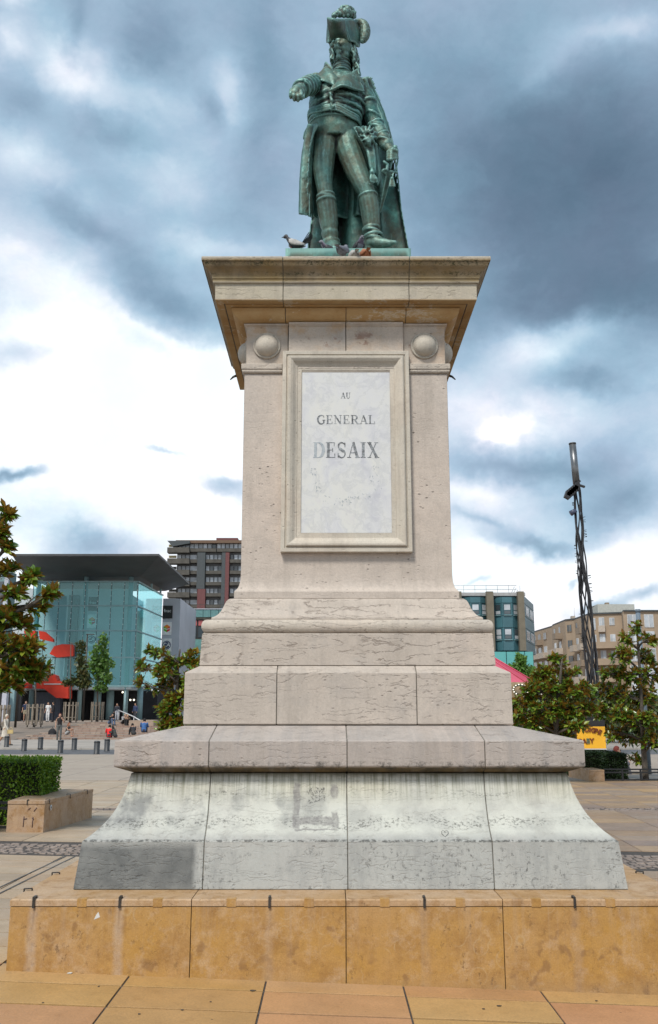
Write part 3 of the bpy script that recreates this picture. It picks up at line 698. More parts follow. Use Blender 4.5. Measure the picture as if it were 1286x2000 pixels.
# ------------------------------------------------------------------ ochre ledge round the pedestal
def ochre(name, base=(.44, .245, .062), pink=(.45, .28, .14), amt=.42):
    m, t, b = new_mat(name); P = pos(t); k = t.m('MULTIPLY', rnd(t), 23.); p = t.vm('ADD', P, t.comb(k, k, k))
    n = t.noise(p, 1.6, 6, .66); c = t.mix(t.ramp(n, [(.38, 0), (.66, amt*1.5)]), base, pink)
    c = t.mix(t.ramp(t.noise(p, 4.5, 7, .8), [(.46, 0), (.66, .85)]), c, (.30, .155, .045))
    c = t.mix(t.ramp(t.noise(t.vm('ADD', p, (9, 9, 9)), 7, 6, .75), [(.52, 0), (.68, .6)]), c, (.52, .36, .22))
    blot = t.vor(t.vm('ADD', p, t.vm('MULTIPLY', t.noise(p, 6, 4, color=True), (.35, .35, .35))), 5.5); bm_ = t.ramp(t.noise(p, 1.9, 3), [(.44, 0), (.56, 1)])
    c = t.mix(t.m('MULTIPLY', t.ramp(blot, [(.16, .8), (.30, 0)]), t.m('MULTIPLY', bm_, .85)), c, (.235, .125, .05))
    ring = t.ramp(t.vor(t.vm('ADD', p, (2, 3, 4)), 6.), [(.30, 0), (.34, 1), (.38, 0)])
    c = t.mix(t.m('MULTIPLY', ring, t.m('MULTIPLY', t.ramp(t.noise(p, 2.7, 5, .7), [(.5, 0), (.62, 1)]), .5)), c, (.50, .36, .2))
    pk = t.ramp(t.noise(t.scale(p, 1, 1, .7), 20, 5, .8), [(.58, 0), (.66, .9)]); c = t.mix(t.m('MULTIPLY', pk, t.ramp(t.noise(p, 2.2, 3), [(.42, .15), (.6, 1)])), c, (.15, .085, .035))
    x, y, z = t.sep(P)
    dr = t.ramp(t.noise(t.comb(t.m('MULTIPLY', along(t, P), 9.), t.m('MULTIPLY', z, .5), 0.), 1., 4, .7), [(.52, 0), (.7, .55)])
    c = t.mix(t.m('MULTIPLY', dr, t.ramp(z, [(.0, .25), (.45, 1)])), c, (.44, .32, .22))
    for u_, wt in ((67, .9), (235, .75), (527, .3), (829, .22), (1122, .28)):
        xc = at(u_, 1757, 6.69).x; wx = t.m('ADD', x, t.m('MULTIPLY', t.m('SUBTRACT', t.noise(P, 6, 4), .5), .05))
        s1 = t.m('MULTIPLY', t.band(wx, xc-.045, xc+.045, .03), t.ramp(t.noise(P, 8, 4, .7), [(.3, .25*wt), (.6, .75*wt)])); c = t.mix(t.m('MULTIPLY', s1, t.m('LESS_THAN', y, 6.8)), c, (.47, .37, .29))
        s2 = t.m('MULTIPLY', t.band(wx, xc-.012, xc+.012, .012), t.m('MULTIPLY', t.m('SUBTRACT', z, .2), 4., clamp=True)); c = t.mix(t.m('MULTIPLY', t.m('MULTIPLY', s2, .7*wt), t.m('LESS_THAN', y, 6.8)), c, (.12, .08, .06))
    ft = t.m('MULTIPLY', t.m('SUBTRACT', .05, t.m('ADD', z, t.m('MULTIPLY', t.noise(P, 5, 4), .12))), 7., clamp=True)
    c = t.mix(t.m('MULTIPLY', ft, .5), c, (.27, .19, .12))
    fn = t.noise(P, 90, 3, .7); c = t.mix(t.m('MULTIPLY', t.ramp(fn, [(.35, 1), (.6, 0)]), .25), c, (.2, .11, .04))
    t.put(b.inputs['Base Color'], c); t.put(b.inputs['Roughness'], t.ramp(n, [(.3, .5), (.7, .75)])); b.inputs['Specular IOR Level'].default_value = .35
    bump(t, b, t.m('SUBTRACT', t.noise(P, 30, 5, .7), t.m('MULTIPLY', pk, .8)), .35, .008); return m
M_och = ochre('ochre_limestone'); M_cap = ochre('ochre_cap', (.44, .27, .125), (.47, .33, .21), .9)
M_capw = ochre('pale_cap', (.50, .46, .38), (.52, .47, .40), .3)
LH = 2.32; ledge = thing('stone_ledge', 'low ochre limestone bench ledge round the foot of the monument', 'ledge', (CX, CY, gz(CX, 6.7)))
jl = [-1.09, -.04, 1.025]
for k in range(4):
    m4 = Matrix.Translation((CX, CY, 0)) @ Matrix.Rotation(k*math.pi/2, 4, 'Z')
    ed = [-LH]+jl+[LH]
    for i, (a, b_) in enumerate(zip(ed[:-1], ed[1:])):
        a2 = a+.003 if i else a; b2 = b_-.003 if i < 3 else b_-.031
        mb = MB(); mb.box(a2, b2, -LH, -LH+.03, -.32, .411)
        mb.v = [tuple(m4 @ Vector(v)) for v in mb.v]; mb.build('ledge_panel', M_och, ledge)
        # cap: chamfer-edged coping with mitred corners
        h0, h1 = LH+.004, 1.97; mb = MB()
        def X(h, e): return (-h if (i == 0 and e == 0) else h if (i == 3 and e == 1) else (a2 if e == 0 else b_-.003))
        pr = [(h0, .416), (h0, .452), (h0-.008, .46), (h1, .46), (h1, .416)]
        mb.loft([[tuple(m4 @ Vector((X(h, e), -h, z))) for h, z in pr] for e in (0, 1)], True, 0, False, True)
        mb.build('coping_stone', M_capw if (k == 0 and i == 0 and False) else M_cap, ledge, fix=True)
mb = MB(); mb.box(CX-LH+.035, CX+LH-.035, CY-LH+.035, CY+LH-.035, -.32, .41); mb.build('ledge_core', M_mortar, ledge)
mb = MB(); 
for u in (160, 308, 452, 604, 752, 900, 1048, 1193):
    x = at(u, 1768, CY-LH-.005).x; mb.box(x-.032, x+.032, CY-LH-.0055, CY-LH+.05, .412, .4615)
    mb.build('repair_patch', M_och, ledge); mb = MB()
M_iron = plain('dark_clip_steel', (.07, .065, .06), .45, .7, var=.4, scale=30)
def clip(c, along, lab_par=ledge):
    """bent steel strap over the edge: c on the arris, along = outward direction"""
    o = Vector(along).normalized(); s = Vector((-o.y, o.x, 0))*.008; mb = MB(); c = Vector(c)
    def seg(p, q, th):
        mid = (p+q)/2; ax = (q-p)/2; n = ax.normalized().cross(s.normalized())*.0035
        mb.obox(mid, ax, s, n)
    seg(c+o*.006+Vector((0, 0, -.055)), c+o*.006+Vector((0, 0, .014)), .004)
    seg(c+o*.008+Vector((0, 0, .012)), c-o*.05+Vector((0, 0, .014)), .004)
    seg(c-o*.05+Vector((0, 0, .014)), c-o*.052+Vector((0, 0, .0)), .004)
    return mb.build('edge_clip', M_iron, lab_par)
for u in (67, 235, 527, 829, 1122): clip((at(u, 1757, CY-LH).x, CY-LH-.004, .46), (0, -1, 0))
for yy in (7.0, 7.68, 8.6, 9.6, 10.6):
    clip((CX-LH-.004, yy, .46), (-1, 0, 0)); clip((CX+LH+.004, yy+.05, .46), (1, 0, 0))
mb = MB(); p = at(190, 1790, CY-LH); 
mb.prism([(p.x-.02, p.z-.02), (p.x+.02, p.z-.004), (p.x+.008, p.z+.03), (p.x-.006, p.z+.012)], CY-LH-.0015, CY-LH); mb.build('paper_remnant', M_white, ledge)
# ------------------------------------------------------------------ bronze statue
def bronze(name, dark=.5, warm=.35, seed=0., lift=1.):
    m, t, b = new_mat(name); P = t.vm('ADD', pos(t), (seed, seed, 0)); g = t.node('ShaderNodeNewGeometry')
    n = t.noise(P, 3.4, 6, .68); s = t.noise(t.scale(P, 1, 1, .16), 11, 5, .7)
    teal = t.ramp(t.noise(P, 7, 5, .7), [(.3, (.018*lift, .06*lift, .054*lift)), (.5, (.042*lift, .145*lift, .125*lift)), (.75, (.11*lift, .31*lift, .27*lift))])
    c = t.mix(t.ramp(n, [(.5-warm*.3, 0), (.62, .75)]), teal, (.095*lift, .080*lift, .048*lift))
    c = t.mix(t.ramp(s, [(.5, 0), (.66, dark)]), c, (.035, .055, .055))
    c = t.mix(t.ramp(t.noise(t.scale(P, 1, 1, .22), 19, 5, .75), [(.6, 0), (.7, .55)]), c, (.22, .42, .40))
    pt = g.outputs['Pointiness']  # curvature paints shade into the folds and light onto raised edges
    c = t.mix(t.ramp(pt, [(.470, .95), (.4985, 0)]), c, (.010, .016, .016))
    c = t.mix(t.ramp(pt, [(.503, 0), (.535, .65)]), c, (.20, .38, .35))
    t.put(b.inputs['Base Color'], c); b.inputs['Metallic'].default_value = .35
    t.put(b.inputs['Roughness'], t.ramp(n, [(.3, .42), (.7, .62)])); b.inputs['Specular IOR Level'].default_value = .5
    bump(t, b, t.m('ADD', t.m('MULTIPLY', t.noise(P, 45, 5, .7), .4), t.noise(t.scale(P, 1, 1, .5), 14, 4, .6)), .5, .012)
    return m
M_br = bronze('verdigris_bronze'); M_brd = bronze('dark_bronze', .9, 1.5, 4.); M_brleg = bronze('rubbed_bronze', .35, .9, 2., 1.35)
SY = 8.45; PXM = SY/1600/3.572
def S(X, Y, d=0.): return at(500+X/3.572, Y/3.572, SY+d)
sx0, sx1 = at(558, 492, 8.06).x, at(803, 492, 8.06).x
statue = thing('bronze_statue', 'green weathered bronze officer in plumed hat, coat and cape, arm held out, on the pedestal', 'statue', ((sx0+sx1)/2, 8.5, 5.93))
def evald(mb, name, mats, mods, parent=statue, lab=None, tex=None):
    me = mb.mesh('tmp', mats, (0, 0, 0), True)
    o = bpy.data.objects.new('tmp', me); COL.objects.link(o)
    for typ, kw in mods:
        md = o.modifiers.new(typ.lower(), typ)
        for k, v in kw.items(): setattr(md, k, v)
    dg = bpy.context.evaluated_depsgraph_get(); dg.update()
    m2 = bpy.data.meshes.new_from_object(o.evaluated_get(dg)); bpy.data.objects.remove(o)
    if len(m2.polygons) == 0: print('EMPTY', name)
    c = WL[parent.name]
    m2.transform(Matrix.Translation(-c)); m2.name = name
    m2.polygons.foreach_set('use_smooth', [True]*len(m2.polygons))
    if not m2.materials: m2.materials.append(mats if not isinstance(mats, list) else mats[0])
    o2 = bpy.data.objects.new(name, m2); COL.objects.link(o2); o2.parent = parent; o2.location = (0, 0, 0); WL[o2.name] = c.copy()
    if lab: o2['label'] = lab
    return o2
tx1 = bpy.data.textures.new('crumple', 'CLOUDS'); tx1.noise_scale = .07; tx1.noise_depth = 2
tx2 = bpy.data.textures.new('hammer', 'CLOUDS'); tx2.noise_scale = .025; tx2.noise_depth = 1
def RM(v=.011, sm=3, disp=.0, tex=None):
    L = [('REMESH', dict(mode='VOXEL', voxel_size=v, use_smooth_shade=True)), ('SMOOTH', dict(factor=.5, iterations=sm))]
    if disp: L.append(('DISPLACE', dict(texture=tex or tx1, strength=disp, mid_level=.5, texture_coords='LOCAL')))
    return L
def tS(mb, pts, n=14, k=1.):
    mb.tube([S(p[0], p[1], p[2]) for p in pts], [p[3]*PXM*k for p in pts], n)
    for p in pts: mb.ball(S(p[0], p[1], p[2]), p[3]*PXM*k*.995, 12, 8)
def cr(p0, p1, p2, p3, t):
    return tuple(.5*((2*b)+(-a+c)*t+(2*a-5*b+4*c-d)*t*t+(-a+3*b-3*c+d)*t**3) for a, b, c, d in zip(p0, p1, p2, p3))
def spline(pts, n):
    out = []; m = len(pts)-1
    for i in range(n):
        f = i/(n-1)*m; k = min(int(f), m-1); t = f-k
        out.append(cr(pts[max(k-1, 0)], pts[k], pts[k+1], pts[min(k+2, m)], t))
    return out
def cloth(mb, rows, nu, nv, th, fold=None):
    """thick sheet through rows of (X, Y, d) control points"""
    rr = [spline(r, nu) for r in rows]; cols = [spline([r[i] for r in rr], nv) for i in range(nu)]
    G = [[S(*cols[i][j]) for i in range(nu)] for j in range(nv)]
    def nrm(j, i):
        a = G[j][min(i+1, nu-1)]-G[j][max(i-1, 0)]; b = G[min(j+1, nv-1)][i]-G[max(j-1, 0)][i]
        n = a.cross(b); return n.normalized() if n.length > 1e-9 else Vector((0, -1, 0))
    N = [[nrm(j, i) for i in range(nu)] for j in range(nv)]
    if fold:
        G = [[G[j][i]+N[j][i]*fold(i/(nu-1), j/(nv-1)) for i in range(nu)] for j in range(nv)]
    fr = [p+n*th/2 for Gr, Nr in zip(G, N) for p, n in zip(Gr, Nr)]; bk = [p-n*th/2 for Gr, Nr in zip(G, N) for p, n in zip(Gr, Nr)]
    M_ = len(fr); fs = []
    for j in range(nv-1):
        for i in range(nu-1):
            a, b, c, d = j*nu+i, j*nu+i+1, (j+1)*nu+i+1, (j+1)*nu+i
            fs += [(a, b, c, d), (M_+d, M_+c, M_+b, M_+a)]
    for i in range(nu-1):
        fs += [(i+1, i, M_+i, M_+i+1), ((nv-1)*nu+i, (nv-1)*nu+i+1, M_+(nv-1)*nu+i+1, M_+(nv-1)*nu+i)]
    for j in range(nv-1):
        a, d = j*nu, (j+1)*nu; fs.append((a, d, M_+d, M_+a)); a, d = j*nu+nu-1, (j+1)*nu+nu-1; fs.append((d, a, M_+a, M_+d))
    mb.add(fr+bk, fs, 0, True); return mb
def ringW(cx, Y, hw, dh, dc=0., n=28, pw=1., tilt=0.):
    c = S(cx, Y, dc); out = []
    for k in range(n):
        a = 2*math.pi*k/n; ca, sa = math.cos(a), math.sin(a)
        f = lambda q: math.copysign(abs(q)**pw, q)
        out.append(c+Vector((f(ca)*hw*PXM, -f(sa)*dh, tilt*ca)))
    return out
def bandring(mb, cx, Y, hw, dh, r, dc=0., tilt=0., wob=0., n=36):
    pts = ringW(cx, Y, hw, dh, dc, n, 1, tilt); pts = [p+Vector((0, 0, wob*math.sin(5*i/n*6.28))) for i, p in enumerate(pts)]
    mb.tube(pts+[pts[0], pts[1]], r, 7)

# body: torso, legs, arms, neck, head and hands in one skin
body = MB()
body.loft([ringW(552, 985, 150, .15), ringW(548, 930, 168, .175), ringW(548, 870, 172, .185), ringW(552, 800, 176, .19), ringW(562, 730, 184, .205), ringW(572, 660, 190, .215),
           ringW(578, 610, 185, .20), ringW(582, 570, 155, .17), ringW(590, 535, 95, .12), ringW(600, 510, 62, .09)], True, 0, True, True)
legR = [(492, 940, 0, 84), (478, 1060, -.02, 82), (470, 1180, -.05, 73), (478, 1290, -.07, 58), (486, 1350, -.08, 54), (494, 1420, -.06, 64), (508, 1530, -.03, 62), (518, 1630, -.01, 52), (524, 1690, 0, 50), (527, 1735, 0, 54)]
legL = [(628, 945, 0, 88), (655, 1060, -.02, 88), (700, 1180, -.03, 80), (748, 1290, -.06, 68), (775, 1350, -.06, 60), (792, 1430, -.03, 64), (804, 1530, 0, 60), (812, 1620, .02, 52), (812, 1690, .03, 52), (812, 1730, .03, 52)]
tS(body, spline(legR, 22)); tS(body, spline(legL, 22))
# right sleeve reaching out and down, left sleeve down to the hilt
armR = [(440, 585, .02, 66), (405, 590, -.14, 58), (372, 595, -.30, 54), (340, 608, -.48, 48), (318, 622, -.60, 40)]
armL = [(735, 630, .02, 60), (775, 720, .03, 56), (820, 840, .05, 50), (848, 900, .02, 50), (880, 960, -.05, 44), (912, 1015, -.1, 38), (935, 1045, -.12, 30)]
tS(body, spline(armR, 12)); tS(body, spline(armL, 14))
tS(body, [(600, 530, 0, 50), (602, 470, 0, 48), (602, 430, -.02, 46)])
HC = S(606, 372, -.02); fw = Vector((-.42, -.90, -.02)).normalized(); rt = Vector((fw.y*-1, fw.x, 0)).normalized()*-1; up = Vector((0, 0, 1))
def Hd(f, r, u): return HC+fw*f+rt*r+up*u
def hball(f, r, u, rad, n=12): body.ball(Hd(f, r, u), rad, n, 8)
body.ball(HC+up*.03, (.110, .125, .15), 18, 12)
for f, r, u, rad in [(.045, 0, -.085, .062), (.085, 0, -.115, .035), (.04, .045, -.06, .05), (.04, -.045, -.06, .05), (.075, .038, -.01, .04), (.075, -.038, -.01, .04),
                     (.088, 0, .075, .045), (.097, .035, .064, .020), (.097, -.035, .064, .020), (.150, 0, -.022, .026), (.135, 0, .002, .022), (.118, 0, .03, .020), (.12, .017, -.022, .015), (.12, -.017, -.022, .015),
                     (.125, 0, -.058, .019), (.116, .020, -.059, .015), (.116, -.020, -.059, .015), (.116, 0, -.082, .020), (.105, 0, -.115, .030), (.103, .015, -.072, .013), (.103, -.015, -.072, .013)]:
    hball(f, r, u, rad)
# right hand, palm down, fingers hanging and slightly curled
tS(body, [(318, 622, -.60, 34), (300, 622, -.68, 34), (285, 632, -.74, 36), (272, 648, -.77, 30)])
tS(body, [(300, 640, -.73, 26), (318, 640, -.72, 24)])
for j, (x, y, L) in enumerate([(250, 640, 1.0), (268, 652, 1.1), (290, 656, 1.1), (312, 652, .9)]):
    dx = [-8, -2, 3, 6][j]
    tS(body, [(x, y-14, -.77, 15), (x+dx, y+12*L, -.80, 13), (x+dx*1.3, y+30*L, -.79, 11.5), (x+dx*1.1+2, y+44*L, -.77, 10)], 8)
tS(body, [(322, 640, -.70, 14), (334, 662, -.72, 12.5), (332, 682, -.73, 10.5)], 8)
# left fist round the grip
tS(body, [(935, 1045, -.12, 30), (952, 1068, -.14, 36), (962, 1078, -.14, 34)])
for j in range(4):
    yy = 1052+j*17; tS(body, [(985, yy-6, -.12, 13), (975, yy+2, -.165, 13.5), (945, yy+8, -.185, 13), (918, yy+10, -.165, 11.5)], 8)
tS(body, [(930, 1050, -.17, 13), (955, 1040, -.19, 12.5), (985, 1050, -.18, 11)], 8)
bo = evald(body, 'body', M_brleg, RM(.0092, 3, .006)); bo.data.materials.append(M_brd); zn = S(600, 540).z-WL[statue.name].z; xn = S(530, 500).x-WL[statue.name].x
for pg in bo.data.polygons:
    if zn < pg.center.z < zn+.16 and pg.center.x > xn-.05: pg.material_index = 1
# boots with collapsed folds
boots = MB()
for leg in (legR, legL):
    sp = spline([q for q in leg], 40)
    seg = [q for q in sp if q[1] > 1372]
    tS(boots, [(x, y, d, r+3.5+(5*math.sin(y*.105) if y > 1585 else 0)) for x, y, d, r in seg])
tS(boots, [(524, 1712, 0, 50), (538, 1722, -.10, 44), (545, 1730, -.19, 34), (548, 1738, -.26, 24)])
tS(boots, [(812, 1690, 0, 48), (850, 1695, -.04, 42), (890, 1700, -.07, 36), (935, 1697, -.10, 25), (972, 1690, -.12, 14)])
for (cx, y, hw, tl) in [(806, 1596, 54, .01), (812, 1622, 58, -.016), (818, 1650, 62, .012), (826, 1676, 62, -.01), (522, 1690, 56, .008), (528, 1712, 58, -.006)]:
    bandring(boots, cx, y, hw, hw*PXM*.95, .015, .01, tl)
for y, hw, tl in ((1366, 58, .012), (1386, 62, -.014), (1404, 63, .01)): bandring(boots, 488+(y-1366)*.1, y, hw, hw*PXM, .011, -.07, tl)
bandring(boots, 782, 1368, 66, 66*PXM, .008, -.05, .02); bandring(boots, 772, 1318, 68, 68*PXM, .007, -.06, -.012)
evald(boots, 'boots', M_brleg, RM(.0105, 1, .007))
# jacket: closed breast, deep folds across the belly, sleeves and cuff
jk = MB()
jr = [ringW(548, 880, 176, .196), ringW(550, 840, 178, .20), ringW(554, 790, 180, .203), ringW(562, 730, 189, .215), ringW(572, 670, 197, .228), ringW(576, 620, 196, .222), ringW(580, 580, 178, .19), ringW(588, 548, 120, .14)]
jk.loft(jr, True, 0, True, True)
for i, (y, tl, r) in enumerate([(838, .03, .018), (816, -.03, .016), (796, .03, .018), (774, -.04, .016), (752, .035, .015), (728, -.03, .014), (702, .035, .013), (680, -.02, .011)]):
    bandring(jk, 558+(800-y)*.12, y, 176+(840-y)*.11, .200+(840-y)*.00012, r, 0, tl, .006)
tS(jk, spline([(x, y, d, r+6) for x, y, d, r in armR], 12)); tS(jk, spline([(x, y, d, r+5) for x, y, d, r in armL[:-1]], 14))
for k in range(5):
    q = spline(armR, 30)[4+k*4]; c = S(*q[:3]); ax = (S(*armR[-1][:3])-S(*armR[0][:3])).normalized(); a = ax.orthogonal().normalized(); b2 = ax.cross(a)
    pts = [c+(a*math.cos(w)+b2*math.sin(w))*(q[3]+6)*PXM+ax*.012*math.sin(2*w+k) for w in [i*6.283/20 for i in range(22)]]; jk.tube(pts, .015, 6)
# turned-back cuff rim
q = armR[-1]; c = S(*q[:3]); ax = (S(*armR[-1][:3])-S(*armR[-2][:3])).normalized(); a = ax.orthogonal().normalized(); b2 = ax.cross(a)
jk.tube([c+(a*math.cos(w)+b2*math.sin(w))*54*PXM for w in [i*6.283/20 for i in range(22)]], .016, 7)
jk.tube([c-ax*.09+(a*math.cos(w)+b2*math.sin(w))*58*PXM for w in [i*6.283/20 for i in range(22)]], .010, 7)
for k in range(6):
    q = spline(armL[:-1], 30)[6+k*4]; c = S(*q[:3]); pts = ringW(q[0], q[1], q[3]+6, (q[3]+6)*PXM, q[2], 20, 1, .03*(-1)**k); jk.tube(pts+pts[:2], .015, 6)
for (x, y) in [(530, 660), (535, 700), (545, 742)]: jk.ball(S(x, y, -.235), .017, 10, 6)
cloth(jk, [[(512, 640, -.225), (520, 645, -.245), (530, 640, -.235)], [(520, 770, -.20), (530, 775, -.22), (540, 770, -.20)]], 6, 8, .02)
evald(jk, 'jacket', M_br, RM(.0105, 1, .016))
# broad lapels and standing collar
lp = MB()
cloth(lp, [[(405, 535, -.14), (450, 500, -.13), (492, 478, -.10), (530, 520, -.15)], [(425, 552, -.19), (470, 530, -.20), (520, 520, -.21), (572, 545, -.235)], [(460, 562, -.21), (505, 580, -.24), (540, 600, -.25), (556, 590, -.25)]], 14, 10, .028, lambda u, v: .01*math.sin(u*7))
cloth(lp, [[(560, 545, -.235), (620, 528, -.20), (672, 528, -.15), (712, 560, -.11)], [(535, 590, -.26), (600, 565, -.25), (670, 570, -.22), (745, 600, -.15)], [(515, 632, -.27), (580, 612, -.29), (650, 612, -.27), (758, 640, -.15)]], 16, 10, .030, lambda u, v: .012*math.sin(u*8+1))
for (a, b_) in (((488, 430), (540, 505)), ((718, 472), (655, 528))):
    s = 1 if a[0] > 600 else -1
    cloth(lp, [[(a[0], a[1], -.02), (a[0]-s*14, a[1]+8, -.09), (b_[0]+s*6, a[1]+40, -.13)], [(a[0]+s*16, a[1]+60, .02), (a[0]-s*6, a[1]+62, -.10), (b_[0], b_[1], -.17)]], 10, 8, .02)
evald(lp, 'lapel', M_br, RM(.0095, 2, .004))
# neckcloth
nk = MB()
for i in range(6): bandring(nk, 603-(i % 2)*3, 440+i*16, 50+i*2.2, .085+i*.005, .0135, -.01, .006*(-1)**i)
nk.loft([ringW(603, 530, 62, .11), ringW(603, 430, 48, .08)], True, 0, True, True)
evald(nk, 'neckcloth', M_brd, RM(.0085, 1))
# hair: loose locks round the face down to the collar
hr = MB(); rh = random.Random(5)
for i in range(46):
    sd = 1 if i % 3 else -1
    x0 = 606+sd*rh.uniform(48, 78); y0 = rh.uniform(285, 320)+(20 if sd > 0 else 0); dd = rh.uniform(-.09, .12)
    L = rh.uniform(90, 190) if sd > 0 else rh.uniform(80, 140)
    pts = []
    for k in range(8):
        f = k/7; pts.append((x0+sd*(10*math.sin(f*7+i)+f*(34 if sd > 0 else 8)), y0+L*f, dd+.02*math.sin(f*9+i*2), 12*(1-.45*f)))
    tS(hr, pts, 7)
hr.ball(HC+Vector((.01, .07, .02)), (.125, .10, .15), 14, 10)
for i in range(30):
    a = rh.uniform(0, 3.14); p = HC+Vector((.13*math.cos(a), .03+.09*math.sin(a), rh.uniform(-.16, .1))); hr.tube([p, p+Vector((.012, .01, -.05)), p+Vector((-.006, .012, -.1))], [.022, .02, .008], 7)
evald(hr, 'hair', M_brd, RM(.009, 1, .006, tx2))
# bicorne: two turned-up flaps, seen from beneath
ht = MB(); hb = MB()
cloth(hb, [[(520, 290, -.12), (560, 262, -.17), (600, 262, -.17), (655, 290, -.14)], [(508, 220, -.24), (548, 212, -.29), (590, 214, -.27), (632, 225, -.20)], [(500, 128, -.36), (540, 138, -.42), (585, 140, -.38), (615, 140, -.27)]], 14, 12, .026)
cloth(ht, [[(655, 290, -.13), (690, 300, -.03), (712, 330, .06), (720, 330, .14)], [(632, 225, -.20), (684, 225, -.09), (722, 235, .04), (724, 240, .16)], [(615, 140, -.27), (655, 136, -.14), (692, 150, .0), (706, 172, .12)]], 14, 12, .026)
cloth(ht, [[(510, 300, -.06), (500, 300, .05), (560, 300, .16), (720, 330, .14)], [(512, 220, -.10), (505, 215, .05), (570, 215, .2), (714, 240, .14)], [(512, 140, -.24), (515, 150, .02), (590, 150, .18), (700, 175, .10)]], 14, 12, .026)
ht.loft([ringW(606, 315, 96, .145), ringW(606, 280, 98, .15), ringW(600, 230, 85, .13), ringW(598, 190, 70, .1)], True, 0, True, True)
hb.tube([S(500, 128, -.36), S(540, 138, -.42), S(585, 140, -.38), S(615, 140, -.27), S(655, 136, -.14), S(692, 150, 0)], .017, 7)
evald(hb, 'hat_brim', bronze('shadowed_brim_bronze', .95, 2.2, 9.), RM(.0095, 2, .003))  # shade under the turned-up brim painted in as near-black bronze
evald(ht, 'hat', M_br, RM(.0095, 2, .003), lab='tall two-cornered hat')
pl = MB()
for (x, y, r, d) in [(548, 108, 22, -.2), (565, 95, 20, -.2), (540, 118, 14, -.2), (585, 100, 24, -.15), (600, 78, 26, -.12), (625, 88, 34, -.14), (650, 95, 32, -.1), (672, 110, 26, -.06), (600, 55, 17, -.08), (620, 48, 16, -.08), (640, 48, 16, -.08), (660, 55, 15, -.06), (678, 66, 13, -.05), (585, 66, 14, -.1), (690, 88, 14, -.04), (690, 118, 14, -.02), (640, 70, 26, -.08), (575, 78, 14, -.14)]:
    pl.ball(S(x, y, d), r*PXM, 10, 7)
    for k in range(3): pl.ball(S(x+rh.uniform(-r, r)*.8, y+rh.uniform(-r, r)*.8, d-.01), r*PXM*.45, 8, 5)
tS(pl, spline([(695, 160, .04, 22), (722, 155, .05, 26), (752, 172, .05, 34), (764, 215, .04, 38), (758, 258, .03, 35), (742, 290, .02, 16)], 18))
tS(pl, spline([(516, 205, .0, 10), (508, 230, .0, 14), (508, 262, .0, 14), (514, 290, .0, 8)], 9))
for i in range(24):
    f = i/23; q = spline([(700, 165, .04, 1), (750, 178, .05, 1), (775, 225, .04, 1), (760, 285, .02, 1)], 24)[i]; tS(pl, [(q[0]-14, q[1]+6, q[2], 8), (q[0]+6, q[1]+10, q[2], 5)], 6)
evald(pl, 'plume', M_brd, RM(.0085, 1, .006, tx2))
# coat skirts wrapped from front edge round the back
ct = MB()
rows = [[(440, 868, -.20), (395, 866, -.13), (372, 872, -.02), (440, 880, .17), (555, 882, .22), (672, 884, .17), (738, 880, .0), (712, 888, -.14), (678, 878, -.19)],
        [(412, 950, -.17), (372, 955, -.09), (350, 960, .02), (425, 965, .2), (555, 968, .25), (690, 968, .21), (768, 965, .04), (752, 975, -.10), (722, 972, -.16)],
        [(388, 1080, -.14), (355, 1085, -.06), (338, 1085, .05), (410, 1090, .23), (555, 1092, .29), (710, 1090, .25), (800, 1085, .08), (795, 1090, -.05), (772, 1090, -.11)],
        [(378, 1290, -.12), (345, 1290, -.05), (330, 1290, .06), (400, 1300, .25), (555, 1300, .31), (715, 1300, .28), (840, 1290, .14), (850, 1290, .04), (846, 1290, -.02)],
        [(395, 1525, -.08), (350, 1505, -.02), (330, 1488, .07), (390, 1510, .26), (555, 1520, .33), (700, 1515, .31), (800, 1500, .22), (830, 1490, .16), (840, 1480, .1)]]
cloth(ct, rows, 110, 44, .028, lambda u, v: (.012+.038*v)*math.sin(u*44+2*math.sin(v*2.3))*(.35+.65*min(1, abs(u-.5)*6)))
tS(ct, [(372, 900, -.02, 22), (350, 935, .0, 18), (336, 965, .02, 10)])
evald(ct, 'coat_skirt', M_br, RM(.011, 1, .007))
# cape from the left shoulder to the ground, sweeping behind both feet
cp = MB()
rows = [[(700, 552, .10), (730, 545, .06), (765, 540, .04), (800, 545, .10)],
        [(690, 640, .20), (745, 640, .12), (800, 650, .08), (835, 665, .14)],
        [(640, 800, .27), (740, 800, .20), (840, 810, .12), (890, 830, .16)],
        [(560, 1000, .33), (700, 1000, .27), (860, 1000, .18), (955, 1010, .16)],
        [(440, 1230, .36), (640, 1230, .34), (850, 1230, .22), (1004, 1230, .15)],
        [(390, 1500, .38), (600, 1500, .40), (860, 1500, .26), (1040, 1500, .14)],
        [(352, 1790, .36), (580, 1790, .42), (860, 1790, .28), (1092, 1790, .12)]]
def foldc(u, v):
    a = .016+.050*min(1, v*1.6); w = u+.03*math.sin(v*4)
    return a*(math.sin(w*23+.6)+.25*math.sin(w*41+1.5))*(1 if u > .3 else .7)
cloth(cp, rows, 150, 60, .03, foldc)
for (p, q, r) in [((735, 552, .03), (905, 900, .06), 15), ((760, 548, .03), (930, 950, .08), 13), ((782, 548, .06), (955, 1010, .12), 14)]:
    pts = [tuple(p[k]+(q[k]-p[k])*f+(0, 0, 0)[k] for k in range(3)) for f in [i/8 for i in range(9)]]
    tS(cp, [(x+18*math.sin(i/8*3.1), y, d-.02, r*(1-.3*i/8)) for i, (x, y, d) in enumerate(pts)], 8)
cloth(cp, [[(722, 556, -.03), (752, 541, -.05), (795, 541, .02)], [(735, 580, -.02), (765, 575, -.03), (806, 585, .05)], [(745, 640, .04), (790, 650, .03), (830, 665, .10)]], 14, 12, .04, lambda u, v: .014*math.sin(u*19+v*2))
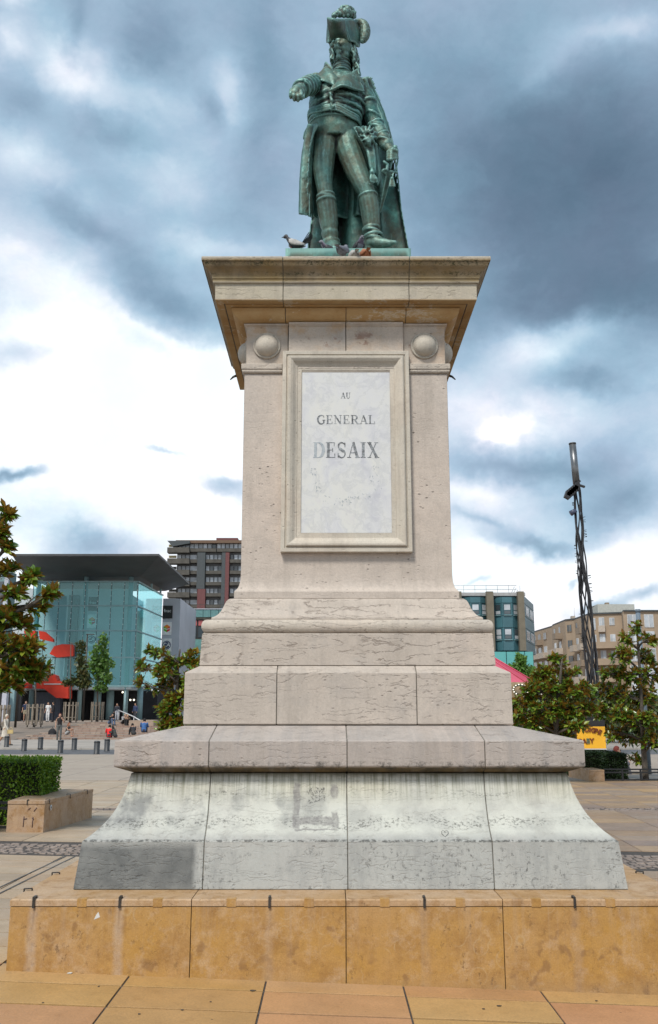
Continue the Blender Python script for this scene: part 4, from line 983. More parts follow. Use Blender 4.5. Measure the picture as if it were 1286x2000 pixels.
evald(cp, 'cape', M_br, RM(.0115, 1, .006))
# waist sash, rosette and hanging tassels
sa = MB()
for i, (y, tl, r) in enumerate([(846, .028, .018), (862, .034, .020), (878, .030, .017), (854, .05, .012), (870, .016, .012)]):
    bandring(sa, 548, y-14, 182, .214, r*.8, 0, -tl-.02, .012)
for i in range(13):
    a = i/13*6.283; L = rh.uniform(48, 70); x0, y0 = 785, 945
    x1, y1 = x0+L*math.cos(a)*.95, y0+L*math.sin(a)*1.15
    cloth(sa, [[(x0, y0, -.2), (x0+6, y0+6, -.2)], [((x0+x1)/2-10*math.sin(a), (y0+y1)/2+10*math.cos(a), -.26), ((x0+x1)/2+12*math.sin(a), (y0+y1)/2-12*math.cos(a), -.22)], [(x1-14*math.sin(a), y1+14*math.cos(a), -.21), (x1+16*math.sin(a), y1-16*math.cos(a), -.17)]], 6, 8, .02, lambda u, v: .02*math.sin(u*5+i))
sa.ball(S(788, 948, -.19), .05, 10, 8)
for off in (0, 1, 2):
    tS(sa, spline([(768+off*18, 985, -.18, 13), (790+off*16, 1080, -.19, 15), (806+off*12, 1170, -.18, 13), (815+off*8, 1200, -.17, 9)], 10), 8)
for k in range(7): tS(sa, [(803+k*2, 1200, -.18, 6), (797+k*8, 1245, -.19, 7), (800+k*8.5, 1275+rh.uniform(-5, 5), -.18, 5)], 6)
sa.ball(S(812, 1200, -.18), .03, 8, 6)
tS(sa, spline([(835, 1010, -.10, 16), (850, 1120, -.08, 17), (862, 1220, -.07, 14), (850, 1290, -.06, 8)], 12), 8)
evald(sa, 'sash', M_br, RM(.0095, 1, .004))
# sword: grip, guard, tassel and scabbard slanting back
sw = MB()
tS(sw, [(962, 1040, -.14, 13), (955, 1075, -.14, 15), (945, 1120, -.13, 13), (932, 1170, -.12, 14)], 10); sw.ball(S(972, 1030, -.14), .028, 10, 6)
tS(sw, [(885, 1195, -.15, 11), (905, 1205, -.14, 11), (930, 1200, -.12, 13), (965, 1200, -.11, 11), (985, 1205, -.10, 9)], 8)
tS(sw, [(895, 1130, -.16, 11), (918, 1150, -.15, 14), (915, 1185, -.15, 12), (890, 1185, -.16, 9)], 8)
tS(sw, spline([(985, 1060, -.13, 6), (992, 1110, -.12, 7), (982, 1160, -.11, 7), (970, 1200, -.11, 6)], 8), 8)
cloth(sw, [[(905, 1215, -.13), (925, 1212, -.12), (945, 1215, -.11)], [(882, 1340, -.05), (898, 1345, -.04), (914, 1350, -.03)], [(852, 1480, .04), (860, 1485, .05), (868, 1488, .06)]], 8, 14, .03)
tS(sw, [(962, 1205, -.12, 5), (955, 1232, -.13, 6), (950, 1245, -.14, 12)], 7)
for k in range(6): tS(sw, [(942+k*3.2, 1245, -.14, 6), (934+k*7, 1290, -.14, 6.5), (933+k*7.5, 1302, -.14, 5)], 6)
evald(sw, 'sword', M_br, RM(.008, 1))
# cast ground under the feet
pb = MB(); nx, ny = 46, 26; y0, y1 = 8.06, 8.95
vs = []
for j in range(ny):
    for i in range(nx):
        x = sx0+(sx1-sx0)*i/(nx-1); y = y0+(y1-y0)*j/(ny-1); e = min(i, nx-1-i, j, ny-1-j)
        z = 6.032+(.0 if e == 0 else .05*mnoise.noise(Vector((x*4, y*4, 0)))+.055*math.exp(-((x-(sx0+.98))/.22)**2)*min(1, j/4)+.03*min(1, j/6))
        vs.append((x, y, z))
fs = [(j*nx+i, j*nx+i+1, (j+1)*nx+i+1, (j+1)*nx+i) for j in range(ny-1) for i in range(nx-1)]
b0 = len(vs); edge = [i for i in range(nx)]+[j*nx+nx-1 for j in range(1, ny)]+[(ny-1)*nx+i for i in range(nx-2, -1, -1)]+[j*nx for j in range(ny-2, 0, -1)]
vs += [(vs[i][0], vs[i][1], 5.93) for i in edge]
m_ = len(edge); fs += [(edge[(k+1) % m_], edge[k], b0+k, b0+(k+1) % m_) for k in range(m_)]; fs.append(tuple(b0+k for k in range(m_)))
pb.add(vs, fs, 0, True); o = pb.build('cast_base', M_br, statue)
mb = MB(); mb.box(sx0+.05, sx1-.05, 8.16, 9.0, 5.77, 5.932); mb.build('socle', M_slab, mon)

# ------------------------------------------------------------------ pigeons
def pigeon(loc, yaw, s, mats, lab, fan=False, crouch=False, tilt=0.):
    body_m, wing_m, neck_m = mats
    t = thing('pigeon', lab, 'pigeon', loc, 'pigeons on the pedestal top'); t.rotation_euler = (0, 0, 0)
    Mx = Matrix.Translation(loc) @ Matrix.Rotation(yaw, 4, 'Z') @ Matrix.Scale(s, 4)
    T = lambda x, y, z: Mx @ Vector((x, y, z))
    c = -.03 if crouch else 0
    def lathe(pts, n=12, sx=1.):
        mb = MB(); rings = []
        for (x, z, ry, rz) in pts: rings.append([T(x, ry*math.cos(a), z+c+rz*math.sin(a)) for a in [i*6.283/n for i in range(n)]])
        mb.loft(rings, True, 0, True, True); return mb
    lathe([(.095, .175, .004, .004), (.085, .178, .016, .018), (.065, .185, .024, .026), (.045, .175, .027, .03), (.035, .145, .034, .036), (.02, .115, .048, .05), (-.02, .085, .060, .058), (-.07, .075, .055, .045), (-.12, .075, .03, .022), (-.15, .078, .01, .008)]).build('body', body_m, t)
    lathe([(.062, .176, .0275, .012), (.05, .158, .031, .026), (.036, .138, .038, .030), (.025, .122, .047, .03)]).build('neck_plumage', neck_m, t)
    b = MB(); b.tube([T(.088, 0, .176+c), T(.104, 0, .173+c), T(.113, 0, .167+c)], [.007*s, .005*s, .002*s], 6); b.build('beak', M_iron, t)
    for sd in (-1, 1):
        mb = MB(); rings = []
        for (x, z, w, h) in [(.03, .105, .008, .02), (0, .098, .012, .038), (-.06, .085, .012, .036), (-.12, .078, .008, .022), (-.17, .078, .003, .008)]:
            rings.append([T(x, sd*(.052-max(0, -x-.08)*.35)+w*math.cos(a), z+c+h*math.sin(a)) for a in [i*6.283/8 for i in range(8)]])
        mb.loft(rings, True, 0, True, True); mb.build('wing', wing_m, t, fix=True)
        mb = MB(); mb.tube([T(.0, sd*.018, .05+c), T(.0, sd*.02, .0)], .004*s, 5); mb.tube([T(-.01, sd*.02, .003), T(.022, sd*.022, .003)], .004*s, 5); mb.build('leg', plain('pigeon_leg', (.3, .1, .08), .6), t)
    mb = MB(); n = 9 if fan else 5
    for k in range(n):
        q = (k/(n-1)-.5)*(1.7 if fan else .25); L = .15 if fan else .10; el = .45 if fan else -.05
        d = Vector((-math.cos(q)*math.cos(el), math.sin(q), math.sin(el)+(.25*math.cos(q) if fan else 0)))
        a = Vector((-.11, 0, .08+c)); e = a+d*L; w = Vector((0, 1, .2*math.sin(q)))*.014
        mb.add([T(*(a-w*.4)), T(*(a+w*.4)), T(*(e+w)), T(*(e+d*.012)), T(*(e-w))], [(0, 1, 2, 3, 4)]); mb.add([T(*(a-w*.4+Vector((0, 0, .003)))), T(*(a+w*.4+Vector((0, 0, .003)))), T(*(e+w+Vector((0, 0, .003)))), T(*(e+d*.012+Vector((0, 0, .003)))), T(*(e-w+Vector((0, 0, .003))))], [(4, 3, 2, 1, 0)])
    mb.build('tail', neck_m if fan else wing_m, t)
G_ = plain('pigeon_grey', (.16, .17, .20), .7, var=.3, scale=30); D_ = plain('pigeon_dark', (.035, .035, .04), .6, var=.4, scale=40); W_ = plain('pigeon_white', (.40, .39, .37), .7, var=.3, scale=25)
RU = plain('pigeon_rust', (.34, .13, .06), .7, var=.4, scale=60); NK = plain('pigeon_neck', (.09, .07, .11), .35, var=.4, scale=20)
pz = .0
p = at(566, 487.5, 8.12); pigeon((p.x+.015, 8.12, 6.035), R(183), .82, (D_, W_, D_), 'dark headed pigeon with fanned black tail perched at the left end of the bronze base', fan=True)
p = at(690, 487, 7.83); zt = lambda v, Y: at(0, v, Y).z
pigeon((at(672, 497, 7.86).x, 7.86, zt(500, 7.86)-.03), R(65), .80, (G_, G_, NK), 'grey pigeon with barred wing standing just left of the pale cream one')
pigeon((at(691, 497, 7.82).x, 7.82, zt(502, 7.82)-.045), R(100), .78, (W_, W_, W_), 'pale cream pigeon crouching low between the grey and the rusty pigeon', crouch=True)
pigeon((at(713, 497, 7.84).x, 7.84, zt(500, 7.84)-.045), R(100), .80, (RU, RU, W_), 'rusty brown and white pigeon crouching at the front of the bronze base', crouch=True)
pigeon((at(703, 482, 8.22).x, 8.22, zt(488, 8.22)-.03), R(-60), .78, (G_, D_, NK), 'grey pigeon looking out beside the right boot, behind the rusty one')
pigeon((at(637, 484, 8.18).x, 8.18, zt(489, 8.18)-.04), R(200), .78, (G_, D_, NK), 'grey pigeon crouching at the toe of the left boot seen from the front', crouch=True)
mb = MB()
for sx, sy, u, v in ((1, 0, 904, 700), (-1, 0, 453, 712)):
    p = at(u, v, 9.6+.0); x = CX+sx*1.19; mb.tube([(x, 9.75, 5.385), (x+sx*.035, 9.75, 5.37), (x+sx*.07, 9.76, 5.34)], [.015, .012, .006], 6); mb.build('rusty_bracket', M_iron, mon); mb = MB()
# ------------------------------------------------------------------ far buildings
def X(u, v, Y): return at(u, v, Y).x
def Z(v, Y): return at(643, v, Y).z
def boxo(name, x0, x1, y0, y1, z0, z1, mat, parent):
    mb = MB(); mb.box(min(x0, x1), max(x0, x1), y0, y1, z0, z1); return mb.build(name, mat, parent)
def glass_mat(name, tint, body, mixb=.3, rough=.04, refl=1.):
    m = bpy.data.materials.new(name); m.use_nodes = True; t = NT(m.node_tree); t.n.clear()
    tr = t.node('ShaderNodeBsdfTransparent'); t.put(tr.inputs[0], tint)
    df = t.node('ShaderNodeBsdfDiffuse'); k = t.m('MULTIPLY_ADD', rnd(t), .5, .75); t.put(df.inputs[0], t.mix(1., body, t.comb(k, k, k), 'MULTIPLY'))
    gl = t.node('ShaderNodeBsdfGlossy'); gl.inputs['Roughness'].default_value = rough; t.put(gl.inputs[0], (.62, .95, .97))
    fr = t.node('ShaderNodeFresnel'); fr.inputs[0].default_value = 1.6
    m1 = t.node('ShaderNodeMixShader'); m1.inputs[0].default_value = mixb; t.l.new(tr.outputs[0], m1.inputs[1]); t.l.new(df.outputs[0], m1.inputs[2])
    m2 = t.node('ShaderNodeMixShader'); t.put(m2.inputs[0], t.m('MULTIPLY_ADD', fr.outputs[0], refl*.55, .02, clamp=True)); t.l.new(m1.outputs[0], m2.inputs[1]); t.l.new(gl.outputs[0], m2.inputs[2])
    o = t.node('ShaderNodeOutputMaterial'); t.l.new(m2.outputs[0], o.inputs[0]); return m
M_glass = glass_mat('teal_glass', (.78, .95, .96), (.17, .50, .52), .06)
M_win = plain('window_pane_dark', (.05, .065, .075), .12, var=.3, scale=.4, objrand=.4, spec=.8)
M_winl = plain('window_pane_curtained', (.40, .43, .46), .25, var=.25, scale=.8, objrand=.3)
M_frame2 = plain('window_frame_white', (.5, .5, .5), .6)
M_tealr = plain('teal_rail', (.20, .33, .35), .5); M_tealcol = plain('teal_column', (.22, .34, .36), .55, var=.1)
M_roofd = plain('dark_zinc_soffit', (.052, .052, .054), .55, var=.3, scale=.35, bmp=.1)
M_gry = plain('grey_cladding', (.42, .44, .49), .6, var=.1, scale=.4); M_lgry = plain('pale_inner_wall', (.50, .55, .58), .8, var=.08, scale=.5)
M_blk = plain('dark_interior', (.018, .018, .02), .8, var=.5, scale=.6); M_red = plain('red_stair_panel', (.60, .035, .012), .5, var=.15, scale=1.)
M_dkmul = plain('dark_mullion', (.06, .09, .10), .5); M_spid = plain('glass_fixing', (.5, .55, .55), .4, .5)
def textm(s, size, name, mat, parent, c, depth=.02, bold=0.):
    cu = bpy.data.curves.new('t', 'FONT'); cu.body = s; cu.size = size; cu.extrude = depth; cu.align_x = 'CENTER'; cu.align_y = 'CENTER'; cu.offset = bold
    o = bpy.data.objects.new('t', cu); COL.objects.link(o); dg = bpy.context.evaluated_depsgraph_get(); dg.update()
    me = bpy.data.meshes.new_from_object(o.evaluated_get(dg)); bpy.data.objects.remove(o)
    me.transform(Matrix.Rotation(R(90), 4, 'X')); me.materials.clear(); me.materials.append(mat); me.name = name
    o = bpy.data.objects.new(name, me); COL.objects.link(o); WL[o.name] = Vector(c); o.parent = parent; o.location = Vector(c)-WL[parent.name]; return o

ZB = .9
fx0, fx1 = X(64, 1180, 100), X(268, 1180, 100)
fn = thing('glass_shopping_centre', 'glass fronted teal shopping centre with oversailing dark wedge roof and brand banners', 'building', ((fx0+fx1)/2, 106, ZB))
lev = [Z(v, 100) for v in (1340, 1284, 1232, 1183, 1136)]
nb = 8; bw = (fx1-fx0)/nb
sxA, sxB = fx1, X(318, 1165, 112)
for r in range(4):
    z0, z1 = lev[r]+.05, lev[r+1]-.05
    for i in range(nb):
        boxo('glass_pane', fx0+i*bw+.03, fx0+(i+1)*bw-.03, 100, 100.03, z0, z1, M_glass, fn)
    for i in range(9):
        ya, yb = 100+i*12/9+.03, 100+(i+1)*12/9-.03; xa = sxA+(sxB-sxA)*(ya-100)/12; xb = sxA+(sxB-sxA)*(yb-100)/12
        mb = MB(); mb.hprism([(xa, ya), (xa-.03, ya), (xb-.03, yb), (xb, yb)], z0, z1); mb.build('glass_pane', M_glass, fn)
for zz in lev:
    boxo('horizontal_rail', fx0-.05, fx1+.06, 99.86, 99.98, zz-.07, zz+.07, M_tealr, fn)
    mb = MB(); mb.hprism([(sxA+.02, 99.9), (sxA+.13, 99.9), (sxB+.13, 112), (sxB+.02, 112)], zz-.07, zz+.07); mb.build('horizontal_rail', M_tealr, fn)
for i in range(nb+1):
    boxo('mullion', fx0+i*bw-.022, fx0+i*bw+.022, 99.93, 100.06, lev[0], lev[-1], M_dkmul, fn)
mb = MB()
for i in range(nb+1):
    z = lev[0]+.3
    while z < lev[-1]: mb.box(fx0+i*bw-.03, fx0+i*bw+.03, 99.90, 99.93, z, z+.12); z += .62
tag(mb.build('glass_fixing', M_spid, fn), kind='stuff')
mb = MB(); mb.tube([(fx1, 100.1, ZB+3.5), (fx1, 100.1, lev[-1])], .07, 8); mb.build('corner_post', M_tealcol, fn)
for u in (76, 168, 256):
    x = X(u, 1150, 100.6); mb = MB(); mb.tube([(x, 100.6, ZB), (x, 100.6, Z(1118, 100.6))], .26, 12); mb.build('column', M_tealcol, fn)
for u, Y, r in ((190, 103, .42), (215, 104, .42), (244, 100.3, .12), (273, 104, .34), (289, 109, .36), (300, 111.5, .2)):
    x = X(u, 1380, Y); mb = MB(); mb.tube([(x, Y, ZB), (x, Y, lev[0])], r, 12); mb.build('column', M_tealcol, fn)
for u, Y in ((297, 106), (315, 111)):
    x = X(u, 1130, Y); mb = MB(); mb.tube([(x, Y, lev[-1]), (x, Y, lev[-1]+1.4)], .12, 8); mb.build('roof_post', M_tealcol, fn)
# rooms behind the glass
boxo('inner_wall', fx0-4, fx1-1.7, 104.5, 105, lev[0], Z(1150, 104.5), M_lgry, fn)
boxo('inner_wall', fx1-1.9, fx1-1.7, 105, 112, lev[0], lev[-1]-.8, M_gry, fn)
boxo('inner_wall', fx0-6, fx1-6, 107, 107.4, lev[-1]-1, lev[-1]+.15, plain('brown_attic', (.14, .11, .08), .8), fn)
boxo('service_shaft', X(132, 1250, 104.2), X(151, 1250, 104.2), 103.7, 104.4, lev[0], lev[-1]-1, plain('shaft_grey', (.10, .13, .14), .7), fn)
boxo('floor_slab', fx0-4, fx1-.3, 100.2, 112, lev[0]-.35, lev[0]-.1, M_lgry, fn)
boxo('shop_interior', fx0-6, fx1+1.5, 106, 112.2, ZB, lev[0]-.36, M_blk, fn)
boxo('curved_wall', X(70, 1380, 103), X(118, 1380, 103), 103, 104, ZB, Z(1352, 103), plain('blue_grey_wall', (.12, .14, .18), .7), fn)
# dark wedge roof
er = [(X(25, 1085, 92), 92), (X(311, 1085, 92), 92), (X(311, 1085, 92)-.05, 113), (X(25, 1085, 92)-.0, 114)]
zr = Z(1086, 92); zb = Z(1127, 100.6); br = [(X(52, 1120, 100.5), 100.4), (fx1+.15, 100.4), (sxB+.2, 112.6), (X(52, 1120, 100.5), 113)]
mb = MB(); mb.loft([[(x, y, zb) for x, y in br], [(x, y, zr) for x, y in er], [(x, y, zr+.22) for x, y in er]], True, 0, False, True); mb.build('wedge_roof', M_roofd, fn, fix=True)
# banner wall
wx0, wx1 = X(318, 1200, 112.4), X(352, 1200, 112.4)
boxo('banner_wall', wx0, wx1, 112.4, 126, ZB, Z(1169, 112.4), M_gry, fn)
M_bk = plain('banner_black', (.012, .012, .012), .6); M_wh = plain('banner_white', (.72, .72, .72), .6); M_nv = plain('navy', (.015, .03, .09), .6)
def banner(u0, u1, v0, v1, Y, what):
    x0, x1, z0, z1 = X(u0, v0, Y), X(u1, v0, Y), Z(v1, Y), Z(v0, Y); xc, zc, w = (x0+x1)/2, (z0+z1)/2, x1-x0
    if what == 'fnac':
        b = boxo('banner', x0, x1, Y-.06, Y, z0, z1, M_bk, fn); textm('fnac', w*.46, 'banner_lettering', M_wh, b, (xc, Y-.08, zc+.12*w), .01, .0)
    elif what == 'cube':
        b = boxo('banner', x0, x1, Y-.06, Y, z0, z1, M_wh, fn); s = w*.40
        hexp = [(xc+s*math.sin(R(60*k))*.95, zc+s*math.cos(R(60*k))*1.05) for k in range(6)]
        for j, (ks, col) in enumerate((((0, 1, 5), (.75, .22, .02)), ((1, 2, 3), (.55, .02, .02)), ((3, 4, 5), (.10, .42, .03)))):
            if j == 0: poly = [hexp[0], hexp[1], (xc, zc+s*.1), hexp[5]]
            elif j == 1: poly = [hexp[1], hexp[2], hexp[3], (xc, zc+s*.1)]
            else: poly = [hexp[3], hexp[4], hexp[5], (xc, zc+s*.1)]
            mb = MB(); mb.prism(poly, Y-.10, Y-.065); mb.build('emblem_face', plain('emblem', col, .6, var=.25, scale=.9), b)
        mb = MB(); mb.prism([(xc-s*.75, zc-s*.15), (xc, zc-s*.32), (xc+s*.75, zc-s*.15), (xc+s*.75, zc+s*.02), (xc, zc-s*.12), (xc-s*.75, zc+s*.02)], Y-.13, Y-.105); mb.build('emblem_band', M_wh, b)
    elif what == 'CA':
        b = boxo('banner', x0, x1, Y-.06, Y, z0, z1, M_wh, fn); n = 28; s = w*.42; mb = MB()
        mb.prism([(xc+s*(1+.07*(k % 2))*math.cos(6.283*k/n), zc+s*(1+.07*(k % 2))*math.sin(6.283*k/n)) for k in range(n)], Y-.09, Y-.065); mb.build('emblem_disc', M_nv, b)
        mb = MB(); mb.tube([(xc+s*.8*math.cos(6.283*k/24), Y-.095, zc+s*.8*math.sin(6.283*k/24)) for k in range(26)], .02, 4); mb.build('emblem_ring', M_wh, b)
        textm('CA', w*.50, 'banner_lettering', M_wh, b, (xc, Y-.11, zc), .01, .01)
    else:
        b = boxo('banner', x0, x1, Y-.06, Y, z0, z1, M_wh, fn); mb = MB(); mb.box(x0+.1*w, x1-.1*w, Y-.09, Y-.065, z0+.05*w, z0+.42*w); mb.build('banner_stripe', M_red, b)
        for k in range(3): mb = MB(); mb.box(x0+(.2+.25*k)*w, x0+(.28+.25*k)*w, Y-.11, Y-.092, z0+.12*w, z0+.34*w); mb.build('banner_mark', M_wh, b)
banner(318.5, 338, 1183, 1208, 112.3, 'fnac'); banner(318, 336, 1215, 1240, 112.3, 'cube'); banner(317, 336, 1247, 1273, 112.3, 'CA'); banner(314, 333, 1281, 1305, 112.3, 'red')
banner(174, 192, 1166, 1193, 100.5, 'fnac'); banner(172, 190, 1200, 1226, 100.5, 'cube'); banner(171, 189, 1236, 1262, 100.5, 'CA'); banner(168, 187, 1272, 1298, 100.5, 'red')
# red stair flights
def poly3(name, pts, Y, th, mat, parent):
    mb = MB(); mb.prism([(X(u, v, Y), Z(v, Y)) for u, v in pts], Y, Y+th); return mb.build(name, mat, parent)
st = thing('red_staircase', 'orange red panelled staircase climbing behind the glass front of the shopping centre', 'staircase', (X(100, 1300, 99), 101, ZB))
poly3('stair_flight', [(47, 1232), (69, 1232), (69, 1246), (50, 1246)], 99.2, .55, M_red, st)
poly3('stair_flight', [(76, 1232), (88, 1234), (104, 1248), (104, 1254), (78, 1248)], 99.2, .55, M_red, st)
poly3('stair_flight', [(97, 1277), (106, 1262), (122, 1258), (143, 1259), (143, 1281), (112, 1284)], 99.1, .6, M_red, st)
poly3('stair_flight', [(68, 1338), (84, 1322), (100, 1316), (108, 1319), (112, 1330), (134, 1332), (134, 1364), (110, 1363), (86, 1345), (70, 1345)], 98.4, 1.4, M_red, st)
poly3('stair_flight', [(38, 1330), (56, 1334), (56, 1344), (40, 1344)], 98.6, 1.4, M_red, st)
poly3('handrail', [(86, 1335), (128, 1335), (128, 1337), (86, 1337)], 98.35, .04, M_frame2, st)
# lamps glowing in the lobby
M_lamp = plain('lobby_lamp', (.8, .8, .7), .5, emit=((1, .9, .7), 1.2))
for u, v, Y, lb in ((249, 1366, 104.5, 'lower left'), (255, 1367, 104.5, 'lower middle'), (262, 1367, 104.5, 'lower right'), (240, 1352, 103, 'highest, leftmost')):
    p = at(u, v, Y); mb = MB(); mb.ball(p, .10, 8, 6)
    tag(mb.build('pendant_lamp', M_lamp), lb+' one of the small lit round lamps in the dark lobby', 'lamp', 'lamps in the lobby')

# building at the left edge
le = thing('side_building', 'grey and teal building behind the magnolia at the left edge', 'building', (X(-60, 1400, 92), 96, .9))
xl0, xl1 = X(-160, 1200, 90), X(15, 1200, 90)
boxo('wall', xl0, xl1, 90, 91.8, .9, Z(1116, 90), plain('teal_grey_wall', (.16, .25, .26), .7), le)
for u0, u1 in ((4, 12), (-30, -22)): boxo('pier', X(u0, 1200, 89.7), X(u1, 1200, 89.7), 89.7, 90, .9, Z(1125, 89.7), M_gry, le)
for k in range(4): boxo('window', X(-18, 1200, 89.8), X(2, 1200, 89.8), 89.9, 89.99, 2.2+k*3.3, 4.4+k*3.3, M_win, le)
boxo('entrance_pier', X(2, 1390, 88), X(11, 1390, 88), 88, 88.6, .9, Z(1350, 88), plain('pale_pier', (.45, .46, .52), .6), le)
boxo('entrance_pier', X(18, 1390, 89), X(26, 1390, 89), 89, 89.6, .9, Z(1345, 89), M_tealcol, le)
boxo('dark_entrance', X(-10, 1390, 89.6), X(40, 1390, 89.6), 89.6, 89.95, .9, Z(1345, 89.6), M_blk, le)

# middle building
mid = thing('low_office_building', 'low building with teal fascia and dark framed window under the tower block', 'building', (X(400, 1300, 130), 138, .9))
Y = 130; boxo('wall', X(350, 1200, Y), X(560, 1200, Y), Y, Y+14, .9, Z(1192, Y), plain('beige_wall', (.30, .27, .22), .8, scale=.5), mid)
for k in range(8): boxo('fascia_panel', X(353+k*15, 1200, Y)+.03, X(353+(k+1)*15, 1200, Y)-.03, Y-.6, Y-.01, Z(1206, Y), Z(1191, Y), plain('teal_fascia', (.10, .22, .22), .5), mid) if k < 10 else None
boxo('roof_edge', X(352, 1200, Y), X(475, 1200, Y), Y-.7, Y-.05, Z(1191, Y), Z(1189.5, Y), M_gry, mid)
for k in range(3):
    w = boxo('window', X(362+k*12, 1225, Y), X(374+k*12, 1225, Y), Y-.12, Y-.02, Z(1247, Y), Z(1210, Y), M_blk, mid)
    boxo('upper_pane', X(364+k*12, 1225, Y), X(373+k*12, 1225, Y), Y-.15, Y-.125, Z(1222, Y), Z(1212, Y), plain('pink_pane', (.42, .12, .12), .3), w)
    boxo('lower_pane', X(364+k*12, 1225, Y), X(373+k*12, 1225, Y), Y-.15, Y-.125, Z(1245, Y), Z(1225, Y), M_win, w)
for k in range(4): boxo('lower_panel', X(352+k*28, 1200, Y)+.04, X(352+(k+1)*28, 1200, Y)-.04, Y-.3, Y-.13, .9, Z(1249, Y), plain('teal_panel', (.12, .26, .25), .4), mid)
mb = MB()
for k in range(11): x = X(354, 1200, Y)+k*.9; mb.box(x, x+.04, Y-.5, Y-.46, Z(1189.5, Y), Z(1182, Y))
mb.box(X(352, 1200, Y), X(475, 1200, Y), Y-.52, Y-.45, Z(1182.4, Y), Z(1181.4, Y)); mb.build('roof_railing', M_iron, mid)

# tower block with balconies
Y = 215; tw = thing('apartment_tower', 'dark apartment tower with rows of balconies and red brown piers behind the monument', 'apartment tower', (X(420, 1300, Y), 224, .9))
M_tch = plain('charcoal_cladding', (.055, .065, .07), .7); M_trd = plain('oxblood_cladding', (.13, .045, .045), .7); M_bal = plain('balcony_concrete', (.075, .07, .06), .8, var=.3, scale=.8)
M_balin = plain('cream_balcony_side', (.42, .36, .2), .8)
boxo('wall', X(346, 1100, Y), X(560, 1100, Y), Y, Y+16, .9, Z(1061, Y), plain('tower_wall', (.11, .115, .12), .8, var=.15), tw)
boxo('roof_fascia', X(344, 1100, Y), X(560, 1100, Y), Y-1.4, Y+17, Z(1061, Y-1), Z(1055.5, Y-1), plain('brown_fascia', (.13, .08, .05), .7), tw)
poly3('roof_canopy', [(327, 1056), (371, 1056), (371, 1061), (337, 1067)], Y-2, 3, M_tch, tw)
boxo('penthouse', X(423, 1050, Y+4), X(465, 1050, Y+4), Y+4, Y+9, Z(1058, Y), Z(1044.5, Y), M_trd, tw)
rows = [1072, 1093.5, 1115.5, 1137.5, 1159.5, 1181.5]
for k, v in enumerate(rows):
    for (u0, u1) in ((371, 386), (402, 434), (449, 490)) if k else ((371, 423), (424, 490)):
        boxo('balcony', X(u0, v, Y-1.3), X(u1, v, Y-1.3)-.08, Y-1.3, Y-.02, Z(v+5.5, Y-1.3), Z(v-1, Y-1.3), M_bal, tw)
        n = max(1, int((u1-u0)/8))
        for j in range(n):
            a = u0+(u1-u0)*j/n; b_ = u0+(u1-u0)*(j+1)/n
            boxo('window', X(a, v, Y)+.12, X(b_, v, Y)-.12, Y-.15, Y-.01, Z(v-1, Y), Z(v-9.5, Y), M_winl if random.random() < .8 else M_win, tw)
    boxo('balcony', X(327, v, Y-2.4), X(370, v, Y-2.4), Y-2.4, Y-.03, Z(v+7, Y-2.4), Z(v-3, Y-2.4), M_bal, tw)
    boxo('balcony_side', X(330, v, Y-.5), X(345, v, Y-.5), Y-.6, Y-.4, Z(v-3, Y), Z(v-8, Y) if k > 1 else Z(v+2, Y)-.01+1.2, M_balin if k < 2 else M_bal, tw)
    for j in range(3): boxo('window', X(347+j*8, v, Y)+.1, X(355+j*8, v, Y)-.1, Y-.14, Y-.012, Z(v-1, Y), Z(v-9.5, Y), M_winl, tw)
for (u0, u1, v0, v1, mt) in ((386, 401.5, 1079, 1150, M_tch), (386, 401.5, 1150.3, 1200, M_trd), (434, 441, 1079, 1200, M_tch), (441.2, 448.5, 1079, 1200, M_trd)):
    boxo('pier', X(u0, v0, Y-1.6), X(u1, v0, Y-1.6), Y-1.6, Y-.03, Z(v1, Y-1.6), Z(v0, Y-1.6), mt, tw)

# blue green bay-windowed building on the right
Y = 107; bb = thing('blue_green_building', 'blue green panelled building with canted window bays between brown piers, right of the monument', 'building', (X(960, 1300, Y), 112, 0))
M_bl = plain('blue_green_panel', (.045, .125, .15), .45, var=.15, scale=.5, objrand=.12); M_bl2 = plain('blue_green_frame', (.03, .085, .105), .45); M_pier = plain('brown_pier', (.155, .135, .10), .85, scale=1.2); M_turq = plain('turquoise_panel', (.10, .36, .35), .3, var=.1, scale=.5)
boxo('wall', X(840, 1200, Y), X(1025, 1200, Y), Y, Y+14, 0, Z(1160, Y), M_bl2, bb)
boxo('parapet', X(840, 1160, Y-.3), X(1026, 1160, Y-.3), Y-.4, Y+14.2, Z(1164.5, Y), Z(1158, Y), plain('parapet_grey', (.34, .34, .34), .8), bb)
for u0, u1 in ((952, 965.5), (1013.5, 1025.5), (890, 903)): boxo('pier', X(u0, 1200, Y-1), X(u1, 1200, Y-1), Y-1, Y+.5, Z(1272, Y), Z(1155, Y-1), M_pier, bb)
def facet_panel(name, A, B_, z0, z1, off, th, mat, par):
    A, B_ = Vector(A), Vector(B_); d = (B_-A).normalized(); n = Vector((d.y, -d.x)); mb = MB()
    q = [A+n*off, B_+n*off, B_+n*(off+th), A+n*(off+th)]; mb.hprism([(p.x, p.y) for p in q], z0, z1); return mb.build(name, mat, par)
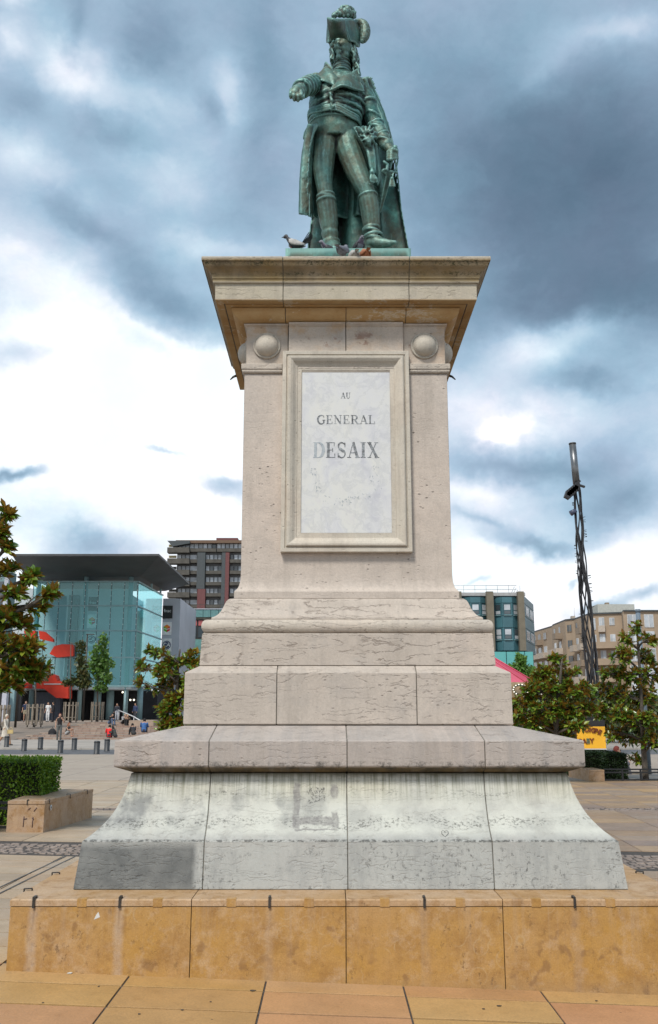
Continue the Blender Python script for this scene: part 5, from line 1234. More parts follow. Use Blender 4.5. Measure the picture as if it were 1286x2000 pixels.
for (u0, u1) in ((904, 952), (966, 1013)):
    xa, xb = X(u0, 1200, Y), X(u1, 1200, Y); w = xb-xa; pts = [(xa, Y), (xa+w*.27, Y-.8), (xa+w*.70, Y-.8), (xb, Y)]
    for f in range(3):
        A, B_ = Vector(pts[f]), Vector(pts[f+1]); zs = [Z(1271, Y-.5), Z(1251, Y-.5), Z(1226, Y-.5), Z(1203, Y-.5), Z(1178, Y-.5), Z(1167, Y-.5)]
        for k in range(5):
            a2 = A+(B_-A)*.02; b2 = A+(B_-A)*.98
            if k in (1, 3):
                l = A+(B_-A)*.16; r = A+(B_-A)*.84
                facet_panel('window_surround', a2, b2, zs[k]+.02, zs[k+1]-.02, -.12, .06, M_bl2, bb)
                fr = facet_panel('window', l, r, zs[k]+.1, zs[k+1]-.1, -.05, .07, M_bl2, bb)
                zz = zs[k]+.1+(zs[k+1]-zs[k]-.2)*.40; l2 = A+(B_-A)*.21; r2 = A+(B_-A)*.79
                facet_panel('pane', l2, r2, zz+.05, zs[k+1]-.2, .022, .02, M_winl if (f+k) % 3 else M_win, fr); facet_panel('pane', l2, r2, zs[k]+.2, zz-.05, .022, .02, M_winl if (f+k) % 2 else M_win, fr)
                facet_panel('sill', A+(B_-A)*.12, A+(B_-A)*.88, zs[k]+.03, zs[k]+.095, -.05, .2, M_tealr, fr)
                facet_panel('side_panel', a2, A+(B_-A)*.14, zs[k]+.03, zs[k+1]-.03, -.055, .04, M_bl, bb); facet_panel('side_panel', A+(B_-A)*.86, b2, zs[k]+.03, zs[k+1]-.03, -.055, .04, M_bl, bb)
            else: facet_panel('facade_panel', a2, b2, zs[k]+.02, zs[k+1]-.02, -.06, .05, M_bl, bb)
        mb = MB(); mb.hprism([pts[0], pts[1], pts[2], pts[3]], Z(1271, Y-.5), Z(1166, Y-.5)); 
    mb = MB(); mb.hprism([(pts[0][0]+.02, Y), (pts[1][0]+.04, Y-.68), (pts[2][0]-.04, Y-.68), (pts[3][0]-.02, Y)], Z(1271, Y-.5), Z(1166, Y-.5)); mb.build('bay_core', M_bl2, bb)
A, B_ = (X(1026, 1200, Y), Y+.2), (X(1043, 1200, Y+9), Y+9)
for k in range(5):
    zs = [Z(1271, Y), Z(1251, Y), Z(1226, Y), Z(1203, Y), Z(1178, Y), Z(1163, Y)]
    facet_panel('facade_panel', A, B_, zs[k]+.03, zs[k+1]-.03, -.3, .3, M_bl, bb)
    if k in (1, 3):
        for f0, f1 in ((.1, .4), (.55, .85)):
            a = Vector(A)+(Vector(B_)-Vector(A))*f0; b_ = Vector(A)+(Vector(B_)-Vector(A))*f1; w = facet_panel('window', a, b_, zs[k]+.2, zs[k+1]-.2, .0, .05, M_frame2, bb); facet_panel('pane', a, b_, zs[k]+.35, zs[k+1]-.35, .051, .01, M_winl, w)
for u0, u1 in ((930, 965), (966, 990), (990.5, 1026), (1026.5, 1043)):
    boxo('lower_panel', X(u0, 1300, Y-1.2)+.03, X(u1, 1300, Y-1.2)-.03, Y-1.2, Y-1.0, .3, Z(1273, Y-1.2), M_turq, bb)
boxo('base_wall', X(900, 1300, Y-1), X(1043, 1300, Y-1), Y-.99, Y+10, 0, Z(1273.5, Y-1), M_bl2, bb)
mb = MB(); zt0, zt1 = Z(1158, Y), Z(1143.5, Y)
for k in range(9): x = X(880+k*22-40, 1150, Y+2); mb.box(x-.025, x+.025, Y+2, Y+2.05, zt0, Z(1143.5, Y+2))
for v in (1143.5, 1151): mb.tube([(X(845, v, Y+2), Y+2, Z(v, Y+2)), (X(1009, v, Y+2), Y+2, Z(v, Y+2))], .03, 5)
for k in range(4): mb.tube([(X(998+k*4, 1150, Y+1), Y+1, zt0), (X(1005+k*3.2, 1145, Y+1), Y+1, Z(1146+k*3, Y+1))], .04, 5)
mb.build('roof_railing', plain('galvanised', (.42, .44, .45), .5, .5), bb)

# beige apartment block
ab = thing('beige_apartment_block', 'long beige rendered apartment block with balconies behind the magnolias on the right', 'apartment block', (X(1200, 1400, 165), 175, 0))
M_bg = plain('beige_render', (.31, .235, .165), .85, var=.10, scale=.35); M_bg2 = plain('beige_render_dark', (.24, .185, .135), .85, var=.12, scale=.35); M_balw = plain('balcony_parapet', (.40, .34, .28), .8)
zt = Z(1198, 160)
P_ = [(X(1040, 1240, 200), 200), (X(1078, 1224, 186), 186), (X(1080, 1222, 183), 183), (X(1104, 1211, 173), 173), (X(1122, 1208, 171), 171), (X(1150, 1200, 162), 162), (X(1214, 1199, 160), 160), (X(1217, 1197, 157), 157), (X(1400, 1197, 157), 157), (X(1400, 1197, 190), 190), (X(1060, 1197, 212), 212)]
mb = MB(); mb.hprism(P_, 0, zt); mb.build('wall', M_bg, ab)
mb = MB(); cx_, cy_ = sum(p[0] for p in P_)/len(P_), sum(p[1] for p in P_)/len(P_)
mb.hprism([(cx_+(x-cx_)*1.004, cy_+(y-cy_)*1.006-.2) for x, y in P_], zt, zt+.25); mb.build('roof_edge', M_tch, ab)
fl = [zt-2.9-k*2.85 for k in range(6)]
def fwin(A, B_, f0, f1, z0, z1, light=True, shut=False):
    A, B_ = Vector(A), Vector(B_); a = A+(B_-A)*f0; b_ = A+(B_-A)*f1; w = facet_panel('window', a, b_, z0, z1, .0, .10, M_frame2 if light else M_bg2, ab)
    d = (b_-a)*.08; n = 2
    for k in range(n):
        p = a+(b_-a)*(k/n)+d*.6; q = a+(b_-a)*((k+1)/n)-d*.6; facet_panel('pane', p, q, z0+.1, z1-.1, .101, .02, M_winl if light else M_win, w)
def fbal(A, B_, f0, f1, z, out=1.1, mat=None):
    A, B_ = Vector(A), Vector(B_); a = A+(B_-A)*f0; b_ = A+(B_-A)*f1; facet_panel('balcony', a, b_, z-.15, z+.95, .0, out, mat or M_balw, ab)
segs = list(zip(P_[:-1], P_[1:]))
for k, z in enumerate(fl):
    fwin(*segs[5], .30, .47, z+.2, z+2.3); fwin(*segs[5], .62, .78, z+.9 if k == 0 else z+.2, z+2.2, True); fwin(*segs[5], .05, .2, z+.2, z+2.2)
    fwin(*segs[7], .04, .16, z+.2, z+2.4); fwin(*segs[7], .22, .32, z+.2, z+2.4); fwin(*segs[7], .40, .52, z+.2, z+2.4)
    if k == 0: fbal(*segs[5], .28, .49, z-.1, .8, M_balw)
    if k > 0: fbal(*segs[5], .0, .85, z-.1, 1.4, M_bg)
    for s_, wins in ((0, (.06, .32, .6)), (2, (.1, .5)), (4, (.1, .6))):
        for i, w in enumerate(wins):
            fwin(*segs[s_], w, w+.14, z+.7 if k == 0 else z+.2, z+2.2, k > 0, False)
            if k > 0 or i % 2: fbal(*segs[s_], w-.04, w+.22, z-.1, 1.3, M_balw if k % 2 else M_bg2)
    fwin(*segs[3], .2, .7, z+.7, z+2.1, False)
Yp = 165; boxo('plant_room', X(1168, 1190, Yp), X(1240, 1190, Yp), Yp, Yp+6, zt, Z(1180, Yp), plain('pale_plant_room', (.42, .42, .38), .8), ab)
boxo('chimney', X(1184, 1178, Yp), X(1191, 1178, Yp), Yp+.2, Yp+1, Z(1180, Yp), Z(1176.5, Yp), M_bg2, ab)
boxo('chimney', X(1117, 1205, 176), X(1124, 1205, 176), 176, 177, zt, Z(1203, 176), M_balw, ab)
mb = MB(); p = at(1124, 1204, 176); mb.tube([(p.x, 176.5, zt), (p.x, 176.5, Z(1182, 176))], .05, 5); mb.build('aerial', M_frame2, ab)
# ------------------------------------------------------------------ raised plaza, steps, bollards
M_brick = None
def mk_step():
    m, t, b = new_mat('step_stone'); P = pos(t); r = t.node('ShaderNodeNewGeometry').outputs['Random Per Island']
    c = t.ramp(r, [(0, (.23, .15, .115)), (.3, (.31, .215, .165)), (.55, (.26, .19, .155)), (.8, (.36, .28, .22)), (1, (.20, .13, .10))])
    c = t.mix(t.ramp(t.noise(P, 4, 4, .7), [(.5, 0), (.7, .5)]), c, (.38, .32, .26)); t.put(b.inputs['Base Color'], c); b.inputs['Roughness'].default_value = .85; return m
M_step = mk_step(); M_terr = plain('terrace_paving', (.30, .235, .19), .8, var=.2, scale=.7)
mb = MB(); mb.hprism([(-120, 80), (-9, 80), (-4, 84), (60, 84), (60, 215), (-120, 215)], .6, .9); tag(mb.build('upper_plaza', M_terr), kind='structure')
mb = MB(); xr = -20.2
mb.add([(-60, 58.5, .004), (xr+.02, 60.5, .004), (xr+.02, 80.2, .9), (-60, 80.2, .9), (-60, 58.5, -.3), (xr+.02, 60.5, -.3), (xr+.02, 80.2, -.3), (-60, 80.2, -.3)], [(0, 1, 2, 3), (0, 4, 5, 1), (1, 5, 6, 2), (3, 7, 4, 0)]); tag(mb.build('ramp', plain('ramp_asphalt', (.21, .165, .13), .85, var=.15, scale=.6)), kind='structure')
mb = MB()
for k in range(14): x = -33+k; mb.box(x, x+.98, 59.5+(k*.08), 59.75+(k*.08), -.02, .12+(k*.0)) if k < 12 else None
steps = thing('terraced_steps', 'wide brown stone steps where people sit, rising to the glass fronted building', 'steps', (-15, 70, 0))
mb2 = MB()
for k in range(8):
    Y0 = 61.6+k*2.45; z1 = .115*(k+1)
    x = xr+random.uniform(-.4, 0)
    while x < -8.2:
        w = random.uniform(.34, .62); bow = -.012*(x+14)**2*0
        mb2.box(x, x+w-.02, Y0, Y0+.45, z1-.14, z1+random.uniform(-.006, .006)); x += w
    mb = MB(); mb.hprism([(xr, Y0+.45), (-8.2, Y0+.45), (-8.2, Y0+2.46), (xr, Y0+2.46)], z1-.2, z1-.004); mb.build('tread', joints_mat('tread_stone', (.30, .21, .165), (.22, .15, .12), .62, .5), steps)
tag(mb2.build('riser_stone', M_step, steps), kind='stuff')
mb = MB(); mb.box(X(252, 1415, 74), X(300, 1415, 74), 74, 79.9, 0, Z(1407, 74)); o = mb.build('stone_block', plain('warm_block', (.33, .25, .19), .8)); tag(o, 'warm stone retaining block at the head of the steps, under the handrail', 'stone block')
hrl = thing('stair_handrail', 'thin pale metal handrail sloping down beside the terraced steps', 'handrail', (X(255, 1410, 76), 76, .9))
mb = MB(); mb.tube([at(231, 1387, 82), at(245, 1392.5, 80), at(262, 1400, 77), at(277, 1409, 74.5)], .05, 6); mb.build('rail', M_frame2, hrl)
for (u, v, Y, h) in ((233, 1388, 82, .9), (262, 1400, 77, .8)): p = at(u, v, Y); mb = MB(); mb.tube([p, p-Vector((0, 0, h))], .035, 6); mb.build('post', M_frame2, hrl)

M_bol = plain('bollard_iron', (.045, .047, .05), .5, .3, var=.3, scale=9)
def mk_bollard(x, y, lab):
    t = thing('bollard', lab, 'bollard', (x, y, -.05 if 39.8 < y < 46.3 else 0), 'bollards along the road'); return t
bsrc = None
labs = ['dark round bollard in front of the walking woman in the pale coat', 'dark bollard second from the left edge, near side of the road', 'dark bollard at the far kerb midway between walking woman and girl in black', 'dark bollard directly before the girl in black, near kerb', 'dark bollard at the far kerb below the seated bare-legged woman', 'dark bollard nearest the pedestal on the near kerb', 'dark bollard right in front of the man in red']
for (u, vb), lab in zip([(13, 1459), (47, 1467), (79, 1462), (118, 1470.5), (145, 1464.5), (189, 1473), (209, 1467.5)], labs):
    a, b_ = ray(u, vb); Y = -1.7/b_; x = a*Y; z0 = 0.
    t = mk_bollard(x, Y, lab); t.location.z = z0; WL[t.name] = Vector((x, Y, z0))
    if bsrc is None:
        m1 = MB(); m1.tube([(0, 0, 0), (0, 0, .02), (0, 0, .03), (0, 0, .47)], [.135, .135, .12, .125], 18); me1 = m1.mesh('post', M_bol)
        m2 = MB(); m2.tube([(0, 0, .472), (0, 0, .50), (0, 0, .53), (0, 0, .545)], [.128, .13, .12, .07], 18); me2 = m2.mesh('cap', M_bol); bsrc = (me1, me2)
    for nm, me in zip(('post', 'cap'), bsrc):
        o = bpy.data.objects.new(nm, me); COL.objects.link(o); o.parent = t; WL[o.name] = WL[t.name]

# ------------------------------------------------------------------ foliage
def leaf_mat(name, greens, rust, rustamt, rough=.35):
    m, t, b = new_mat(name); g = t.node('ShaderNodeNewGeometry')
    r = t.m('FRACT', t.m('ADD', g.outputs['Random Per Island'], t.m('MULTIPLY', rnd(t), 7.3)))
    c = t.ramp(r, [(i/(len(greens)-1), x) for i, x in enumerate(greens)])
    r2 = t.m('FRACT', t.m('MULTIPLY', r, 17.7))
    back = t.m('MULTIPLY', g.outputs['Backfacing'], t.m('LESS_THAN', r2, rustamt))
    rc = t.ramp(r2, [(0, rust[0]), (rustamt, rust[1])])
    c = t.mix(back, c, rc)
    t.put(b.inputs['Base Color'], c); b.inputs['Roughness'].default_value = rough; b.inputs['Specular IOR Level'].default_value = .5
    tr = t.node('ShaderNodeBsdfTranslucent'); t.put(tr.inputs[0], c); mx = t.node('ShaderNodeMixShader'); mx.inputs[0].default_value = .22
    t.l.new(b.outputs[0], mx.inputs[1]); t.l.new(tr.outputs[0], mx.inputs[2]); t.l.new(mx.outputs[0], t.n['Material Output'].inputs[0]); return m
MG = [(.04, .085, .012), (.08, .16, .014), (.15, .24, .02), (.06, .12, .014), (.24, .28, .03), (.10, .17, .02)]
M_mag = leaf_mat('magnolia_leaf', MG, ((.20, .095, .014), (.36, .20, .03)), .74, .3)
M_magd = leaf_mat('magnolia_leaf_shaded_side', MG[:4], ((.10, .052, .014), (.16, .085, .025)), .65, .3)
M_map = leaf_mat('young_maple_leaf', [(.07, .16, .02), (.11, .23, .03), (.05, .12, .015), (.14, .26, .05)], ((.08, .16, .03), (.12, .2, .05)), .5, .5)
M_olive = leaf_mat('olive_green_leaf', [(.04, .065, .015), (.07, .09, .02), (.03, .05, .012), (.09, .09, .02)], ((.09, .08, .02), (.12, .10, .03)), .5, .5)
M_bark = plain('bark', (.085, .07, .055), .9, var=.4, scale=14, bmp=.5)
def leaf_geo(L, W):
    return [(0, 0, 0), (-W*.42, L*.28, W*.10), (W*.42, L*.28, W*.10), (-W*.5, L*.58, W*.08), (W*.5, L*.58, W*.08), (0, L, -L*.06), (0, L*.3, -W*.02), (0, L*.6, 0)], \
           [(0, 2, 6), (0, 6, 1), (6, 2, 4, 7), (1, 6, 7, 3), (7, 4, 5), (3, 7, 5)]
lv, lf = leaf_geo(1., .42)
mbl = MB(); mbl.add(lv, lf); me_leaf = mbl.mesh('leaf', M_mag)
def leaf_frame(p, d, roll, L):
    d = d.normalized(); s = d.cross(Vector((0, 0, 1))); s = s.normalized() if s.length > .05 else Vector((1, 0, 0)); n = s.cross(d)
    s2 = s*math.cos(roll)+n*math.sin(roll); n2 = s2.cross(d)
    return Matrix(((s2.x*L, d.x*L, n2.x*L, p.x), (s2.y*L, d.y*L, n2.y*L, p.y), (s2.z*L, d.z*L, n2.z*L, p.z), (0, 0, 0, 1)))
def rv(rg): 
    while 1:
        v = Vector((rg.uniform(-1, 1), rg.uniform(-1, 1), rg.uniform(-1, 1)))
        if .02 < v.length < 1: return v
def bend(a, b, rg, sag=.12, n=6):
    L = (b-a).length; o = rv(rg)*L*sag; return [a.lerp(b, i/(n-1))+o*math.sin(math.pi*i/(n-1)) for i in range(n)]
def magnolia(label, base, trunk, blobs, Y, L, seed, nsep, mat=None, group='magnolia trees around the monument', trr=.09, leaves=11):
    rg = random.Random(seed); t = thing('magnolia_tree', label, 'tree', base, group); wood = MB(); tips = []
    tp = [Vector(p) for p in trunk]; fine = []
    for a, b in zip(tp[:-1], tp[1:]): fine += [a.lerp(b, i/4) for i in range(4)]
    fine.append(tp[-1]); wood.tube(fine, [trr*(1-.75*i/(len(fine)-1)) for i in range(len(fine))], 9)
    for (u, v, ru, rvv, n) in blobs:
        Yb = Y+rg.uniform(-.5, .5)*min(1.2, ru*Y/1800*2); c = at(u, v, Yb); k = Yb/1850; R_ = Vector((ru*k, (ru+rvv)*.5*k, rvv*k))
        att = min(fine, key=lambda q: (q-c).length+max(0, q.z-c.z+.2)*1.5); lim = bend(att, c, rg, .14, 8)
        wood.tube(lim, [trr*.38*(1-.7*i/7)+.006 for i in range(8)], 6)
        for _ in range(int(n*1.55)):
            w = rv(rg); p = c+Vector((w.x*R_.x, w.y*R_.y, w.z*R_.z)); st_ = lim[rg.randint(4, 7)]
            wood.tube(bend(st_, p, rg, .12, 4), [.011, .009, .007, .005], 4); tips.append((p, (p-st_).normalized()+Vector((0, 0, .55))))
    wood.build('trunk', M_bark, t)
    allL = []
    for (p, d) in tips:
        d = d.normalized(); a = d.orthogonal().normalized(); b = d.cross(a); nl = rg.randint(leaves-2, leaves+3)
        for k in range(nl):
            q = k*2.4+rg.uniform(-.3, .3); el = rg.uniform(.15, 1.15); dr = (a*math.cos(q)+b*math.sin(q))*math.cos(el)+d*math.sin(el)
            dr.z -= rg.uniform(0, .35); pp = p-d*rg.uniform(0, .10)*L/.18
            allL.append(leaf_frame(pp, dr, rg.uniform(-.9, .9), L*rg.uniform(.7, 1.15)))
    allL.sort(key=lambda m: m.translation.y)
    for m4 in allL[:nsep]:
        o = bpy.data.objects.new('leaf', me_leaf); COL.objects.link(o); o.parent = t; mm = m4.copy(); mm.translation -= WL[t.name]; o.matrix_local = mm
    mb = MB()
    for m4 in allL[nsep:]: mb.add([m4 @ Vector(v) for v in lv], lf)
    tag(mb.build('crown', mat or M_mag, t), kind='stuff')
    return t
Yl = 13.3
magnolia('large magnolia with glossy green and rusty leaves cut by the left edge', at(-75, 1650, Yl), [at(-75, 1650, Yl), at(-70, 1450, Yl), at(-55, 1250, Yl), at(-35, 1100, Yl), at(-10, 1010, Yl)],
    [(14, 1000, 14, 12, 5), (6, 1040, 18, 16, 7), (18, 1062, 12, 10, 4), (14, 1110, 22, 16, 7), (66, 1128, 24, 14, 9), (98, 1158, 14, 14, 7), (30, 1155, 26, 16, 7), (72, 1180, 18, 14, 5), (10, 1200, 30, 22, 10), (45, 1215, 26, 20, 9),
     (22, 1255, 40, 24, 16), (56, 1262, 26, 18, 10), (30, 1300, 44, 22, 18), (76, 1303, 24, 14, 9), (12, 1335, 34, 18, 11), (60, 1322, 24, 12, 7), (-45, 1240, 50, 70, 40), (-60, 1120, 50, 50, 24), (-110, 1220, 50, 80, 30)], Yl, .16, 3, 300, trr=.10, leaves=11)
Y2 = 22.
magnolia('small magnolia half hidden behind the left flank of the pedestal', at(352, 1520, Y2), [at(352, 1520, Y2), at(350, 1440, Y2), at(345, 1370, Y2), at(348, 1300, Y2), at(352, 1268, Y2)],
    [(300, 1272, 24, 8, 8), (282, 1300, 18, 8, 6), (270, 1330, 12, 6, 3), (335, 1285, 26, 16, 14), (318, 1310, 26, 14, 12), (340, 1330, 28, 18, 16), (305, 1340, 20, 10, 7), (350, 1365, 28, 22, 20), (328, 1385, 22, 16, 12), (345, 1410, 30, 16, 16), (318, 1415, 18, 12, 9), (380, 1340, 22, 50, 22), (375, 1290, 20, 20, 10)], Y2, .17, 5, 150, trr=.07)
Y3 = 23.5
magnolia('rounded dense magnolia just right of the pedestal, before the beige apartments', at(1085, 1530, Y3), [at(1085, 1530, Y3), at(1085, 1450, Y3), at(1090, 1380, Y3), at(1095, 1320, Y3), at(1098, 1290, Y3)],
    [(1015, 1375, 18, 14, 9), (1020, 1400, 22, 14, 12), (1035, 1360, 20, 12, 10), (1060, 1330, 26, 16, 14), (1092, 1290, 22, 12, 10), (1060, 1312, 26, 12, 12), (1110, 1312, 30, 16, 14), (1045, 1345, 24, 14, 13), (1085, 1345, 34, 20, 24), (1130, 1345, 30, 18, 20), (1035, 1380, 24, 16, 14), (1070, 1385, 34, 20, 24), (1115, 1385, 34, 20, 26), (1150, 1375, 24, 22, 16), (1045, 1410, 26, 14, 14), (1090, 1420, 34, 14, 22), (1130, 1415, 26, 12, 14), (1105, 1440, 22, 10, 8)], Y3, .17, 8, 150, trr=.08)
Y4 = 24.6
magnolia('tall loose magnolia with bare lower stems behind the black railing at the right edge', at(1262, 1527, Y4), [at(1262, 1527, Y4), at(1258, 1470, Y4), at(1254, 1390, Y4), at(1250, 1310, Y4), at(1244, 1225, Y4)],
    [(1242, 1222, 12, 12, 6), (1228, 1245, 20, 12, 8), (1262, 1250, 20, 12, 8), (1215, 1280, 26, 16, 13), (1258, 1280, 26, 16, 12), (1192, 1312, 26, 14, 11), (1230, 1318, 28, 18, 16), (1272, 1318, 26, 20, 15), (1180, 1345, 24, 14, 10), (1215, 1355, 30, 18, 17), (1262, 1360, 32, 22, 20), (1175, 1385, 22, 16, 10), (1212, 1395, 30, 18, 18),
     (1258, 1405, 32, 22, 22), (1195, 1430, 22, 14, 9), (1232, 1440, 26, 14, 10), (1275, 1445, 26, 18, 12), (1245, 1480, 22, 10, 4)], Y4, .17, 11, 150, trr=.085)

def leafy(name, label, base, trunk, blobs, Y, L, n, mat, seed, trr=.06, group=None, droop=.2):
    rg = random.Random(seed); t = thing(name, label, 'tree', base, group); wood = MB(); wood.tube(trunk, [trr*(1-.6*i/(len(trunk)-1)) for i in range(len(trunk))], 7)
    mb = MB(); tot = sum(b[2]*b[3] for b in blobs)
    for (u, v, ru, rvv) in blobs:
        c = at(u, v, Y); k = Y/1830; wood.tube(bend(min(trunk, key=lambda q: (Vector(q)-c).length), c, rg, .1, 5), trr*.3, 5)
        for _ in range(int(n*ru*rvv/tot)):
            w = rv(rg); w = w.normalized()*(w.length**.6); p = c+Vector((w.x*ru*k, w.y*(ru+rvv)*.5*k, w.z*rvv*k)); d = rv(rg); d.z -= droop; s = d.cross(rv(rg)).normalized()*L*.32; d = d.normalized()*L*rg.uniform(.6, 1.2)
            mb.add([p, p+d*.5+s, p+d, p+d*.5-s], [(0, 1, 2, 3)])
    wood.build('trunk', M_bark, t); tag(mb.build('crown', mat, t), kind='stuff'); return t
g_ = 'young trees in wooden guards'
def tr3(u, v0, v1, Y): return [at(u, v0, Y), at(u, (v0+v1)/2, Y), at(u+1, v1, Y)]
leafy('young_tree', 'slender bright green young tree in front of the glass front, above the right hand guard', (X(191, 1408, 84), 84, .9), tr3(191, 1409, 1250, 84), [(203, 1250, 8, 14), (196, 1275, 17, 18), (207, 1295, 16, 14), (190, 1300, 16, 18), (204, 1322, 18, 14), (198, 1342, 14, 9)], 84, .36, 1500, M_map, 4, .09, g_)
leafy('young_tree', 'thin olive green young tree over the middle wooden guard', (X(138, 1411, 80), 80, .9), tr3(138, 1412, 1255, 80), [(158, 1262, 8, 12), (158, 1288, 9, 14), (162, 1330, 14, 12),  (162, 1310, 12, 12), (152, 1328, 12, 10), (168, 1330, 12, 12), (132, 1332, 10, 7)], 80, .34, 1100, M_olive, 6, .08, g_)
leafy('young_tree', 'young tree whose crown merges with the magnolia, over the left wooden guard', (X(70, 1418, 72), 72, .7), tr3(70, 1418, 1290, 72), [(72, 1290, 18, 16), (60, 1315, 20, 16), (88, 1318, 16, 12)], 72, .32, 260, M_olive, 7, .08, g_)
leafy('broadleaf_tree', 'fresh green tree standing before the turquoise panels, behind the pink canopy', (X(1020, 1420, 92), 92, 0), tr3(1020, 1440, 1300, 92), [(1018, 1290, 10, 12), (1012, 1305, 16, 10), (1030, 1315, 20, 14), (1000, 1318, 14, 10)], 92, .42, 1500, M_map, 9, .12)
leafy('broadleaf_tree', 'dark green tree filling the gap beneath the carousel canopy', (X(1050, 1430, 55), 55, 0), tr3(1050, 1450, 1360, 55), [(1030, 1375, 34, 20), (1075, 1380, 36, 24), (1120, 1370, 36, 26), (1045, 1400, 40, 16), (1100, 1405, 40, 18), (1150, 1400, 40, 24), (1200, 1390, 40, 36), (1255, 1400, 40, 40)], 55, .46, 12000, M_olive, 10, .14)

# wooden tree guards
M_wood = plain('grey_timber', (.24, .20, .155), .85, var=.25, scale=4)
def guard(u, vb, Y, z, lab, w=.55):
    x = X(u, 1400, Y); t = thing('tree_guard', lab, 'tree guard', (x, Y, z), 'wooden tree guards on the plaza')
    for k in range(12):
        a = k/12*6.283; px, py = x+w*math.cos(a), Y+w*math.sin(a); mb = MB(); mb.obox((px, py, z+.95), (.055*math.sin(a), -.055*math.cos(a), 0), (.03*math.cos(a), .03*math.sin(a), 0), (0, 0, .75 if k % 2 else .79)); mb.build('slat', M_wood, t)
    for zz in (.45, 1.45):
        mb = MB(); mb.tube([(x+(w-.05)*math.cos(a), Y+(w-.05)*math.sin(a), z+zz) for a in [i/12*6.283 for i in range(14)]], .04, 5, cap=False); mb.build('hoop', M_wood, t)
    for k in range(4): a = k/4*6.283+.4; mb = MB(); mb.tube([(x+w*.8*math.cos(a), Y+w*.8*math.sin(a), z), (x+w*.8*math.cos(a), Y+w*.8*math.sin(a), z+.3)], .05, 5); mb.build('foot', M_iron, t)
guard(5, 1420, 66, .5, 'wooden slatted tree guard cut by the left edge of the photo', .5); guard(68, 1420, 72, .62, 'widest wooden slatted tree guard, between the lamp post and the white clad people', .62)
guard(138, 1411, 80, .85, 'wooden slatted tree guard right behind the seated bare-legged woman', .6); guard(190, 1409, 84, .9, 'wooden slatted tree guard under the bright green tree', .55)
# slender lamp posts on the plaza
for u, vt, vb, Y, lab in ((31, 1338, 1421, 66, 'thin dark lamp post at the left beside the magnolia leaves'), (163, 1328, 1409, 82, 'thin dark lamp post between the middle and right wooden tree guards')):
    t = thing('lamp_post', lab, 'lamp post', (X(u-1, vb, Y), Y, Z(vb, Y))); p0 = at(u-1, vb, Y); h = Z(1240, Y)-p0.z
    mb = MB(); mb.tube([p0, p0+Vector((0, 0, h))], [.09, .06], 8); mb.build('pole', M_iron, t); mb = MB(); mb.box(p0.x-.1, p0.x+.6, Y-.1, Y+.1, p0.z+h, p0.z+h+.08); mb.build('lamp_head', M_iron, t)
t = thing('lamp_post', 'tall blue grey steel post rising behind the magnolia at the right edge', 'lamp post', (X(1268, 1520, 27), 27, -.02)); M_bgp = plain('blue_grey_paint', (.13, .17, .21), .5)
x = X(1268, 1500, 27); mb = MB(); mb.tube([(x, 27, -.05), (x, 27, Z(1196, 27))], .066, 14); mb.build('pole', M_bgp, t); mb = MB(); mb.tube([(x, 27, Z(1196, 27)), (x, 27, Z(1190, 27))], .075, 14); mb.build('cap', M_bgp, t)

# ------------------------------------------------------------------ woven lighting mast
Ym = 40.; M_rod = plain('dark_rod', (.032, .032, .035), .5, .4, var=.4, scale=5); M_alu = plain('brushed_tube', (.16, .165, .17), .35, .7, var=.3, scale=3)
mast = thing('lighting_mast', 'tall slightly leaning mast of woven dark rods ending in a grey tube with floodlights', 'mast', (X(1172, 1445, Ym), Ym, 0))
ax = [at(1165, 1446, Ym), at(1158, 1330, Ym), at(1147, 1210, Ym), at(1138, 1110, Ym), at(1132, 1030, Ym), at(1127, 950, Ym)]
ax[0].z = 0
def axp(f):
    q = f*(len(ax)-1); i = min(int(q), len(ax)-2); return Vector(cr(ax[max(i-1, 0)], ax[i], ax[i+1], ax[min(i+2, len(ax)-1)], q-i))
NR = 18
for k in range(NR):
    s = 1 if k % 2 else -1; pts = []; ph = k/NR*6.283; rg = random.Random(k)
    for i in range(64):
        f = i/63; c = axp(f); rr = .17*(1-f)+.12+.025*math.sin(f*25+k*1.7); a = ph+s*(.8*math.sin(f*13+ph*2)+f*1.2)
        pts.append(c+Vector((rr*math.cos(a), rr*math.sin(a), 0)))
    mb = MB(); mb.tube(pts, [.034-.010*i/63 for i in range(64)], 6); mb.build('rod', M_rod, mast)
rg = random.Random(2)
for i in range(60):
    f = rg.uniform(.15, .98); c = axp(f); rr = .17*(1-f)+.13; s = 1 if (int(f*7) % 2) else -1; mb = MB(); p = c+Vector((s*rr, -.05, 0)); mb.tube([p, p+Vector((s*.12, 0, rg.uniform(-.02, .05)))], .012, 4); mb.build('spike', M_rod, mast)
p0, p1 = at(1127, 952, Ym), at(1118.5, 868, Ym)
mb = MB(); mb.tube([p0, p1], .155, 20); mb.build('top_tube', M_alu, mast); mb = MB(); mb.tube([p1, p1+(p1-p0).normalized()*.06], .165, 20); mb.build('tube_cap', M_iron, mast)
for k in range(6):
    a, b_ = at(1107+k*3.6, 966-k*3.2, Ym-.25), at(1110+k*3.6, 969-k*3.2, Ym-.1); mb = MB(); mb.obox((a+b_)/2, (.10, 0, -.06), (.0, .14, 0), (.05, 0, .13)); mb.build('floodlight', M_rod, mast)
mb = MB(); mb.obox(at(1120, 950, Ym-.1), (.32, 0, .26), (0, .06, 0), (-.03, 0, .04)); mb.build('bracket', M_rod, mast)
mb = MB(); mb.obox(at(1136, 949, Ym), (.14, 0, -.05), (0, .1, 0), (.0, 0, .03)); mb.build('bracket', M_rod, mast)
mb = MB(); mb.tube([at(1115, 1003, Ym-.1), at(1125, 997, Ym-.1)], [.13, .10], 10); mb.build('spotlight', plain('spot_navy', (.05, .06, .10), .4), mast)

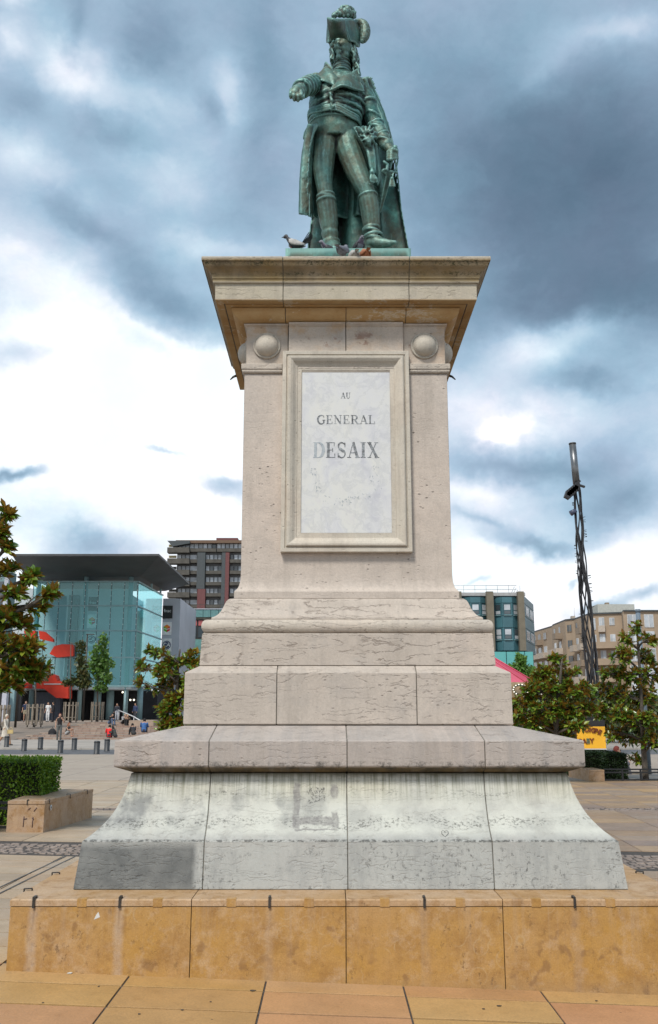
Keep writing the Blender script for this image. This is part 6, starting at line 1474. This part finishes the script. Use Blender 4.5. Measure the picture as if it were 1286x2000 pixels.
# ------------------------------------------------------------------ hedges, planter blocks, railings
def hedge(label, x0, x1, y0, y1, z0, z1, n, cols, seed, L=.035, group='clipped hedges'):
    m = leaf_mat('hedge_leaf', cols, (cols[0], cols[1]), .3, .5); rg = random.Random(seed)
    t = thing('hedge', label, 'hedge', ((x0+x1)/2, (y0+y1)/2, z0), group); mb = MB(); e = .05
    nx, ny, nz = max(2, int((x1-x0)/.12)), max(2, int((y1-y0)/.12)), max(2, int((z1-z0)/.12))
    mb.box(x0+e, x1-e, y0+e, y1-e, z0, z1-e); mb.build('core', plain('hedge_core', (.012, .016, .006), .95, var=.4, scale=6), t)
    fl_ = MB(); A = [((x1-x0)*(y1-y0), 'top'), ((x1-x0)*(z1-z0), 'front'), ((y1-y0)*(z1-z0), 'right'), ((y1-y0)*(z1-z0), 'left'), ((x1-x0)*(z1-z0)*.4, 'back')]; S_ = sum(a for a, _ in A)
    for a, w in A:
        for _ in range(int(n*a/S_)):
            x, y, z = rg.uniform(x0, x1), rg.uniform(y0, y1), rg.uniform(z0, z1); q = rg.uniform(-.06, .0)
            if w == 'top': z = z1+q; nn = Vector((0, 0, 1))
            elif w == 'front': y = y0-q; nn = Vector((0, -1, 0))
            elif w == 'right': x = x1+q; nn = Vector((1, 0, 0))
            elif w == 'left': x = x0-q; nn = Vector((-1, 0, 0))
            else: y = y1+q; nn = Vector((0, 1, 0))
            b_ = .035*mnoise.noise(Vector((x*3, y*3, z*3))); p = Vector((x, y, z))+nn*b_; d = (rv(rg)+nn*.7).normalized()*L*rg.uniform(.7, 1.5); s = d.cross(rv(rg)).normalized()*L*.45
            fl_.add([p, p+d*.5+s, p+d, p+d*.5-s], [(0, 1, 2, 3)])
    tag(fl_.build('foliage', m, t), kind='stuff'); return t
HG = [(.06, .13, .008), (.11, .23, .012), (.18, .31, .018), (.08, .16, .01), (.24, .36, .03)]
HD = [(.012, .028, .010), (.02, .045, .012), (.03, .06, .014), (.015, .035, .01)]
hedge('bright green clipped hedge behind the stone planter block at the left edge', -8.2, -4.42, 14.75, 15.75, .02, .985, 26000, HG, 1)
hedge('dark clipped hedge with a sharp corner behind the railing right of the pedestal', X(1180, 1500, 25), X(1224, 1500, 25), 24.9, 26.6, -.02, Z(1473, 24.9), 9000, HD, 2, .045)
hedge('low dark hedge running back from the stone block, under the yellow sign', X(1120, 1500, 25.8), X(1181, 1500, 25.2), 25.2, 27.4, -.02, Z(1471, 25.2), 9000, HD, 3, .045)
M_blkst = ochre('planter_limestone', (.40, .26, .15), (.44, .32, .23), .8)
def planter(label, pts, z0, z1, clips=()):
    c = Vector((sum(p[0] for p in pts)/len(pts), sum(p[1] for p in pts)/len(pts), z0)); t = thing('planter_block', label, 'stone block', c, 'ochre stone planter blocks')
    mb = MB(); mb.hprism(pts, z0, z1-.045); mb.build('cladding', M_blkst, t); q = [((x-c.x)*1.008+c.x, (y-c.y)*1.008+c.y) for x, y in pts]; mb = MB(); mb.hprism(q, z1-.042, z1); mb.build('coping_stone', M_blkst, t)
    for cc, al in clips: clip(cc, al, t)
    return t
bx0, bx1 = X(14, 1600, 13.9), X(86, 1600, 13.9)
t = planter('ochre stone planter block with graffiti marks at the corner of the left hedge', [(bx0, 13.9), (bx1, 13.9), (bx1+.17, 16.0), (bx0-.1, 16.0)], -.05, .455, [((bx0+.28, 13.895, .455), (0, -1, 0)), ((bx1+.02, 14.05, .455), (1, 0, 0)), ((bx1+.09, 14.9, .455), (1, 0, 0)), ((bx1+.15, 15.7, .455), (1, 0, 0))])
mb = MB(); mb.tube([(bx1+.025, 14.12, .34), (bx1+.034, 14.12, .34)], .04, 14); mb.build('round_sticker', M_white, t); mb = MB(); mb.tube([(bx1+.034, 14.12, .345), (bx1+.037, 14.12, .345)], .016, 8); mb.build('sticker_mark', M_mark, t)
for k, (a, b_) in enumerate([((.24, .10), (.245, .24)), ((.235, .2), (.29, .21)), ((.37, .09), (.375, .23)), ((.36, .22), (.385, .2)), ((.30, .33), (.33, .36)), ((.38, .31), (.42, .36))]):
    mb = MB(); mb.tube([(bx0+a[0], 13.898, a[1]), (bx0+b_[0], 13.898, b_[1])], .007, 4); mb.build('graffiti_stroke', plain('graffiti', (.10, .06, .06), .8), t)
Yb = 24.3; planter('ochre stone planter block with an angled side right of the pedestal', [(X(1116, 1500, 25.6), 25.9), (X(1150, 1500, Yb), Yb), (X(1180, 1500, Yb), Yb), (X(1181, 1500, Yb), Yb+.75), (X(1130, 1500, 25.6), 26.2)], -.03, Z(1503.5, Yb))
M_fen = plain('railing_black', (.02, .021, .023), .45, .3)
def railing(label, x0, x1, Y, z0, z1, step, lo=.06):
    t = thing('railing', label, 'railing', ((x0+x1)/2, Y, z0), 'low black railings round the beds')
    for zz in (z1, z1-.075, z0+lo): mb = MB(); mb.box(x0, x1, Y-.02, Y+.02, zz-.018, zz+.018); mb.build('rail', M_fen, t)
    x = x0
    while x <= x1+.01: mb = MB(); mb.box(x-.022, x+.022, Y-.021, Y+.019, z0, z1-.02); mb.build('upright', M_fen, t); x += step
railing('low black metal railing in front of the magnolia at the right edge', X(1182, 1510, Yb), X(1182, 1510, Yb)+3.2, Yb+.1, -.03, Z(1503, Yb), .47)
railing('short black metal railing left of the planter block, below the green hedge', -8., bx0-.03, 14.0, .02, .42, .62)

# ------------------------------------------------------------------ carousel and yellow sign
Yc = 45.; cxx = X(905, 1330, Yc); rim = X(1052, 1338, Yc)-cxx; zr_ = Z(1339, Yc); za = Z(1252, Yc)
car = thing('carousel', 'fairground carousel with pink canopy and bulb-studded painted rim, partly behind the pedestal', 'carousel', (cxx, Yc, 0))
M_pink = plain('pink_canvas', (.50, .055, .10), .7, var=.1); M_pink2 = plain('rose_canvas', (.56, .10, .15), .7, var=.1); M_crm = plain('cream_gilded', (.55, .40, .24), .5, var=.3, scale=3); M_gold = plain('gold_paint', (.55, .28, .05), .4, .3)
N_ = 16
for k in range(N_):
    a0, a1 = (k+.02)/N_*6.283, (k+.98)/N_*6.283; mb = MB(); p = lambda a, r, z: (cxx+r*math.cos(a), Yc+r*math.sin(a), z)
    mb.add([p(a0, rim, zr_), p(a1, rim, zr_), p(a1, .15, za), p(a0, .15, za), p(a0, rim, zr_-.03), p(a1, rim, zr_-.03), p(a1, .15, za-.03), p(a0, .15, za-.03)], [(0, 1, 2, 3), (7, 6, 5, 4), (0, 4, 5, 1), (1, 5, 6, 2), (3, 7, 4, 0)]); mb.build('canopy_gore', (M_pink, M_pink2)[k % 2], car)
    mb = MB(); mb.tube([p(a0-.008, rim+.02, zr_+.02), p(a0-.008, .15, za+.03)], .03, 5); mb.build('canopy_seam', M_pink2, car)
    zb_ = zr_-.62; mb = MB(); mb.add([p(a0, rim+.05, zb_), p(a1, rim+.05, zb_), p(a1, rim+.12, zr_+.06), p(a0, rim+.12, zr_+.06), p(a0, rim-.0, zb_), p(a1, rim, zb_), p(a1, rim+.05, zr_+.06), p(a0, rim+.05, zr_+.06)], [(0, 1, 2, 3), (7, 6, 5, 4), (0, 4, 5, 1), (1, 5, 6, 2), (3, 2, 6, 7), (3, 7, 4, 0)]); rb = mb.build('rounding_board', M_crm, car)
    am = (a0+a1)/2; ctr = Vector(p(am, rim+.13, zr_-.27)); tg = Vector((-math.sin(am), math.cos(am), 0)); ou = Vector((math.cos(am), math.sin(am), 0))
    mb = MB(); q = [ctr+tg*.42*math.cos(w)+Vector((0, 0, .2*math.sin(w))) for w in [i/20*6.283 for i in range(22)]]; mb.tube(q, .035, 5); mb.build('oval_frame', plain('dark_green_gilt', (.03, .06, .04), .5), rb)
    mb = MB()
    for w in [i/14*6.283 for i in range(14)]: mb.ball(ctr+ou*.05+tg*.46*math.cos(w)+Vector((0, 0, .23*math.sin(w))), .028, 5, 4)
    mb.build('bulb', plain('carousel_bulb', (.8, .78, .7), .3, emit=((1, .9, .75), .6)), rb)
    for zz in (-.12, -.40): mb = MB(); e = Vector(p(a0, rim+.13, zr_+zz)); mb.ball(e, (.13, .13, .11), 8, 6); mb.build('gilded_boss', M_crm, rb)
    mb = MB(); mb.add([p(a0, rim+.06, zb_), p(am, rim+.06, zb_-.14), p(a1, rim+.06, zb_), p(a0, rim+.03, zb_), p(am, rim+.03, zb_-.14), p(a1, rim+.03, zb_)], [(0, 1, 2), (5, 4, 3), (0, 3, 4, 1), (1, 4, 5, 2)]); mb.build('scallop', M_trd, rb)
for k in range(8): a = k/8*6.283+.2; mb = MB(); mb.tube([(cxx+rim*.92*math.cos(a), Yc+rim*.92*math.sin(a), .3), (cxx+rim*.92*math.cos(a), Yc+rim*.92*math.sin(a), zr_-.4)], .05, 8); mb.build('post', M_gold, car)
mb = MB(); mb.tube([(cxx, Yc, 0), (cxx, Yc, .3)], rim*.98, 32, sm=False); mb.build('platform', M_trd, car)
mb = MB(); mb.tube([(cxx, Yc, .3), (cxx, Yc, zr_)], 1.1, 16, sm=False); mb.build('centre_drum', M_trd, car)
Ys = 31.; sg = thing('yellow_sign_board', 'yellow board with orange brown lettering above the dark hedge at the right', 'sign', (X(1158, 1462, Ys), Ys, 0))
M_yel = plain('yellow_board', (.78, .40, .02), .6, var=.12, scale=2); M_org = plain('orange_lettering', (.16, .03, .005), .6); M_gr2 = plain('grey_green_lettering', (.10, .13, .08), .6)
x0, x1, z0, z1 = X(1128, 1440, Ys), X(1183, 1440, Ys), Z(1462, Ys), Z(1419, Ys)
bd = boxo('board', x0, x1, Ys, Ys+.06, z0, z1, M_yel, sg)
boxo('board_edge', x0-.02, x1+.02, Ys+.005, Ys+.055, z0-.03, z0-.002, M_wh, sg)
for i, ch in enumerate('UIGRE'): p = at(1146+i*6.4, 1425.5+.30*i*i, Ys); o = textm(ch, .21, 'letter', M_org, bd, (p.x, Ys-.02, p.z), .012, .008); o.rotation_euler = (0, R(7*i), 0)
for i, ch in enumerate('BABY'): p = at(1134+i*7.4, 1448.5-.4*i, Ys); o = textm(ch, .22, 'letter', M_org if i != 2 else M_gr2, bd, (p.x, Ys-.02, p.z), .012, .006)
for x in (x0+.05, x1-.05): mb = MB(); mb.box(x-.03, x+.03, Ys+.06, Ys+.12, 0, z1); mb.build('leg', M_iron, sg)
boxo('stall_back', x0-.3, x1+.05, Ys+.15, Ys+2, 0, z1+.2, M_blk, sg)
# ------------------------------------------------------------------ people
SKIN = plain('skin', (.42, .24, .16), .55, var=.06)
cmat = {}
def cl(c):
    if c not in cmat: cmat[c] = plain('cloth', c, .85, var=.22, scale=9, bmp=.2)
    return cmat[c]
def person(label, loc, yaw, pose, h=1.7, top=(.5, .5, .5), bot=(.05, .05, .07), hair=(.05, .03, .02), shoe=(.03, .03, .03), sleeves='long', legs='long', longhair=False, coat=False, glasses=False, arms=None, hold=None, twist=0.):
    t = thing('person', label, 'person', loc); k = h/1.75; Mx = Matrix.Translation(loc) @ Matrix.Rotation(yaw, 4, 'Z') @ Matrix.Scale(k, 4)   # faces local +x
    J = {}
    if pose in ('stand', 'walk'):
        s = .28 if pose == 'walk' else .03
        J.update(hip=(0, 0, .95), neck=(.02, 0, 1.48), head=(.04, 0, 1.63))
        for sd, sg_ in (('l', 1), ('r', -1)):
            J['hip'+sd] = (0, sg_*.09, .93); J['knee'+sd] = (sg_*s*.55+.04, sg_*.10, .50); J['ank'+sd] = (sg_*s-(.10 if pose == 'walk' and sg_ < 0 else 0), sg_*.10, .09 if not (pose == 'walk' and sg_ < 0) else .14)
            J['sho'+sd] = (0, sg_*.19, 1.42); J['elb'+sd] = (-.03-sg_*s*.4, sg_*.25, 1.13); J['wri'+sd] = (.08-sg_*s*.6, sg_*.26, .89)
    else:
        f = .16 if pose == 'slump' else .06
        J.update(hip=(0, 0, .12), neck=(.05+f, 0, .64-f*.3), head=(.10+f*1.3, 0, .78-f*.4))
        for sd, sg_ in (('l', 1), ('r', -1)):
            J['hip'+sd] = (.02, sg_*.10, .12); J['knee'+sd] = (.42, sg_*.13, .40); J['ank'+sd] = (.50, sg_*.13, -.02)
            J['sho'+sd] = (.03+f*.9, sg_*.19, .58-f*.2); J['elb'+sd] = (.24, sg_*.24, .36); J['wri'+sd] = (.42, sg_*.10, .42)
    if arms: J.update(arms)
    V = lambda n: Mx @ Vector(J[n])
    def limb(mb, names, rr, n=10):
        pts = [V(a) for a in names]; mb.tube(pts, [r*k for r in rr], n)
        for p, r in zip(pts, rr): mb.ball(p, r*k*.99, 10, 7)
    b = MB(); hd = V('head'); fwd = (Mx.to_3x3() @ Vector((1, 0, 0))).normalized(); sdv = (Mx.to_3x3() @ Vector((0, 1, 0))).normalized(); fwd = (Matrix.Rotation(twist, 3, 'Z') @ fwd); sdv = Matrix.Rotation(twist, 3, 'Z') @ sdv
    b.ball(hd, (.085*k, .085*k, .115*k), 14, 10); b.ball(hd+fwd*.03*k-Vector((0, 0, .06*k)), .06*k, 10, 7); b.ball(hd+fwd*.092*k-Vector((0, 0, .015*k)), .018*k, 8, 5)
    for s in (-1, 1): b.ball(hd+sdv*s*.085*k, .022*k, 6, 5)
    limb(b, ['hip', 'neck'], [.10, .055]); b.tube([V('neck'), hd], [.055*k, .05*k], 10)
    for sd in 'lr':
        limb(b, ['neck', 'sho'+sd, 'elb'+sd, 'wri'+sd], [.05, .048, .040, .028]); limb(b, ['hip', 'hip'+sd, 'knee'+sd, 'ank'+sd], [.09, .078, .055, .038])
        w = V('wri'+sd); d = (w-V('elb'+sd)).normalized(); q = d.orthogonal().normalized(); b.ball(w+d*.04*k, .036*k, 8, 6)
        for j in range(4): b.tube([w+d*.05*k+q*(j-1.5)*.019*k, w+d*(.115+.012*(j in (1, 2)))*k+q*(j-1.5)*.022*k], [.012*k, .009*k], 6)
        b.tube([w+d*.02*k+q*.03*k, w+d*.07*k+q*.062*k], [.013*k, .01*k], 6)
    evald(b, 'body', SKIN, [('REMESH', dict(mode='VOXEL', voxel_size=.014*k, use_smooth_shade=True)), ('SMOOTH', dict(factor=.5, iterations=2))], t)
    c = MB(); hp, nk_ = V('hip'), V('neck'); upv = (nk_-hp); 
    rings = []
    for f, w, dd in [(-.10, .165, .12), (.05, .160, .12), (.35, .150, .11), (.65, .175, .125), (.85, .175, .115), (.97, .11, .085), (1.03, .065, .06)]:
        p = hp+upv*f; rings.append([p+sdv0*w*k*math.cos(a)+ax2*dd*k*math.sin(a) for a in [i*6.283/16 for i in range(16)] for sdv0, ax2 in [((Mx.to_3x3() @ Vector((0, 1, 0))).normalized(), (Mx.to_3x3() @ Vector((1, 0, 0))).normalized())]])
    c.loft(rings, True, 0, True, True)
    for sd in 'lr':
        if sleeves == 'long': limb(c, ['sho'+sd, 'elb'+sd, 'wri'+sd], [.068, .056, .044])
        elif sleeves == 'short': e = (Vector(J['sho'+sd])+Vector(J['elb'+sd]))/2; J['se'+sd] = tuple(e); limb(c, ['sho'+sd, 'se'+sd], [.070, .066])
        else: limb(c, ['sho'+sd], [.055])
    if coat:
        p0 = hp+upv*.15; rings = []
        for f, w in ((0, .17), (.5, .20), (1, .25)): p = p0-Vector((0, 0, .55*k*f)); rings.append([p+sdv*w*k*math.cos(a)+fwd*w*k*.9*math.sin(a) for a in [i*6.283/16 for i in range(16)]])
        c.loft(rings, True, 0, True, True)
    evald(c, 'coat' if coat else 'top', cl(top), [('REMESH', dict(mode='VOXEL', voxel_size=.016*k, use_smooth_shade=True)), ('SMOOTH', dict(factor=.5, iterations=2)), ('DISPLACE', dict(texture=tx1, strength=.02, mid_level=.5))], t)
    c = MB(); limb(c, ['hip'], [.14])
    for sd in 'lr':
        if legs == 'long': limb(c, ['hip', 'hip'+sd, 'knee'+sd, 'ank'+sd], [.13, .10, .075, .062])
        else: J['sk'+sd] = tuple(Vector(J['hip'+sd]).lerp(Vector(J['knee'+sd]), .55)); limb(c, ['hip', 'hip'+sd, 'sk'+sd], [.13, .10, .095])
    evald(c, 'trousers' if legs == 'long' else 'shorts', cl(bot), [('REMESH', dict(mode='VOXEL', voxel_size=.016*k, use_smooth_shade=True)), ('SMOOTH', dict(factor=.5, iterations=1)), ('DISPLACE', dict(texture=tx1, strength=.02, mid_level=.5))], t)
    hh = MB(); hh.ball(hd-fwd*.018*k+Vector((0, 0, .025*k)), (.100*k, .100*k, .115*k), 12, 9)
    if longhair: hh.tube([hd-fwd*.05*k, hd-fwd*.09*k-Vector((0, 0, .14*k)), hd-fwd*.085*k-Vector((0, 0, .30*k))], [.10*k, .10*k, .05*k], 10)
    # keep the face free: cut everything in front of the face plane below the brow
    keep = MB(); o_ = []
    hv = [Vector(v) for v in hh.v]
    for i, v in enumerate(hv):
        rel = v-hd
        if rel.dot(fwd) > .045*k and rel.z < .055*k: hv[i] = v-fwd*(rel.dot(fwd)-.035*k)
    hh.v = [tuple(v) for v in hv]; hh.build('hair', cl(hair), t)
    for sd in 'lr':
        a = V('ank'+sd); m_ = MB(); f_ = (Mx.to_3x3() @ Vector((1, 0, 0))).normalized(); m_.tube([a-f_*.04*k-Vector((0, 0, .045*k)), a+f_*.06*k-Vector((0, 0, .045*k)), a+f_*.17*k-Vector((0, 0, .058*k))], [.045*k, .045*k, .026*k], 8); m_.build('shoe', cl(shoe), t)
    if glasses:
        m_ = MB()
        for s in (-1, 1): m_.ball(hd+fwd*.085*k+sdv*s*.032*k+Vector((0, 0, .018*k)), (.028*k, .028*k, .02*k), 8, 5)
        m_.build('sunglasses', M_iron, t)
    return t
def gp(u, v, z=0.):
    a, b = ray(u, v); Y = (z-EYE)/b; return (a*Y, Y, z)
person('elderly woman in a pale coat walking with a straw bag at the left edge', gp(9, 1456), R(-5), 'walk', 1.62, (.52, .47, .40), (.38, .22, .13), (.55, .50, .42), coat=True)
p = gp(18, 1425, 0); bp = gp(9, 1456); t = thing('handbag', 'straw coloured handbag carried by the woman in the pale coat', 'handbag', (bp[0]+.36, bp[1]-.25, .62))
m_ = MB(); c_ = WL[t.name]; m_.hprism([(c_.x-.15, c_.y-.07), (c_.x+.15, c_.y-.07), (c_.x+.13, c_.y+.07), (c_.x-.13, c_.y+.07)], .62, .82); m_.build('bag_body', cl((.48, .36, .16)), t)
m_ = MB(); m_.tube([(c_.x+.10*math.cos(a), c_.y, .81+.13*math.sin(a)) for a in [i*math.pi/8 for i in range(9)]], .012, 5); m_.build('handle', cl((.48, .36, .16)), t)
person('long haired young woman in black top and patterned trousers standing below the steps', gp(115, 1445.5), R(-70), 'stand', 1.66, (.015, .013, .015), (.10, .105, .10), (.10, .02, .015), sleeves='none', longhair=True,
       arms={'elbl': (.10, .26, 1.15), 'wril': (.20, .12, 1.38)})
q = gp(102, 1441, .0); t = thing('backpack', 'black backpack standing on the ground beside the woman in black', 'backpack', q)
m_ = MB(); m_.ball((q[0], q[1], .30), (.30, .2, .33), 12, 9); m_.build('bag_body', cl((.012, .012, .014)), t); m_ = MB(); m_.ball((q[0]+.03, q[1]-.17, .2), (.17, .08, .15), 8, 6); m_.build('front_pocket', cl((.02, .02, .022)), t)
m_ = MB(); m_.tube([(q[0]-.07, q[1], .6), (q[0], q[1], .72), (q[0]+.07, q[1], .6)], .018, 5); m_.build('strap', cl((.012, .012, .014)), t)
def seat(u, v, k): Y0 = 61.6+k*2.45+.15; a, b = ray(u, v); return (a*Y0, Y0, .115*(k+1))
person('bare-legged young woman in shorts sitting on the lower steps', seat(131, 1430, 1), R(-20), 'sit', 1.62, (.07, .07, .06), (.35, .36, .36), (.22, .08, .04), sleeves='none', legs='short', longhair=True, shoe=(.4, .2, .14))
person('person in a bright red jacket sitting low on the steps beside the pedestal', seat(213, 1448, 0), R(100), 'slump', 1.7, (.62, .02, .02), (.02, .02, .025), (.02, .015, .015))
person('dark haired companion in black sitting facing the person in red', seat(226, 1446, 0), R(160), 'slump', 1.55, (.05, .055, .05), (.02, .02, .025), (.015, .012, .012), longhair=True)
person('man in black sweater and jeans hunched on the upper steps before the doors', seat(214, 1414, 6), R(-35), 'slump', 1.75, (.015, .015, .018), (.10, .14, .22), (.02, .015, .015))
person('person in a grey top sitting on the upper steps beside a blond companion', seat(240, 1412, 6), R(-40), 'slump', 1.7, (.36, .36, .36), (.02, .02, .02), (.30, .24, .18))
person('blond companion in brown top sitting on the upper steps, right one of the pair', seat(247, 1412, 6), R(-60), 'slump', 1.6, (.28, .17, .09), (.02, .02, .02), (.28, .20, .10))
person('man in a blue shirt seen from behind at the right of the steps', seat(281, 1434, 2), R(95), 'sit', 1.9, (.045, .12, .30), (.03, .035, .05), (.015, .012, .012), sleeves='long')
person('person in dark clothes lying back low on the steps against the pedestal edge', seat(262, 1436, 1), R(130), 'slump', 1.6, (.03, .03, .035), (.03, .03, .03), (.012, .01, .01))
person('person dressed all in white standing by the left wooden guard', (X(93, 1412, 84), 84, .9), R(-100), 'stand', 1.72, (.62, .62, .62), (.58, .58, .58), (.05, .04, .03), sleeves='short')
person('person in black standing beside the one dressed in white', (X(103, 1416, 82.5), 82.5, .9), R(190), 'stand', 1.74, (.015, .015, .018), (.03, .03, .04), (.02, .015, .01))
person('man in navy tee shirt and beige shorts standing by the dark entrance', (X(49, 1410, 84), 84, .9), R(-80), 'stand', 1.82, (.02, .03, .07), (.30, .26, .18), (.05, .03, .02), sleeves='short', legs='short')
person('person in a dark jacket and pale trousers standing in the shopping centre doorway', (X(228, 1406, 97), 97, .9), R(-90), 'stand', 1.75, (.03, .035, .05), (.34, .36, .40), (.03, .02, .02))
person('person in a dark blue coat standing by the right hand column of the doorway', (X(264, 1406, 98), 98, .9), R(-120), 'stand', 1.78, (.03, .05, .12), (.04, .04, .05), (.03, .02, .02))
hz = Z(1462, 27.2)
person('person in sunglasses and a pale top sitting behind the dark hedge on the right', (X(1194, 1470, 27.2), 27.2, hz-.80), R(-10), 'sit', 1.72, (.50, .51, .55), (.10, .10, .12), (.16, .03, .02), glasses=True)
bn = thing('bench', 'low bench behind the right hand hedge on which the person in sunglasses sits', 'bench', (X(1194, 1470, 27.2), 27.2, -.1))
c_ = WL[bn.name]; zb_ = hz-.80
boxo('seat', c_.x-.8, c_.x+.8, 27.0, 27.5, max(.0, zb_-.08), max(.05, zb_-.02), M_wood, bn)
